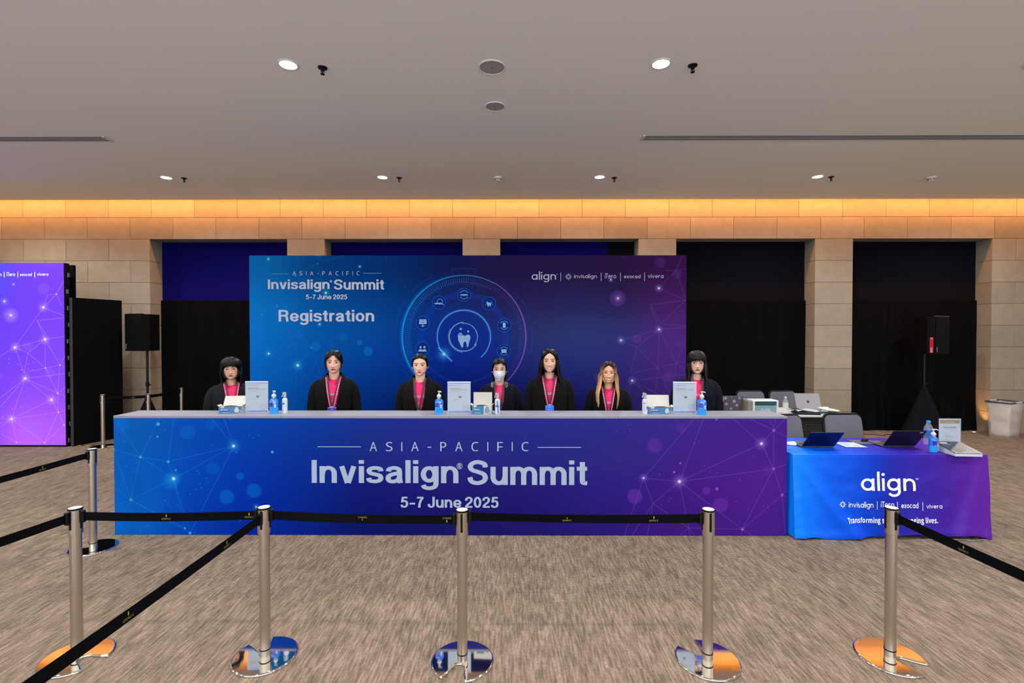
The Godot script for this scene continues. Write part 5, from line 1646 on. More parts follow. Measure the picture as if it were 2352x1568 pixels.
func app_sign(u: float, v: float, y: float, label: String, turn: float) -> void:
	var w := 0.218
	var h := 0.298
	var t := sign_stand(u, v, y, label, turn, w, h)
	var z := -0.0004
	var grad := M.get("sign_bar")
	if grad == null:
		var im := Canvas.new(64, 4, Rect2(0, 0, 64, 4), [["1478c4", "1a60b8", "2a4aa8", "3c3c98", "4a3a90"], ["1478c4", "1a60b8", "2a4aa8", "3c3c98", "4a3a90"]])
		grad = mat("sign_bar", Color.WHITE, 0.7, 0.0, {"albedo_texture": im.texture(), "texture_repeat": false})
	for e in [[0.955, 0.02], [0.055, 0.05]]:
		var b := Mb.new()
		b.quad(Vector3(-w * 0.46, -h * e[1] / 2, 0), Vector3(w * 0.46, -h * e[1] / 2, 0), Vector3(w * 0.46, h * e[1] / 2, 0), Vector3(-w * 0.46, h * e[1] / 2, 0))
		part(t, "printed_bar", b.done(), grad).position = Vector3(0, h * e[0], z)
	part(t, "lettering", text_mesh("Invisalign Summit", true, w * 0.5, h * 0.034), M.ink_blue).position = Vector3(-w * 0.19, h * 0.885, z)
	part(t, "lettering", text_mesh("Download the official", true, w * 0.43, h * 0.027), M.ink).position = Vector3(-w * 0.17, h * 0.79, z)
	part(t, "lettering", text_mesh("Invisalign APAC Summit mobile app", true, w * 0.74, h * 0.027), M.ink).position = Vector3(-w * 0.015, h * 0.75, z)
	for e in [0.69, 0.44]: part(t, "printed_line", boxm(Vector3(w * 0.36, h * 0.006, 0.0003)), M.ink_pale).position = Vector3(-w * 0.12, h * e, z)
	part(t, "printed_badge", boxm(Vector3(w * 0.12, h * 0.055, 0.0003)), M.ink).position = Vector3(w * 0.04, h * 0.52, z)
	part(t, "lettering", text_mesh("align", true, w * 0.09, h * 0.02), M.label_white).position = Vector3(w * 0.03, h * 0.055, z + 0.0003)
	part(t, "printed_line", boxm(Vector3(w * 0.3, h * 0.008, 0.0003)), M.ink_pale).position = Vector3(w * 0.27, h * 0.055, z + 0.0003)
	var b := Mb.new()
	for r in [0.14, 0.115, 0.07]: b.ribbon(arc(0, 0, w * r, w * r, 0, 360, 30), w * 0.006)
	for k in 12: b.ribbon(ln(cos(k * TAU / 12) * w * 0.08, sin(k * TAU / 12) * w * 0.08, cos(k * TAU / 12) * w * 0.11, sin(k * TAU / 12) * w * 0.11), w * 0.008)
	b.ribbon(arc(0, 0, w * 0.01, w * 0.01, 0, 360, 10), w * 0.018)
	part(t, "printed_emblem", b.done(), M.ink_pale).position = Vector3(w * 0.28, h * 0.19, z)

func counter_items() -> void:
	item_materials()
	var y := top_of_counter() + 0.0005
	sanitizer(629.5, 950, y, "blue hand gel pump bottle beside the sign at the counter's blue end", -0.1)
	sanitizer(1008.5, 951, y, "blue hand gel pump bottle on the counter beside the middle sign", -0.15)
	sanitizer(1612, 952.5, y, "blue hand gel pump bottle on the counter before the woman at the backdrop's edge", -0.25)
	spray(654.5, 948.5, y, "white spray bottle with blue and red label beside the hand gel on the counter", 0.25, 0)
	spray(1142.5, 950.5, y, "white spray bottle with crossed blue tape before the masked woman", 0.2, 1)
	spray(1481, 950.5, y, "white spray bottle beside the open mask box at the counter's purple end", 0.2, 2)
	mask_box(527, 950, y, 0.2, 0.07, 0.095, 0.18, 0.10, 0.62, "opened blue mask box next to the sign at the counter's blue end", 0)
	mask_box(1107, 951.5, y, 0.182, 0.083, 0.09, -0.05, 0.115, 0.02, "opened teal and white mask box with its tall lid up, before the masked woman", 1)
	mask_box(1518, 951, y, 0.215, 0.066, 0.1, -0.06, 0.105, 0.3, "opened blue mask box next to the sign at the counter's purple end", 2)
	app_sign(590, 948, y, "white app sign in clear holder at the counter's blue end", 0.0)
	app_sign(1054.5, 949.5, y, "white app sign in clear holder in the middle of the counter", 0.03)
	app_sign(1572.5, 950, y, "white app sign in clear holder at the counter's purple end", -0.03)

func laptop(p: Vector3, turn: float, w: float, d: float, open: float, lid: Material, label: String, logo: String) -> void:
	var t := thing("laptop", label, "laptop", p, turn, "open laptops")
	# local: hinge along x at z = 0, the keyboard runs to -z, away from the camera
	part(t, "base", boxm(Vector3(w, 0.014, d), 0.004), M.laptop_grey if lid != M.laptop_silver else M.laptop_silver).position = Vector3(0, 0.008, -d / 2)
	part(t, "keyboard", boxm(Vector3(w * 0.86, 0.002, d * 0.45)), M.key_dark).position = Vector3(0, 0.0158, -d * 0.32)
	part(t, "touchpad", boxm(Vector3(w * 0.32, 0.001, d * 0.26)), M.laptop_black).position = Vector3(0, 0.0154, -d * 0.76)
	var l := part(t, "lid", boxm(Vector3(w, d, 0.007), 0.003, Vector3(0, d / 2, 0)), lid)
	l.transform = Transform3D(Basis(Vector3.RIGHT, open), Vector3(0, 0.012, 0.003))
	part(l, "display", boxm(Vector3(w * 0.95, d * 0.9, 0.001)), M.key_dark).position = Vector3(0, d * 0.52, -0.004)
	if logo == "fruit":
		var b := Mb.new()
		b.prism(PackedVector2Array([Vector2(-0.0, 0.55), Vector2(0.35, 0.72), Vector2(0.75, 0.55), Vector2(0.55, 0.2), Vector2(0.6, -0.15), Vector2(0.85, -0.4), Vector2(0.5, -0.95), Vector2(0.2, -1.0), Vector2(0.0, -0.9), Vector2(-0.25, -1.0), Vector2(-0.55, -0.9), Vector2(-0.85, -0.3), Vector2(-0.85, 0.3), Vector2(-0.55, 0.66), Vector2(-0.25, 0.68)]), 0.0, 0.02)
		b.prism(PackedVector2Array([Vector2(0.0, 0.8), Vector2(0.1, 1.15), Vector2(0.35, 1.3), Vector2(0.3, 1.0)]), 0.0, 0.02)
		var o := part(l, "lid_logo", b.done(), M.key_dark)
		o.transform = Transform3D(Basis.from_scale(Vector3(0.022, 0.022, 0.04)), Vector3(0, d * 0.5, 0.0036))
	elif logo == "stickers":
		var st := mat("sticker", hexc("9c9cd4"), 0.5)
		var sd := mat("sticker_dark", hexc("5f5f8c"), 0.5)
		for q in [[-0.26, 0.85, 1.0], [0.34, 0.86, 0.9], [0.12, 0.66, 1.1], [-0.4, 0.58, 0.8], [-0.2, 0.48, 1.0], [0.26, 0.4, 1.0], [-0.42, 0.24, 0.9], [0.02, 0.18, 0.9], [0.0, 0.9, 0.25], [0.36, 0.64, 0.25], [-0.14, 0.22, 0.25]]:
			var b := Mb.new()
			var pg := PackedVector2Array()
			for k in 14:
				var a := TAU * k / 14
				pg.append(Vector2(cos(a), sin(a)) * (0.019 + 0.004 * sin(k * 2.3 + q[0] * 20.0)) * q[2])
			b.prism(pg, 0.0, 0.0006)
			var o := part(l, "sticker", b.done(), st)
			o.position = Vector3(q[0] * w, q[1] * d, 0.0036)
			if q[2] > 0.5:
				b = Mb.new()
				b.prism(round_rect(0.016, 0.013, 0.005, 3), 0.0, 0.0004)
				part(l, "sticker_mark", b.done(), sd).position = Vector3(q[0] * w + 0.002, q[1] * d - 0.002, 0.0043)
	elif logo == "tag":
		part(l, "lid_logo", boxm(Vector3(0.03, 0.009, 0.001)), M.label_white).position = Vector3(w * 0.36, d * 0.9, 0.0038)

func bottle(p: Vector3, h: float, r: float, cap: Material, label_m: Material, name_label: String) -> void:
	var t := thing("water_bottle", name_label, "bottle", p, 0, "plastic water bottles")
	var b := Mb.new()
	b.lathe([Vector2(r * 0.6, 0.001), Vector2(r * 0.92, 0.0), Vector2(r, h * 0.03), Vector2(r, h * 0.2), Vector2(r * 0.95, h * 0.22), Vector2(r, h * 0.25), Vector2(r, h * 0.62), Vector2(r * 0.9, h * 0.72), Vector2(r * 0.55, h * 0.84), Vector2(r * 0.38, h * 0.88), Vector2(r * 0.38, h * 0.92)], 28)
	part(t, "bottle", b.done(), M.clear_plastic)
	b = Mb.new()
	b.lathe([Vector2(r * 1.01, h * 0.38), Vector2(r * 1.015, h * 0.39), Vector2(r * 1.015, h * 0.61), Vector2(r * 1.01, h * 0.62)], 28)
	part(t, "label", b.done(), label_m)
	b = Mb.new()
	b.lathe([Vector2(r * 0.42, h * 0.90), Vector2(r * 0.46, h * 0.905), Vector2(r * 0.46, h * 0.985), Vector2(r * 0.4, h), Vector2(0.0, h)], 20)
	part(t, "cap", b.done(), cap)

func mouse(p: Vector3, turn: float, m: Material, label: String) -> void:
	var t := thing("computer_mouse", label, "mouse", p, turn, "computer mice")
	var b := Mb.new()
	var rows := []
	for r in 9:
		var f := r / 8.0
		var row := []
		for k in 24:
			var a := TAU * k / 24
			var s := cos(f * PI / 2 * 0.98)
			row.append(Vector3(sin(a) * 0.029 * pow(s, 0.6), 0.001 + 0.030 * sin(f * PI / 2) * (1.0 - 0.15 * cos(a)), cos(a) * 0.052 * pow(s, 0.6)))
		rows.append(row)
	b.grid(rows, true)
	part(t, "shell", b.done(), m)
	part(t, "wheel", boxm(Vector3(0.005, 0.006, 0.012), 0.002), M.key_dark).position = Vector3(0, 0.029, -0.02)

func cloth_table_items() -> void:
	var y := TAB_Y + 0.003
	var a := on_y(1843, 1027, y)
	var c := on_y(1914, 1027, y)
	laptop((a + c) / 2, 0.0, 0.31, 0.215, deg_to_rad(42), M.laptop_navy, "dark navy laptop, lid back to the queue, beside the counter's purple end", "")
	a = on_y(2032, 1026, y)
	c = on_y(2097, 1026, y)
	laptop((a + c) / 2, 0.0, 0.31, 0.215, deg_to_rad(38), M.laptop_black, "black laptop with a white tag on its lid, beside the clear bottle with blue cap", "tag")
	mouse(on_y(1816.5, 1021, y), deg_to_rad(-115), mat("mouse_white", hexc("d8d4ec"), 0.3), "white computer mouse beside the dark navy laptop")
	var pad := thing("mouse_pad", "grey mouse pad under the black mouse on the cloth", "mouse pad", on_y(1985, 1015, y), 0)
	part(pad, "pad", boxm(Vector3(0.24, 0.003, 0.19), 0.001), mat("pad_grey", hexc("46505f"), 0.9)).position.y = 0.0015
	mouse(on_y(1987, 1013, y + 0.003), deg_to_rad(120), M.black_plastic, "black computer mouse on the grey mouse pad")
	var sh := thing("paper_sheet", "white printed paper sheet lying beside the dark navy laptop", "paper", on_y(1952, 1021, y + 0.0005) , -0.05)
	part(sh, "page", boxm(Vector3(0.2, 0.0008, 0.22)), M.paper).position.y = 0.001
	for k in 5: part(sh, "printed_line", boxm(Vector3(0.04 + 0.015 * (k % 3), 0.0004, 0.008)), M.ink_pale).position = Vector3(-0.05 + 0.03 * (k % 2), 0.0017, -0.09 + k * 0.03)
	part(sh, "printed_line", boxm(Vector3(0.06, 0.0004, 0.02)), M.ink_pale).position = Vector3(0.03, 0.0017, 0.05)
	bottle(on_y(2132, 1020, y), 0.232, 0.038, mat("cap_blue", hexc("1b8fe8"), 0.4), mat("bottle_label_blue", hexc("1f6cd0"), 0.5), "clear water bottle with a blue cap and label on the cloth-covered table")
	sanitizer(2143.5, 1038, y, "blue hand gel pump bottle on the cloth-covered table", 0.1, 0.98)
	# stamp notice
	var s := sign_stand(2181, 1031, y, "white AUTO STAMP notice with an olive heading on the cloth-covered table", -0.04, 0.2, 0.285)
	part(s, "heading_bar", boxm(Vector3(0.18, 0.034, 0.0004)), mat("olive", hexc("6f5f14"), 0.7)).position = Vector3(0, 0.258, -0.0004)
	part(s, "lettering", text_mesh("Parking Stamp", true, 0.085, 0.011), mat("gold_text", hexc("c8b878"), 0.7)).position = Vector3(0, 0.252, 0.0001)
	part(s, "lettering", text_mesh("AUTO STAMP", true, 0.115, 0.014), M.ink).position = Vector3(0, 0.203, 0.0)
	for q in [[0.0, 0.187, 0.06], [-0.035, 0.136, 0.045], [-0.005, 0.124, 0.07], [0.005, 0.116, 0.08], [-0.005, 0.108, 0.07], [-0.025, 0.088, 0.06]]: part(s, "printed_line", boxm(Vector3(q[2], 0.0025, 0.0004)), M.ink_pale).position = Vector3(q[0], q[1], -0.0004)
	# stamping keypad
	var p := on_y(2208, 1043, y)
	var t := thing("stamp_keypad", "sloping white keypad terminal with a black face on the cloth-covered table", "keypad", p, deg_to_rad(-4))
	var b := Mb.new()
	var w := 0.225
	for q in [[0.0, 0.0]]:
		b.xf = Transform3D(Basis(Vector3.UP, -PI / 2), Vector3(w / 2, 0, 0))
		b.prism(PackedVector2Array([Vector2(0.08, 0.0), Vector2(0.08, 0.026), Vector2(-0.16, 0.075), Vector2(-0.16, 0.0)]), 0.0, w)
	part(t, "housing", b.done(), M.label_white)
	var tilt := Basis(Vector3.RIGHT, atan2(0.049, 0.24))
	var mid := Vector3(0, 0.0525, -0.04)
	part(t, "face_plate", boxm(Vector3(w + 0.006, 0.005, 0.25), 0.001), mat("keypad_face", hexc("23252c"), 0.35)).transform = Transform3D(tilt, mid)
	for e in [["display", -0.055, -0.09, 0.06, 0.022, mat("pink_screen", hexc("f2a0b8"), 0.4)], ["display", -0.045, -0.05, 0.055, 0.014, mat("blue_screen", hexc("2a6ac0"), 0.4)]]:
		part(t, e[0], boxm(Vector3(e[3], 0.001, e[4])), e[5]).transform = Transform3D(tilt, mid + tilt * Vector3(e[1], 0.003, e[2]))
	b = Mb.new()
	b.lathe([Vector2(0.0, 0.0012), Vector2(0.045, 0.0012), Vector2(0.045, 0.0)], 24)
	part(t, "reader_pad", b.done(), mat("pad_ring", hexc("4a4e55"), 0.5)).transform = Transform3D(tilt, mid + tilt * Vector3(-0.03, 0.0026, 0.05))
	for r in 6:
		for kc in 3: part(t, "key_button", boxm(Vector3(0.008, 0.002, 0.008), 0.0005), M.ink_pale).transform = Transform3D(tilt, mid + tilt * Vector3(0.035 + kc * 0.025, 0.003, -0.09 + r * 0.033))
	for s2 in [-1, 1]: part(t, "screw", boxm(Vector3(0.006, 0.002, 0.006), 0.0005), M.label_white).transform = Transform3D(tilt, mid + tilt * Vector3(s2 * 0.105, 0.003, 0.118))

func back_table_items() -> void:
	var y := BT_Y + 0.0005
	laptop(Vector3(at_px(1677, 937, 6.78).x, y, -6.78), 0.0, 0.32, 0.225, deg_to_rad(12), M.laptop_grey, "grey laptop covered in lilac stickers on the grey table", "stickers")
	laptop(Vector3(at_px(1861, 937, 6.9).x, y, -6.92), deg_to_rad(-4), 0.34, 0.24, deg_to_rad(-22), M.laptop_silver, "silver laptop with a dark fruit logo on the grey table", "fruit")
	var p := at_px(1753.5, 945, 6.62)
	var t := thing("card_printer", "white card printer with a pale screen beside the water bottle", "printer", Vector3(p.x, y, p.z), 0)
	var body := mat("printer_white", hexc("c2ccce"), 0.4)
	part(t, "body", boxm(Vector3(0.36, 0.185, 0.2), 0.012), body).position = Vector3(0.03, 0.0925, -0.1)
	part(t, "side_cheek", boxm(Vector3(0.07, 0.185, 0.22), 0.012), mat("printer_grey", hexc("77756f"), 0.6)).position = Vector3(-0.18, 0.0925, -0.1)
	part(t, "lid_window", boxm(Vector3(0.29, 0.06, 0.004), 0.001), mat("printer_dark", hexc("2c4a52"), 0.25)).position = Vector3(0.03, 0.143, 0.001)
	part(t, "display_panel", boxm(Vector3(0.29, 0.095, 0.004), 0.001), mat("printer_teal", hexc("6f969e"), 0.3)).position = Vector3(0.03, 0.06, 0.001)
	part(t, "lettering", text_mesh("5:00", true, 0.12, 0.045), M.label_white).position = Vector3(0.03, 0.055, 0.0035)
	var c := at_px(1804, 945, 6.68)
	bottle(Vector3(c.x, y, c.z), 0.228, 0.035, M.pump_white, mat("bottle_label_clear", hexc("b8c8b8"), 0.4), "clear water bottle with a white cap beside the silver laptop")
	var black := thing("black_tray", "flat black folder stack in front of the sticker laptop", "folder", Vector3(at_px(1678, 940, 6.62).x, y, -6.62), 0)
	part(black, "folder", boxm(Vector3(0.25, 0.018, 0.14), 0.003), M.black_plastic).position.y = 0.009
	part(black, "folder", boxm(Vector3(0.2, 0.01, 0.12), 0.002), mat("folder_red", hexc("a83040"), 0.6), "red folder edge").position = Vector3(0.03, 0.023, 0.0)
	var fan := thing("desk_fan", "small round white fan at the edge of the grey table beside the sticker laptop", "fan", Vector3(at_px(1642, 938, 6.72).x, y, -6.66), -0.3)
	var b := Mb.new()
	b.tube(arc3(Vector3(0, 0.19, 0), 0.078, 32), 0.008, 8, 1.0, false)
	part(fan, "guard_ring", b.done(), M.pump_white)
	b = Mb.new()
	for k in 24: b.tube([Vector3(cos(k * TAU / 24) * 0.012, 0.19 + sin(k * TAU / 24) * 0.012, 0.008), Vector3(cos(k * TAU / 24) * 0.078, 0.19 + sin(k * TAU / 24) * 0.078, 0.002)], 0.0012, 4)
	b.ball(Vector3(0, 0.19, 0.008), Vector3(0.018, 0.018, 0.008), 12, 6)
	part(fan, "guard_wires", b.done(), M.pump_white)
	b = Mb.new()
	for k in 4:
		var a := TAU * k / 4
		b.face([Vector3(0, 0.19, -0.008), Vector3(cos(a) * 0.07, 0.19 + sin(a) * 0.07, -0.012), Vector3(cos(a + 0.8) * 0.07, 0.19 + sin(a + 0.8) * 0.07, -0.002)], Vector3(0, 0.19, -1))
	part(fan, "blades", b.done(), M.ink_pale)
	b = Mb.new()
	b.lathe([Vector2(0.0, 0.0), Vector2(0.055, 0.0), Vector2(0.05, 0.015), Vector2(0.012, 0.022), Vector2(0.01, 0.112)], 20, Vector3(0, 0, -0.01))
	part(fan, "stand", b.done(), M.pump_white)
	# folders, papers and a pouch at the right end
	var f := at_px(1850, 947, 6.66)
	var st := thing("folder_stack", "dark folders with loose papers on top beside the water bottle", "folders", Vector3(f.x, y, f.z), deg_to_rad(-8))
	for k in 3: part(st, "folder", boxm(Vector3(0.3 - 0.02 * k, 0.012, 0.2), 0.002), [M.black_plastic, mat("folder_blue", hexc("1c2c4c"), 0.6), M.laptop_black][k]).position = Vector3(0.01 * k, 0.007 + k * 0.013, 0)
	b = Mb.new()
	var rows := []
	for r in 7:
		var row := []
		for q in 11: row.append(Vector3((q / 10.0 - 0.5) * 0.27, 0.042 + 0.014 * sin(q * 0.7 + r * 0.5), -(r / 6.0 - 0.5) * 0.2))
		rows.append(row)
	b.grid(rows)
	part(st, "loose_paper", b.done(), mat("paper_grey", hexc("a8a8b4"), 0.8))
	f = at_px(1903, 946, 6.68)
	var po := thing("white_pouch", "crumpled white bag lying on teal folders at the end of the grey table", "bag", Vector3(f.x, y, f.z), deg_to_rad(-20))
	part(po, "teal_folder", boxm(Vector3(0.26, 0.012, 0.18), 0.002), mat("folder_teal", hexc("2a5a68"), 0.6)).position.y = 0.007
	b = Mb.new()
	rows = []
	for r in 13:
		var a := -PI / 2 + PI * clampf(r / 12.0, 0.02, 0.98)
		var row := []
		for k in 22:
			var s := TAU * k / 22
			var bump := 1.0 + 0.12 * sin(k * 2.1 + r * 1.7)
			row.append(Vector3(sin(s) * cos(a) * 0.13 * bump, 0.052 + sin(a) * 0.022 * bump + 0.014 * -sin(s), cos(s) * cos(a) * 0.07 * bump))
		rows.append(row)
	b.grid(rows, true)
	part(po, "bag_body", b.done(), mat("bag_white", hexc("cfccc4"), 0.6))
	var gl := thing("sunglasses", "black folded sunglasses on the papers by the silver laptop", "sunglasses", Vector3(at_px(1829, 936, 6.8).x, y, -6.82), 0.2)
	b = Mb.new()
	for s in [-1, 1]: b.tube(arc3(Vector3(s * 0.035, 0.024, 0), 0.024, 14), 0.004, 6, 1.0, false)
	b.tube([Vector3(-0.06, 0.036, 0), Vector3(-0.06, 0.02, -0.1)], 0.003, 6)
	b.tube([Vector3(0.06, 0.036, 0), Vector3(0.06, 0.02, -0.1)], 0.003, 6)
	b.tube([Vector3(-0.012, 0.03, 0), Vector3(0.012, 0.03, 0)], 0.003, 6)
	part(gl, "frame", b.done(), M.black_plastic)

func arc3(mid: Vector3, r: float, n: int) -> Array:
	var out := []
	for k in n + 1: out.append(mid + Vector3(cos(TAU * k / n), sin(TAU * k / n), 0) * r)
	return out

func odds() -> void:
	# clear waste bin with its bag
	var p := on_y(2306, 1003, 0.0)
	var t := thing("waste_bin", "clear plastic waste bin with a white bag and dark rim by the stone wall", "bin", p, deg_to_rad(24))
	var b := Mb.new()
	var w0 := 0.37
	var w1 := 0.46
	var h := 0.63
	var ring := func(w: float, y: float, k := 1.0) -> Array:
		var out := []
		for q in round_rect(w, w * 0.75, 0.03, 3): out.append(Vector3(q.x * k, y, -q.y * k))
		return out
	b.grid([ring.call(w0, 0.002), ring.call(lerpf(w0, w1, 0.5), h * 0.5), ring.call(w1, h)], true)
	part(t, "shell", b.done(), mat("bin_plastic", Color(0.86, 0.84, 0.84, 0.22), 0.12, 0.0, {"transparency": BaseMaterial3D.TRANSPARENCY_ALPHA}))
	b = Mb.new()
	var rows := []
	for r in 12:
		var f := r / 11.0
		var row := []
		var base: Array = ring.call(lerpf(w0, w1, f), lerpf(0.01, h - 0.01, f), 0.94)
		for q in base.size():
			var v: Vector3 = base[q]
			var k := 0.94 + 0.07 * sin(q * 1.7 + r * 0.9) + 0.04 * sin(q * 0.8 - r * 1.6)
			if f < 0.08: k = 0.5
			row.append(Vector3(v.x * k * 0.97, v.y, v.z * k * 0.97))
		rows.append(row)
	b.grid(rows, true)
	part(t, "bin_bag", b.done(), mat("bag_film", Color(0.9, 0.88, 0.88, 0.5), 0.35, 0.0, {"transparency": BaseMaterial3D.TRANSPARENCY_ALPHA}))
	b = Mb.new()
	var rp: Array = ring.call(w1, h, 1.01)
	rp.append(rp[0])
	b.tube(rp, 0.016, 8, 1.0, false)
	part(t, "rim", b.done(), mat("bin_rim", hexc("3c3f44"), 0.4))
	for s in [-1, 1]: part(t, "rim_clip", boxm(Vector3(0.22, 0.035, 0.036), 0.006), mat("rim_blue", hexc("9db2c8"), 0.4), "pale blue rim clip").position = Vector3(0.03, h, s * w1 * 0.375 * 1.01)
	# floor uplight at the foot of the last pier
	var u := on_y(2237, 992.5, 0.0)
	var up := thing("floor_uplight", "small round warm floor uplight at the foot of the stone pier by the bin", "uplight", u)
	b = Mb.new()
	b.lathe([Vector2(0.034, 0.0), Vector2(0.034, 0.006), Vector2(0.026, 0.008)], 24)
	part(up, "trim_ring", b.done(), M.grey_metal)
	b = Mb.new()
	b.lathe([Vector2(0.026, 0.008), Vector2(0.0, 0.009)], 24)
	part(up, "lens", b.done(), mat("uplight_glow", hexc("ffd9a0"), 0.4, 0.0, {"emission_enabled": true, "emission": hexc("ffc070"), "emission_energy_multiplier": 6.0}))
	var l := SpotLight3D.new()
	l.spot_angle = 24.0
	l.spot_angle_attenuation = 0.8
	l.spot_range = 8.0
	l.light_size = 0.02
	l.spot_attenuation = 2.0
	l.rotation = Vector3(deg_to_rad(66), deg_to_rad(-90), 0)
	light_of(l, "uplight_beam", up, Vector3(0, 0.02, 0), hexc("ffb454"), 1.1)
	# yellow and black floor tape at the masking flat
	var tp := on_y(197, 1022.5, 0.0)
	var tape := thing("hazard_tape", "strip of yellow and black cable tape on the carpet by the masking flat", "tape", tp, 0.05)
	for k in 4: part(tape, "stripe", boxm(Vector3(0.08, 0.002, 0.05)), mat("tape_yellow_%d" % (k % 2), hexc("c9b400") if k % 2 == 0 else hexc("151515"), 0.6)).position = Vector3(-0.12 + k * 0.08, 0.001, 0)
	# dark cable on the floor under the curtains at the right
	var cab := thing("black_cable", "thin black cable lying on the carpet before the curtain by the skirted stand", "cable", on_y(1985, 998, 0.0))
	b = Mb.new()
	var pts := []
	for k in 25: pts.append(Vector3(-0.5 + k * 0.05, 0.005, 0.06 * sin(k * 0.5) + 0.03 * sin(k * 1.3)))
	b.tube(pts, 0.005, 6)
	part(cab, "lead", b.done(), M.black_plastic)
# ---------------------------------------------------------------- people
func along(keys: Array, t: float) -> float:       # smooth curve through [t, value] keys, t falling
	for j in keys.size() - 1:
		if t <= keys[j][0] and t >= keys[j + 1][0]:
			var f: float = (keys[j][0] - t) / (keys[j][0] - keys[j + 1][0])
			return cubic_interpolate(keys[j][1], keys[j + 1][1], keys[maxi(j - 1, 0)][1], keys[mini(j + 2, keys.size() - 1)][1], f)
	return keys[-1][1] if t < keys[-1][0] else keys[0][1]

const HW := [[1.0, 0.0], [0.985, 0.014], [0.94, 0.030], [0.85, 0.046], [0.65, 0.062], [0.4, 0.069], [0.1, 0.0705], [-0.2, 0.068], [-0.45, 0.0615], [-0.65, 0.052], [-0.82, 0.038], [-0.93, 0.022], [-1.0, 0.004]]
const HF := [[1.0, 0.0], [0.985, 0.02], [0.94, 0.038], [0.85, 0.057], [0.65, 0.076], [0.4, 0.085], [0.1, 0.086], [-0.2, 0.084], [-0.45, 0.084], [-0.65, 0.083], [-0.82, 0.079], [-0.93, 0.068], [-1.0, 0.05]]
const HB := [[1.0, 0.0], [0.985, 0.022], [0.94, 0.044], [0.85, 0.066], [0.65, 0.086], [0.4, 0.095], [0.1, 0.095], [-0.2, 0.086], [-0.45, 0.066], [-0.65, 0.045], [-0.82, 0.025], [-0.93, 0.0], [-1.0, -0.03]]
const AY := 0.110

func skull(t: float, phi: float, wide: float) -> Vector3:
	var s := sin(phi)
	var c := cos(phi)
	var x := along(HW, t) * wide * signf(s) * pow(absf(s), 0.92)
	var z := (along(HF, t) if c > 0 else along(HB, t)) * signf(c) * pow(absf(c), 0.88)
	return Vector3(x, t * AY, z)

func bell(x: float, m: float, w: float) -> float: return exp(-pow((x - m) / w, 2.0))

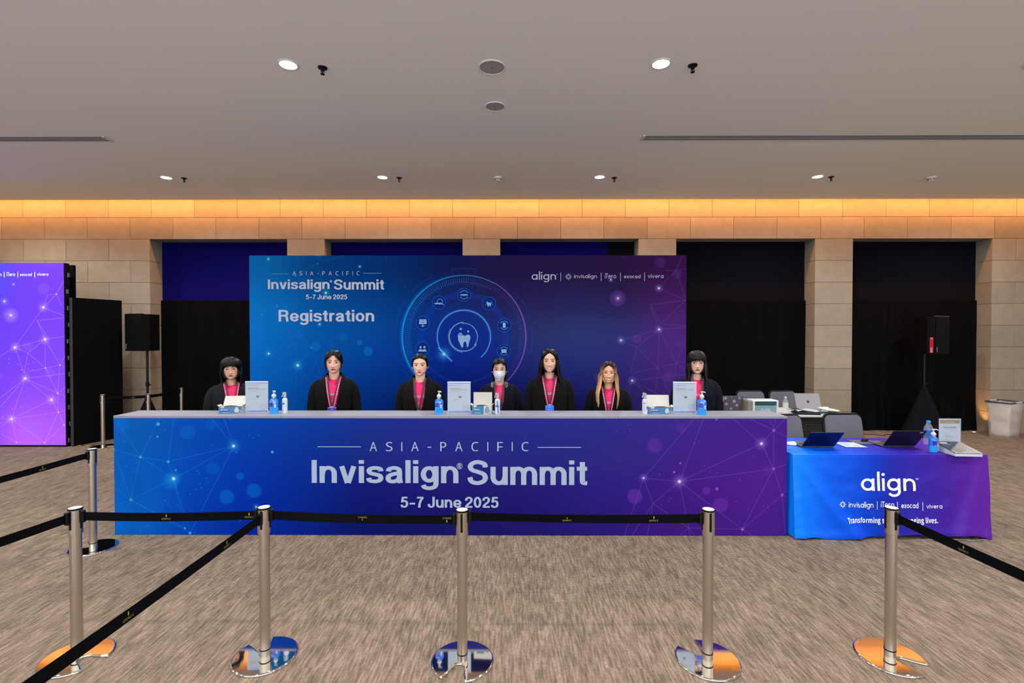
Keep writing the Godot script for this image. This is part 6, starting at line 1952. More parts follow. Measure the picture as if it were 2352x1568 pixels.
func add_head(b: Mb, o: Dictionary) -> void:
	var skin: Color = o.skin
	var lips: Color = o.lips
	var smile: float = o.get("smile", 0.0)
	var wide: float = o.get("wide", 1.0)
	var rows := []
	var cols := []
	var NR := 84
	var NC := 96
	for r in NR + 1:
		var t := lerpf(-0.999, 0.999, r / float(NR))
		var row := []
		for c in NC:
			var s := -1.0 + 2.0 * c / NC
			var phi := PI * signf(s) * pow(absf(s), 1.35)
			var p := skull(t, phi, wide)
			var x := p.x
			var y := p.y
			var ax := absf(x)
			var k := skin
			if cos(phi) > 0.1:
				var front := clampf((cos(phi) - 0.1) * 2.0, 0, 1)
				var dz := 0.0
				var along_nose := clampf((0.012 - y) / 0.05, 0.0, 1.0)       # bridge to tip
				var under := 1.0 - smoothstep(-0.040, -0.048, y)
				if y < -0.040: under = clampf(1.0 - (-0.040 - y) / 0.008, 0.0, 1.0)
				dz += (0.006 + 0.014 * along_nose) * bell(x, 0.0, 0.008 + 0.005 * along_nose) * (under if y < -0.04 else 1.0) * smoothstep(0.03, 0.0, y)
				dz += 0.006 * bell(ax, 0.012, 0.006) * bell(y, -0.038, 0.006)      # nostril wings
				dz -= 0.0085 * bell(ax, 0.031, 0.016) * bell(y, 0.004, 0.012)      # sockets
				dz += 0.0045 * bell(ax, 0.031, 0.010) * bell(y, 0.001, 0.007)      # lids
				dz += 0.0025 * bell(y, 0.024, 0.008) * bell(ax, 0.03, 0.025)       # brow
				dz += 0.004 * bell(ax, 0.040, 0.016) * bell(y, -0.028, 0.018) * (1.0 + smile)
				var my := -0.064 + smile * 0.006 * pow(ax / 0.024, 2.0)
				dz += 0.0048 * bell(y, my + 0.005, 0.0045) * bell(x, 0.0, 0.018)
				dz += 0.0055 * bell(y, my - 0.006, 0.005) * bell(x, 0.0, 0.016)
				dz -= 0.0045 * bell(y, my, 0.0018) * bell(x, 0.0, 0.022)
				dz -= 0.003 * bell(y, -0.080, 0.006) * bell(x, 0.0, 0.02)
				dz += 0.005 * bell(y, -0.097, 0.010) * bell(x, 0.0, 0.018)
				p.z += dz * front
				# colours: cheeks, lips, teeth, brows, eyes
				k = k.lerp(o.get("blush", skin), 0.45 * bell(ax, 0.042, 0.016) * bell(y, -0.024, 0.014))
				var lw := 0.0215 + 0.006 * smile
				var lo := 0.0088 * sqrt(maxf(0.0, 1.0 - pow(ax / lw, 2.0)))
				var up := 0.0066 * sqrt(maxf(0.0, 1.0 - pow(ax / lw, 2.0)))
				if ax < lw and y < my + up and y > my - lo:
					k = lips
					if absf(y - my) < 0.0016: k = lips.lerp(Color(0.08, 0.02, 0.02), 0.6)
					if smile > 0.6 and ax < lw * 0.66 and y < my + up * 0.2 and y > my - lo * 0.5: k = Color(0.78, 0.74, 0.70)
				if bell(ax, 0.0085, 0.0035) * bell(y, -0.0455, 0.0022) > 0.4: k = skin.lerp(Color(0.1, 0.04, 0.03), 0.7)
				var by := 0.0215 + 0.003 * (1.0 - pow((ax - 0.034) / 0.02, 2.0))
				if ax > 0.012 and ax < 0.052 and absf(y - by) < 0.0032 - 0.03 * maxf(0.0, ax - 0.04) * 0.1: k = k.lerp(o.brow, 0.85)
				var ex := (ax - 0.0315) / 0.0155
				if absf(ex) < 1.0:
					var top := 0.0072 * (1.0 - ex * ex) * (1.0 - 0.35 * smile) + 0.0008 * ex
					var bot := -0.0050 * (1.0 - ex * ex) + 0.0008 * ex
					if y < top and y > bot:
						k = Color(0.40, 0.35, 0.32)
						if pow(ax - 0.0315, 2.0) + pow(y - 0.0006, 2.0) < 0.0076 * 0.0076: k = Color(0.012, 0.008, 0.006)
					elif y >= top and y < top + 0.0026: k = Color(0.02, 0.012, 0.01)
					elif y <= bot and y > bot - 0.0016: k = skin.lerp(Color(0.1, 0.05, 0.04), 0.5)
			row.append(p)
			cols.append(k)
		rows.append(row)
	var k0 := b.v.size()
	b.grid(rows, true)
	var wide_n := NC + 1
	for r in NR + 1:
		for c in wide_n: b.c[k0 + r * wide_n + c] = cols[r * NC + c % NC]
	b.col = skin
	for s in [-1.0, 1.0]:         # ears
		var e := Mb.new()
		e.ball(Vector3.ZERO, Vector3(0.007, 0.029, 0.017), 14, 10)
		e.ball(Vector3(s * 0.003, -0.02, 0.004), Vector3(0.006, 0.009, 0.009), 10, 6)
		e.c.fill(skin)
		b.add_mesh(e.done(), Transform3D(Basis(Vector3.UP, s * 0.35), Vector3(s * 0.0715 * wide, -0.006, -0.012)))

func hair_mesh(o: Dictionary) -> ArrayMesh:
	var b := Mb.new()
	var wide: float = o.get("wide", 1.0)
	var open: Array = o.open
	var thick: float = o.get("thick", 0.014)
	var root: Color = o.hair
	var tip: Color = o.get("tip", root)
	var strand := FastNoiseLite.new()
	strand.seed = int(o.id) + 70
	strand.frequency = 1.0
	var rows := []
	var cols := []
	var NR := 60
	var NC := 120
	var low: float = o.get("nape", -0.75)
	for r in NR + 1:
		var t := lerpf(low, 0.999, r / float(NR))
		var row := []
		for c in NC:
			var s := -1.0 + 2.0 * c / NC
			var phi := PI * signf(s) * pow(absf(s), 1.2)
			var p := skull(t, phi, wide)
			var part_off: float = o.get("part", 0.0)
			var lim := deg_to_rad(along(open, t))
			var a := absf(phi - deg_to_rad(part_off) * clampf(t, 0.0, 1.0))
			var m := smoothstep(lim - 0.10, lim + 0.10, a)
			if lim <= 0.001: m = 1.0
			var n := strand.get_noise_2d(phi * 14.0, t * 1.2)
			var puff: float = thick * (1.0 + 0.25 * n) + 0.005 * o.get("volume", 0.0) * bell(t, 0.45, 0.4)
			# a groove at the parting
			if t > 0.55 and o.get("parted", true): puff -= 0.006 * bell(p.x - part_off * 0.0006, 0.0, 0.0035) * (1.0 if cos(phi) > 0 else 0.3)
			var nrm := Vector3(p.x / 0.005, p.y / 0.011, p.z / 0.008).normalized()
			row.append(p + nrm * lerpf(-0.014, puff, m))
			cols.append(root.lerp(tip, smoothstep(0.7, -0.2, t)) * (1.0 + 0.25 * n))
		rows.append(row)
	b.grid(rows, true)
	for r in NR + 1:
		for c in NC + 1: b.c[r * (NC + 1) + c] = cols[r * NC + c % NC]
	var gen := RandomNumberGenerator.new()
	gen.seed = 900 + int(o.id)
	# fringe locks
	for q in o.get("fringe", []):        # [phi at root, phi at tip, tip height]
		var pts := []
		var rad := []
		for k in 7:
			var f := k / 6.0
			var t := lerpf(0.78, q[2], f)
			var phi := deg_to_rad(lerpf(q[0], q[1], f))
			var p := skull(t, phi, wide)
			pts.append(p + Vector3(p.x * 1.2, 0, p.z).normalized() * (0.010 + 0.004 * sin(f * PI)))
			rad.append(lerpf(0.0085, 0.0022, f))
		b.col = root * gen.randf_range(0.8, 1.2)
		b.tube(pts, rad, 6, 0.55)
	# long locks
	var length: float = o.get("length", 0.0)
	if length > 0.0:
		var n_locks: int = o.get("locks", 40)
		for j in n_locks:
			var f0 := j / float(n_locks - 1)
			f0 = 0.5 * pow(2.0 * f0, 1.35) if f0 < 0.5 else 1.0 - 0.5 * pow(2.0 * (1.0 - f0), 1.35)
			var lo_phi: float = o.get("lock_from", 62.0)
			var phi := deg_to_rad(lerpf(lo_phi, 360.0 - lo_phi, f0))
			var ll := length * gen.randf_range(0.86, 1.03)
			var wob := gen.randf_range(-1.0, 1.0)
			var t0 := gen.randf_range(0.05, 0.4)
			var pts := []
			var rad := []
			var front := clampf((cos(phi) + 0.35) * 1.4, 0.0, 1.0)
			for k in 10:
				var f := k / 9.0
				var p := skull(maxf(t0 - f * 0.9, -0.35), phi, wide)
				var y := t0 * AY - ll * f
				var out: float = lerpf(-0.006, 0.013, smoothstep(0.0, 0.3, f)) + 0.012 * sin(f * PI * 0.9) * o.get("flare", 1.0)
				var rad_dir := Vector3(p.x, 0, p.z).normalized()
				var q: Vector3 = Vector3(p.x, y, p.z) + rad_dir * out
				var drop := smoothstep(0.10, 0.24, -y)
				q.z += drop * (0.052 * front - 0.020 * (1.0 - front)) * o.get("forward", 1.0)
				q.x += signf(p.x) * drop * 0.018 * o.get("spread", 1.0) + 0.006 * wob * sin(f * 5.0 + j)
				q.z += 0.004 * wob * cos(f * 4.0)
				pts.append(q)
				rad.append(lerpf(0.0135, 0.004, pow(f, 1.6)) * lerpf(0.6, 1.0, smoothstep(0.0, 0.2, f)))
			var k1 := b.v.size()
			b.tube(pts, rad, 6, 0.6)
			var lum := gen.randf_range(0.75, 1.25)
			for e in range(k1, b.v.size()):
				var f := clampf((t0 * AY - b.v[e].y) / 0.22, 0.0, 1.0)
				b.c[e] = root.lerp(tip, smoothstep(0.0, 0.55, f)) * lum
	for q in o.get("wisps", []):         # loose strands: [phi, start t, end y, out]
		var pts := []
		for k in 7:
			var f := k / 6.0
			var p := skull(maxf(lerpf(q[1], q[1] - 1.0, f), -0.5), deg_to_rad(q[0]), wide)
			var y: float = lerpf(q[1] * AY, q[2], f)
			var d := Vector3(p.x, 0, p.z).normalized()
			pts.append(Vector3(p.x, y, p.z) + d * (0.010 + q[3] * f))
		b.col = root
		b.tube(pts, [0.008, 0.0085, 0.008, 0.007, 0.006, 0.004, 0.0015], 6, 0.6)
	return b.done()

# ---- one continuous body: tapered capsules joined by a smooth minimum, meshed as surface nets
func figure() -> Mb:
	if shared.has("figure"): return shared["figure"]
	var bones := [[Vector3(0, 1.33, -0.012), Vector3(0, 1.47, 0.0), 0.050, 0.047], [Vector3(-0.10, 1.285, -0.01), Vector3(0.10, 1.285, -0.01), 0.042, 0.042],
		[Vector3(-0.055, 1.2, 0.0), Vector3(0.055, 1.2, 0.0), 0.088, 0.088], [Vector3(0, 1.2, 0), Vector3(0, 0.96, 0), 0.088, 0.082], [Vector3(-0.04, 1.02, 0), Vector3(0.04, 1.02, 0), 0.08, 0.08],
		[Vector3(-0.075, 0.88, -0.01), Vector3(0.075, 0.88, -0.01), 0.095, 0.095]]
	for s in [-1.0, 1.0]:
		bones.append([Vector3(s * 0.085, 0.84, 0), Vector3(s * 0.085, 0.47, 0.01), 0.082, 0.052])
		bones.append([Vector3(s * 0.085, 0.47, 0.01), Vector3(s * 0.085, 0.09, -0.015), 0.052, 0.034])
		bones.append([Vector3(s * 0.085, 0.05, -0.03), Vector3(s * 0.095, 0.035, 0.12), 0.034, 0.024])
		bones.append([Vector3(s * 0.148, 1.262, -0.008), Vector3(s * 0.198, 1.05, -0.02), 0.038, 0.034])
		bones.append([Vector3(s * 0.198, 1.05, -0.02), Vector3(s * 0.19, 0.82, 0.04), 0.036, 0.025])
		bones.append([Vector3(s * 0.19, 0.815, 0.042), Vector3(s * 0.187, 0.745, 0.055), 0.025, 0.030])
	var cell := 0.015
	var lo := Vector3(-0.27, -0.015, -0.15)
	var n := Vector3i(37, 103, 24)
	var d := PackedFloat32Array()
	d.resize(n.x * n.y * n.z)
	d.fill(0.2)
	for e in bones:
		var a: Vector3 = e[0]
		var ab: Vector3 = e[1] - a
		var l2 := ab.length_squared()
		var m := Vector3.ONE * (maxf(e[2], e[3]) + 0.06)
		var c0 := Vector3i(((a.min(e[1]) - m - lo) / cell).floor()).clamp(Vector3i.ZERO, n - Vector3i.ONE)
		var c1 := Vector3i(((a.max(e[1]) + m - lo) / cell).ceil()).clamp(Vector3i.ZERO, n - Vector3i.ONE)
		for y in range(c0.y, c1.y + 1):
			for z in range(c0.z, c1.z + 1):
				for x in range(c0.x, c1.x + 1):
					var p := lo + Vector3(x, y, z) * cell
					var f := clampf((p - a).dot(ab) / l2, 0.0, 1.0)
					var dist := p.distance_to(a + ab * f) - lerpf(e[2], e[3], f)
					var at := (y * n.z + z) * n.x + x
					var old := d[at]
					var h := maxf(0.03 - absf(old - dist), 0.0) / 0.03
					d[at] = minf(old, dist) - h * h * 0.03 * 0.25
	var b := Mb.new()
	var id := {}
	var step := [1, n.x, n.x * n.z]        # x, z, y
	for y in n.y - 1:
		for z in n.z - 1:
			for x in n.x - 1:
				var at := (y * n.z + z) * n.x + x
				var sum := Vector3.ZERO
				var hits := 0
				var inside := 0
				for k in 8:
					if d[at + (k & 1) + ((k >> 1) & 1) * n.x + (k >> 2) * n.x * n.z] < 0.0: inside += 1
				if inside == 0 or inside == 8: continue
				for k in 8:
					var off := Vector3(k & 1, k >> 2, (k >> 1) & 1)
					var v0 := d[at + (k & 1) + ((k >> 1) & 1) * n.x + (k >> 2) * n.x * n.z]
					for ax in 3:
						var bit: int = [1, 4, 2][ax]
						if k & bit: continue
						var k2 := k | bit
						var v1 := d[at + (k2 & 1) + ((k2 >> 1) & 1) * n.x + (k2 >> 2) * n.x * n.z]
						if (v0 < 0.0) != (v1 < 0.0):
							var q := off
							q[ax] += v0 / (v0 - v1)
							sum += q
							hits += 1
				id[at] = b.p(lo + (Vector3(x, y, z) + sum / hits) * cell)
	for y in range(1, n.y - 1):
		for z in range(1, n.z - 1):
			for x in range(1, n.x - 1):
				var at := (y * n.z + z) * n.x + x
				for ax in 3:
					var s1: int = [1, n.x * n.z, n.x][ax]
					if (d[at] < 0.0) == (d[at + s1] < 0.0): continue
					var u: int = [n.x * n.z, n.x, 1][ax]
					var w: int = [n.x, 1, n.x * n.z][ax]
					var q := [id.get(at, -1), id.get(at - u, -1), id.get(at - u - w, -1), id.get(at - w, -1)]
					if q.has(-1): continue
					if d[at] < 0.0: q.reverse()
					b.tri(q[0], q[2], q[1]); b.tri(q[0], q[3], q[2])
	# fingers: five chains rooted in each palm, unequal and slightly curled
	for s in [-1.0, 1.0]:
		for k in 4:
			var len: float = [0.066, 0.074, 0.069, 0.054][k]
			var root := Vector3(s * 0.187, 0.738 + 0.004 * k, 0.083 - 0.019 * k)
			b.tube([root + Vector3(0, 0.02, 0), root, root + Vector3(-s * 0.004, -len * 0.5, 0.004), root + Vector3(-s * 0.018, -len * 0.95, 0.006)], [0.009, 0.009, 0.0082, 0.0065], 8)
		b.tube([Vector3(s * 0.188, 0.80, 0.066), Vector3(s * 0.180, 0.768, 0.092), Vector3(s * 0.170, 0.735, 0.102)], [0.011, 0.0105, 0.008], 8)
	shared["figure"] = b
	return b

func torso(y: float) -> Array:       # half width, half depth, middle z
	var hw := along([[1.40, 0.058], [1.38, 0.068], [1.36, 0.092], [1.335, 0.126], [1.305, 0.152], [1.27, 0.166], [1.2, 0.168], [1.1, 0.158], [1.0, 0.152], [0.9, 0.176], [0.78, 0.195]], y)
	var hd := along([[1.40, 0.056], [1.375, 0.062], [1.355, 0.070], [1.335, 0.078], [1.31, 0.088], [1.27, 0.102], [1.2, 0.118], [1.1, 0.110], [1.0, 0.102], [0.9, 0.116], [0.78, 0.125]], y)
	var mz := along([[1.40, -0.020], [1.335, -0.012], [1.27, -0.004], [1.1, 0.0], [0.78, 0.0]], y)
	return [hw, hd, mz]

func on_torso(x: float, y: float, off: float) -> Vector3:
	var q := torso(y)
	var s := clampf(x / (q[0] + off), -0.99, 0.99)
	var c := pow(1.0 - pow(absf(s), 2.4), 1.0 / 2.4)
	return Vector3(x, y, q[2] + (q[1] + off) * c)

func open_at(y: float, w: float) -> float: return along([[1.41, 0.075], [1.37, 0.066], [1.3, 0.064], [1.2, 0.054], [1.1, 0.032], [1.02, 0.008], [0.97, 0.002], [0.78, 0.012]], y) * w

func jacket_mesh(w: float) -> ArrayMesh:
	var key := "jacket%s" % w
	if shared.has(key): return shared[key]
	var b := Mb.new()
	for off in [0.012, 0.007]:           # outer and inner face
		var rows := []
		var NY := 44
		for r in NY + 1:
			var y := lerpf(0.78, 1.392, r / float(NY))
			var q := torso(y)
			var x0 := open_at(y, w)
			var row := []
			for c in 65:
				var f := c / 64.0
				var s0 := asin(clampf(x0 / (q[0] + off), 0.0, 0.95))
				var a := lerpf(s0, TAU - s0, f if off > 0.01 else 1.0 - f)
				var s := sin(a)
				var cc := cos(a)
				var e := 0.83
				row.append(Vector3((q[0] + off) * signf(s) * pow(absf(s), e), y, q[2] + (q[1] + off) * signf(cc) * pow(absf(cc), e)))
			rows.append(row)
		b.grid(rows)
	for s in [-1.0, 1.0]:
		b.tube([Vector3(s * 0.085, 1.325, -0.010), Vector3(s * 0.122, 1.306, -0.008), Vector3(s * 0.150, 1.282, -0.008), Vector3(s * 0.172, 1.245, -0.008), Vector3(s * 0.186, 1.19, -0.010), Vector3(s * 0.197, 1.12, -0.016), Vector3(s * 0.204, 1.05, -0.020), Vector3(s * 0.206, 0.98, -0.006), Vector3(s * 0.200, 0.88, 0.022), Vector3(s * 0.196, 0.82, 0.038)],
			[0.030, 0.042, 0.050, 0.053, 0.053, 0.051, 0.049, 0.048, 0.045, 0.043], 20, 1.1)
	shared[key] = b.done()
	return shared[key]

func lapel_mesh(w: float, collar: bool) -> ArrayMesh:
	var b := Mb.new()
	for s in [-1.0, 1.0]:
		for face in [0, 1]:
			var rows := []
			for r in 25:
				var y := lerpf(1.03, 1.385, r / 24.0)
				var x0 := open_at(y, w)
				var width := along([[1.39, 0.030], [1.33, 0.040], [1.292, 0.064], [1.285, 0.052], [1.2, 0.045], [1.1, 0.028], [1.03, 0.004]], y)
				var row := []
				for c in 5:
					var f := c / 4.0
					var p := on_torso(x0 + width * f - 0.002, y, 0.012 + 0.007 - 0.004 * f)
					row.append(Vector3(p.x * s, p.y, p.z + (0.0 if face == 0 else -0.003)))
				if (s > 0) == (face == 1): row.reverse()
				rows.append(row)
			b.grid(rows)
	if collar:
		var rows := []
		for r in 4:
			var row := []
			for c in 33:
				var a := deg_to_rad(lerpf(62, 298, c / 32.0))
				var rad: float = [0.080, 0.074, 0.076, 0.088][r]
				row.append(Vector3(sin(a) * rad, [1.37, 1.40, 1.405, 1.372][r], -0.018 + cos(a) * rad * 0.95))
			rows.append(row)
		b.grid(rows)
	return b.done()

func shirt_mesh() -> ArrayMesh:
	if shared.has("shirt"): return shared["shirt"]
	var b := Mb.new()
	var rows := []
	for r in 31:
		var f := r / 30.0
		var row := []
		for c in 64:
			var a := TAU * c / 64
			var top := 1.337 + 0.035 * (1.0 - cos(a)) * 0.5          # scooped at the throat
			var y := lerpf(0.86, top, f)
			var q := torso(minf(y, 1.30))
			var k := 1.0
			if y > 1.28:
				var g := clampf((y - 1.28) / (top - 1.28), 0.0, 1.0)
				k = lerpf(1.0, 0.056 / q[0], pow(g, 1.1))
				var kz := lerpf(1.0, 0.062 / q[1], pow(g, 1.6))
				row.append(Vector3(sin(a) * (q[0] - 0.012) * k, y, q[2] - 0.008 * g + cos(a) * (q[1] - 0.001) * kz))
				continue
			row.append(Vector3(signf(sin(a)) * pow(absf(sin(a)), 0.85) * (q[0] - 0.012), y, q[2] + signf(cos(a)) * pow(absf(cos(a)), 0.85) * (q[1] - 0.001)))
		rows.append(row)
	b.grid(rows, true)
	var ring := []
	for p in rows[30]: ring.append(p)
	ring.append(ring[0])
	b.tube(ring, 0.003, 6, 1.0, false)
	shared["shirt"] = b.done()
	return shared["shirt"]

func trousers_mesh() -> ArrayMesh:
	if shared.has("trousers"): return shared["trousers"]
	var b := Mb.new()
	for s in [-1.0, 1.0]:
		b.tube([Vector3(s * 0.075, 0.93, -0.005), Vector3(s * 0.085, 0.84, 0), Vector3(s * 0.087, 0.65, 0.005), Vector3(s * 0.087, 0.47, 0.01), Vector3(s * 0.086, 0.25, 0.0), Vector3(s * 0.086, 0.06, -0.01)], [0.105, 0.102, 0.085, 0.068, 0.062, 0.064], 20, 1.0)
	shared["trousers"] = b.done()
	return shared["trousers"]

func shoe_mesh() -> ArrayMesh:
	if shared.has("shoe"): return shared["shoe"]
	var b := Mb.new()
	b.tube([Vector3(0, 0.045, -0.085), Vector3(0, 0.05, -0.06), Vector3(0, 0.045, 0.0), Vector3(0, 0.036, 0.09), Vector3(0, 0.03, 0.15), Vector3(0, 0.026, 0.165)], [0.02, 0.04, 0.042, 0.044, 0.03, 0.012], 14, 0.85)
	for k in b.v.size(): b.v[k].y = maxf(b.v[k].y, 0.002)
	shared["shoe"] = b.done()
	return shared["shoe"]

func strap(x0: float, y0: float, x1: float, y1: float, w: float, off: float) -> Array:
	var l := []
	var r := []
	for k in 13:
		var f := k / 12.0
		var x := lerpf(x0, x1, f)
		var y := lerpf(y0, y1, f)
		l.append(on_torso(x - w / 2, y, off))
		r.append(on_torso(x + w / 2, y, off))
	return [l, r]

func person(id: int, u: float, top: float, o: Dictionary) -> void:
	var D: float = o.get("depth", 4.97)
	var crown := at_px(u, top, D)
	var high := crown.y
	var k := high / 1.632
	var t := thing("person", o.label, "person", Vector3(crown.x, 0, -D), atan2(-crown.x, D) * 0.8 + o.get("turn", 0.0))
	t.scale = Vector3.ONE * k
	o.id = id
	# body with its head
	var b := Mb.new()
	var fig := figure()
	var skin: Color = o.skin
	b.col = skin
	var fm: ArrayMesh = shared.get("figure_mesh", null)
	if fm == null:
		fig.c.fill(Color.WHITE)
		fm = fig.done()
		shared["figure_mesh"] = fm
	b.add_mesh(fm, Transform3D.IDENTITY)
	b.c.fill(skin)
	var h := Mb.new()
	add_head(h, o)
	var neck := Transform3D(Basis.from_euler(Vector3(o.get("nod", 0.0), o.get("look", 0.0), o.get("tilt", 0.0))), Vector3(0, 1.51, 0.012))
	b.add_mesh(h.done(), neck)
	part(t, "body", b.done(), M.skin)
	part(t, "hair", hair_mesh(o), M.hair).transform = neck
	# clothes
	part(t, "trousers", trousers_mesh(), M.cloth_black)
	for s in [-1, 1]: part(t, "shoe", shoe_mesh(), M.shoe_black).position = Vector3(s * 0.088, 0, -0.01)
	part(t, "shirt", shirt_mesh(), M.shirt_pink, "bright pink shirt")
	var w: float = o.get("open", [0])[0][1] if false else o.get("gap", 1.0)
	part(t, "jacket", jacket_mesh(w), o.coat)
	part(t, "lapels", lapel_mesh(w, true), o.coat if not o.has("collar_m") else o.coat)
	if o.has("collar_m"):       # grey lining shows at the turned collar points
		for s in [-1.0, 1.0]:
			var m := Mb.new()
			m.face([on_torso(s * 0.062, 1.375, 0.026), on_torso(s * 0.088, 1.375, 0.024), on_torso(s * 0.094, 1.335, 0.022), on_torso(s * 0.068, 1.318, 0.024)], Vector3(0, 1.35, 0))
			part(t, "collar_point", m.done(), o.collar_m, "grey collar lining")
	# shirt print, partly under the jacket
	var txt := Mb.new()
	txt.add_mesh(text_mesh(o.get("words", "Invisalign"), true, 0.19, 0.034), Transform3D(Basis.IDENTITY, Vector3(o.get("words_x", 0.0), o.get("words_y", 1.205), 0)))
	for j in txt.v.size():
		var q := txt.v[j]
		txt.v[j] = on_torso(q.x, q.y, 0.0025)
	part(t, "shirt_lettering", txt.done(), M.print_white)
	var rings := Mb.new()
	for r in [0.012, 0.020, 0.028]: rings.ribbon(arc(0.0, 0, r, r, 0, 360, 24), 0.0022)
	for j in rings.v.size():
		var q := rings.v[j]
		rings.v[j] = on_torso(q.x + o.get("words_x", 0.0), q.y + o.get("words_y", 1.205) - 0.085, 0.0025)
	part(t, "shirt_rings", rings.done(), M.shirt_print)
	# lanyard
	var yb: float = o.get("badge_y", 1.065)
	var xb: float = o.get("badge_x", 0.0)
	for s in [-1.0, 1.0]:
		var m := Mb.new()
		var st := strap(s * 0.058, 1.385, xb + s * 0.006, yb + 0.01, 0.017, 0.0205)
		m.grid(st)
		part(t, "lanyard", m.done(), M.lanyard_black)
		if o.get("dark_strap", false): continue
		m = Mb.new()
		m.grid(strap(s * 0.070, 1.37, xb + s * 0.017, yb + 0.012, 0.011, 0.0215))
		part(t, "lanyard_edge", m.done(), M.lanyard_pink, "pink edge of the lanyard")
		m = Mb.new()
		for j in 9:
			var f := 0.25 + j * 0.075
			var x := lerpf(s * 0.070, xb + s * 0.017, f)
			var y := lerpf(1.37, yb + 0.012, f)
			m.face([on_torso(x - 0.003, y - 0.005, 0.0225), on_torso(x + 0.003, y - 0.005, 0.0225), on_torso(x + 0.003, y + 0.005, 0.0225), on_torso(x - 0.003, y + 0.005, 0.0225)], Vector3(0, y, 0))
		part(t, "lanyard_print", m.done(), M.print_white)
	if o.get("badge", true):
		var bm: Material = o.get("badge_m", M.badge_blue)
		var p := on_torso(xb, yb - 0.045, 0.026)
		var bd := part(t, "badge", boxm(Vector3(0.082, 0.112, 0.003), 0.001), bm)
		bd.position = p
		part(bd, "lettering", text_mesh("align", true, 0.026, 0.009), M.print_white).position = Vector3(0, 0.038, 0.002)
		for j in 4: part(bd, "printed_line", boxm(Vector3(0.04 - 0.006 * (j % 2), 0.004, 0.0006)), M.badge_line).position = Vector3(0, 0.014 - j * 0.012, 0.0018)
		part(bd, "slot_clip", boxm(Vector3(0.02, 0.012, 0.004), 0.001), M.print_white).position = Vector3(0, 0.06, 0)
	if o.has("mask"):
		var rows := []
		for r in 21:
			var f := r / 20.0
			var y := lerpf(-0.112, -0.012, f)
			var row := []
			for c in 25:
				var g := c / 24.0 * 2.0 - 1.0
				var hw := lerpf(0.036, 0.058, smoothstep(0.0, 0.45, f))
				var x := g * hw
				var tt := clampf(y / AY, -0.9, 1.0)
				var sx := clampf(x / (along(HW, tt) + 0.004), -0.98, 0.98)
				var z := along(HF, tt) * pow(1.0 - pow(absf(sx), 2.2), 0.5) + 0.008 + 0.017 * bell(x, 0.0, 0.026) * bell(f, 0.62, 0.4) + 0.006 * bell(x, 0, 0.03)
				z += 0.0022 * sin(f * 30.0)
				row.append(Vector3(x, y, z))
			rows.append(row)
		var m := Mb.new()
		m.grid(rows)
		part(t, "face_mask", m.done(), M.mask_white, "white pleated face mask").transform = neck
		for s in [-1.0, 1.0]:
			m = Mb.new()
			m.tube([Vector3(s * 0.056, -0.02, 0.045), Vector3(s * 0.070, -0.012, 0.01), Vector3(s * 0.077, 0.005, -0.018), Vector3(s * 0.076, -0.02, -0.024), Vector3(s * 0.066, -0.05, 0.01), Vector3(s * 0.050, -0.07, 0.045)], 0.0012, 5)
			part(t, "ear_loop", m.done(), M.mask_white).transform = neck
	if o.has("glasses"):
		var m := Mb.new()
		for s in [-1.0, 1.0]:
			var pts := []
			for j in 25:
				var a := TAU * j / 24
				pts.append(Vector3(s * 0.032 + cos(a) * 0.021, -0.001 + sin(a) * 0.017, 0.091 - absf(s * 0.032 + cos(a) * 0.021) * 0.16))
			m.tube(pts, 0.0011, 6, 1.0, false)
			m.tube([Vector3(s * 0.053, 0.004, 0.083), Vector3(s * 0.070, 0.004, 0.04), Vector3(s * 0.073, 0.002, -0.012)], 0.001, 5)
		m.tube([Vector3(-0.011, 0.002, 0.090), Vector3(0, 0.004, 0.093), Vector3(0.011, 0.002, 0.090)], 0.001, 5)
		part(t, "glasses", m.done(), o.glasses).transform = neck
	for s in o.get("earrings", []):
		var m := Mb.new()
		m.ball(Vector3(s * 0.078, -0.036, -0.006), Vector3(0.0035, 0.009, 0.0035), 10, 6)
		part(t, "earring", m.done(), M.print_white).transform = neck

func lin(s: String) -> Color: return Color.html(s).srgb_to_linear()

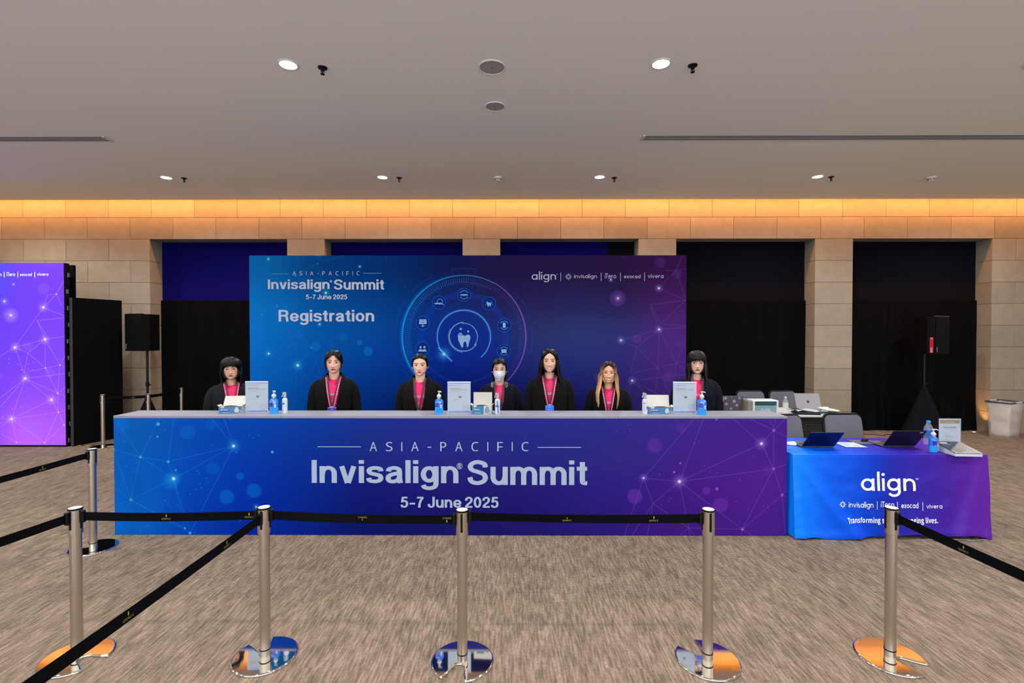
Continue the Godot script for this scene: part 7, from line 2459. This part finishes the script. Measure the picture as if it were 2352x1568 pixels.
func people() -> void:
	mat("skin", Color.WHITE, 0.5, 0.0, {"vertex_color_use_as_albedo": true, "metallic_specular": 0.4, "subsurf_scatter_enabled": true, "subsurf_scatter_strength": 0.08})
	mat("hair", Color.WHITE, 0.45, 0.0, {"vertex_color_use_as_albedo": true, "metallic_specular": 0.28})
	mat("cloth_black", hexc("09090b"), 0.9, 0.0, {"metallic_specular": 0.25})
	mat("cloth_charcoal", hexc("151418"), 0.9, 0.0, {"metallic_specular": 0.25})
	mat("cloth_navy", hexc("0a0d18"), 0.9, 0.0, {"metallic_specular": 0.25})
	mat("shoe_black", hexc("0a0a0a"), 0.35)
	mat("shirt_pink", hexc("e0085c"), 0.8)
	mat("shirt_print", hexc("f490b4"), 0.8)
	mat("lanyard_black", hexc("18161c"), 0.6)
	mat("lanyard_pink", hexc("e8246e"), 0.6)
	mat("badge_blue", hexc("1466d2"), 0.3)
	mat("badge_violet", hexc("2e2a9e"), 0.3)
	mat("badge_pale", hexc("56a8ea"), 0.3)
	mat("badge_line", hexc("7fb4f0"), 0.5)
	mat("mask_white", hexc("c2c6d4"), 0.85)
	mat("collar_grey", hexc("5a5c66"), 0.9)
	var gold: Material = mat("glasses_gold", hexc("b89a86"), 0.3, 0.8)
	var black := lin("080708")
	var brown := lin("150f0e")
	var tied := [[1.0, 0.0], [0.66, 0.0], [0.60, 24.0], [0.5, 44.0], [0.35, 56.0], [0.15, 64.0], [-0.05, 72.0], [-0.25, 92.0], [-0.45, 112.0], [-1.0, 125.0]]
	var curtain := [[1.0, 0.0], [0.74, 0.0], [0.68, 10.0], [0.55, 28.0], [0.35, 42.0], [0.1, 52.0], [-0.15, 55.0], [-0.5, 55.0], [-1.0, 52.0]]
	var bangs := [[1.0, 0.0], [0.30, 0.0], [0.24, 30.0], [0.12, 46.0], [0.0, 52.0], [-0.4, 55.0], [-1.0, 55.0]]
	var brow := lin("1e1512")
	var fr1 := []
	for j in 15: fr1.append([-50.0 + j * 7.2, -46.0 + j * 6.2, 0.24 + 0.10 * absf(sin(j * 2.1)) + (0.14 if j in [6, 7] else 0.0)])
	var fr7 := []
	for j in 19: fr7.append([-54.0 + j * 6.0, -50.0 + j * 5.6, 0.13 + 0.04 * absf(sin(j * 1.7)) + (0.16 if j in [12, 13] else 0.0)])
	var fr2 := []
	for j in 12: fr2.append([8.0 + j * 3.0, 24.0 + j * 4.2, 0.42 - j * 0.045])
	for j in 9: fr2.append([-4.0 - j * 3.0, -30.0 - j * 4.6, 0.40 - j * 0.04])
	person(1, 531, 820, {"label": "woman with dark fringe and bob in a charcoal blazer beside the blue end mask box", "skin": lin("c4967f"), "blush": lin("bc7d6d"), "lips": lin("8c3c3c"), "brow": brow, "hair": black, "open": bangs, "fringe": fr1, "length": 0.20, "locks": 36, "lock_from": 66.0, "flare": 1.2, "forward": 0.0, "spread": 0.0, "volume": 1.4, "thick": 0.018, "wide": 1.06, "look": -0.12, "tilt": 0.05, "turn": 0.12, "coat": M.cloth_charcoal, "gap": 1.0, "badge": false, "earrings": [1.0], "words_x": 0.02, "nape": -0.85})
	person(2, 767, 803.5, {"label": "woman with tied dark hair and side-swept fringe, hands down, before the blue backdrop", "skin": lin("ca9f89"), "blush": lin("bf8677"), "lips": lin("6e2a34"), "brow": brow, "hair": black, "open": tied, "fringe": fr2, "wisps": [[-72, 0.3, -0.075, 0.004], [-68, 0.3, -0.10, 0.008], [74, 0.3, -0.05, 0.002]], "smile": 0.15, "coat": M.cloth_black, "gap": 1.0, "badge_m": M.badge_violet, "badge_y": 1.07, "badge_x": -0.008, "turn": -0.03, "part": 6.0})
	person(3, 965, 810.5, {"label": "woman with slicked-back tied hair and open black coat below the two-people icon", "skin": lin("d0a692"), "blush": lin("c78d82"), "lips": lin("a2504a"), "brow": brow, "hair": black, "open": tied, "smile": 0.0, "coat": M.cloth_black, "gap": 0.95, "badge_m": M.badge_pale, "badge_y": 1.052, "badge_x": -0.006, "turn": -0.05, "thick": 0.010, "dark_strap": true, "parted": true})
	person(4, 1147, 822, {"depth": 5.13, "label": "woman wearing a white face mask and glasses behind the teal mask box", "skin": lin("c39b86"), "lips": lin("a05a50"), "brow": brow, "hair": black, "open": tied, "fringe": [[14, -34, 0.36], [10, -44, 0.26], [18, -24, 0.46], [12, -52, 0.18], [20, 30, 0.42], [24, 44, 0.3]], "wisps": [[-100, 0.0, -0.19, 0.01], [-110, 0.0, -0.20, 0.01], [100, 0.0, -0.19, 0.01], [110, 0.0, -0.2, 0.012], [120, 0.0, -0.2, 0.012], [-120, 0.0, -0.2, 0.012]], "coat": M.cloth_navy, "gap": 0.9, "collar_m": M.collar_grey, "mask": true, "glasses": gold, "badge": false, "thick": 0.011, "part": 12.0, "dark_strap": true, "words_y": 1.18})
	person(5, 1262, 800, {"depth": 4.94, "label": "tall smiling woman with long dark centre-parted hair and a blue badge", "skin": lin("ca9f88"), "blush": lin("c38276"), "lips": lin("a8505c"), "brow": brow, "hair": black, "open": curtain, "length": 0.30, "locks": 44, "lock_from": 60.0, "flare": 1.6, "forward": 0.25, "spread": 2.0, "smile": 0.8, "coat": M.cloth_black, "gap": 0.95, "badge_m": M.badge_blue, "badge_y": 1.085, "nape": -0.9})
	person(6, 1397.5, 829, {"label": "smiling woman with long dark-rooted blonde hair over a black jacket", "skin": lin("c79677"), "blush": lin("bc7f65"), "lips": lin("a04840"), "brow": lin("3a281c"), "hair": lin("1e130d"), "tip": lin("a8865a"), "open": curtain, "length": 0.37, "locks": 70, "lock_from": 55.0, "flare": 1.5, "forward": 1.25, "spread": 1.4, "smile": 1.0, "coat": M.cloth_black, "gap": 0.72, "badge": false, "tilt": -0.03, "nape": -0.9, "volume": 0.6})
	person(7, 1600, 804.5, {"label": "woman with a straight dark fringe, long hair and glasses at the backdrop's purple edge", "skin": lin("caa694"), "blush": lin("c18b7f"), "lips": lin("8e3c3e"), "brow": brow, "hair": brown, "open": bangs, "fringe": fr7, "length": 0.27, "locks": 46, "lock_from": 60.0, "flare": 1.0, "forward": 0.5, "spread": 0.9, "coat": M.cloth_navy, "gap": 0.9, "glasses": gold, "badge": false, "volume": 0.8, "thick": 0.015, "dark_strap": true, "turn": 0.05, "nape": -0.9})
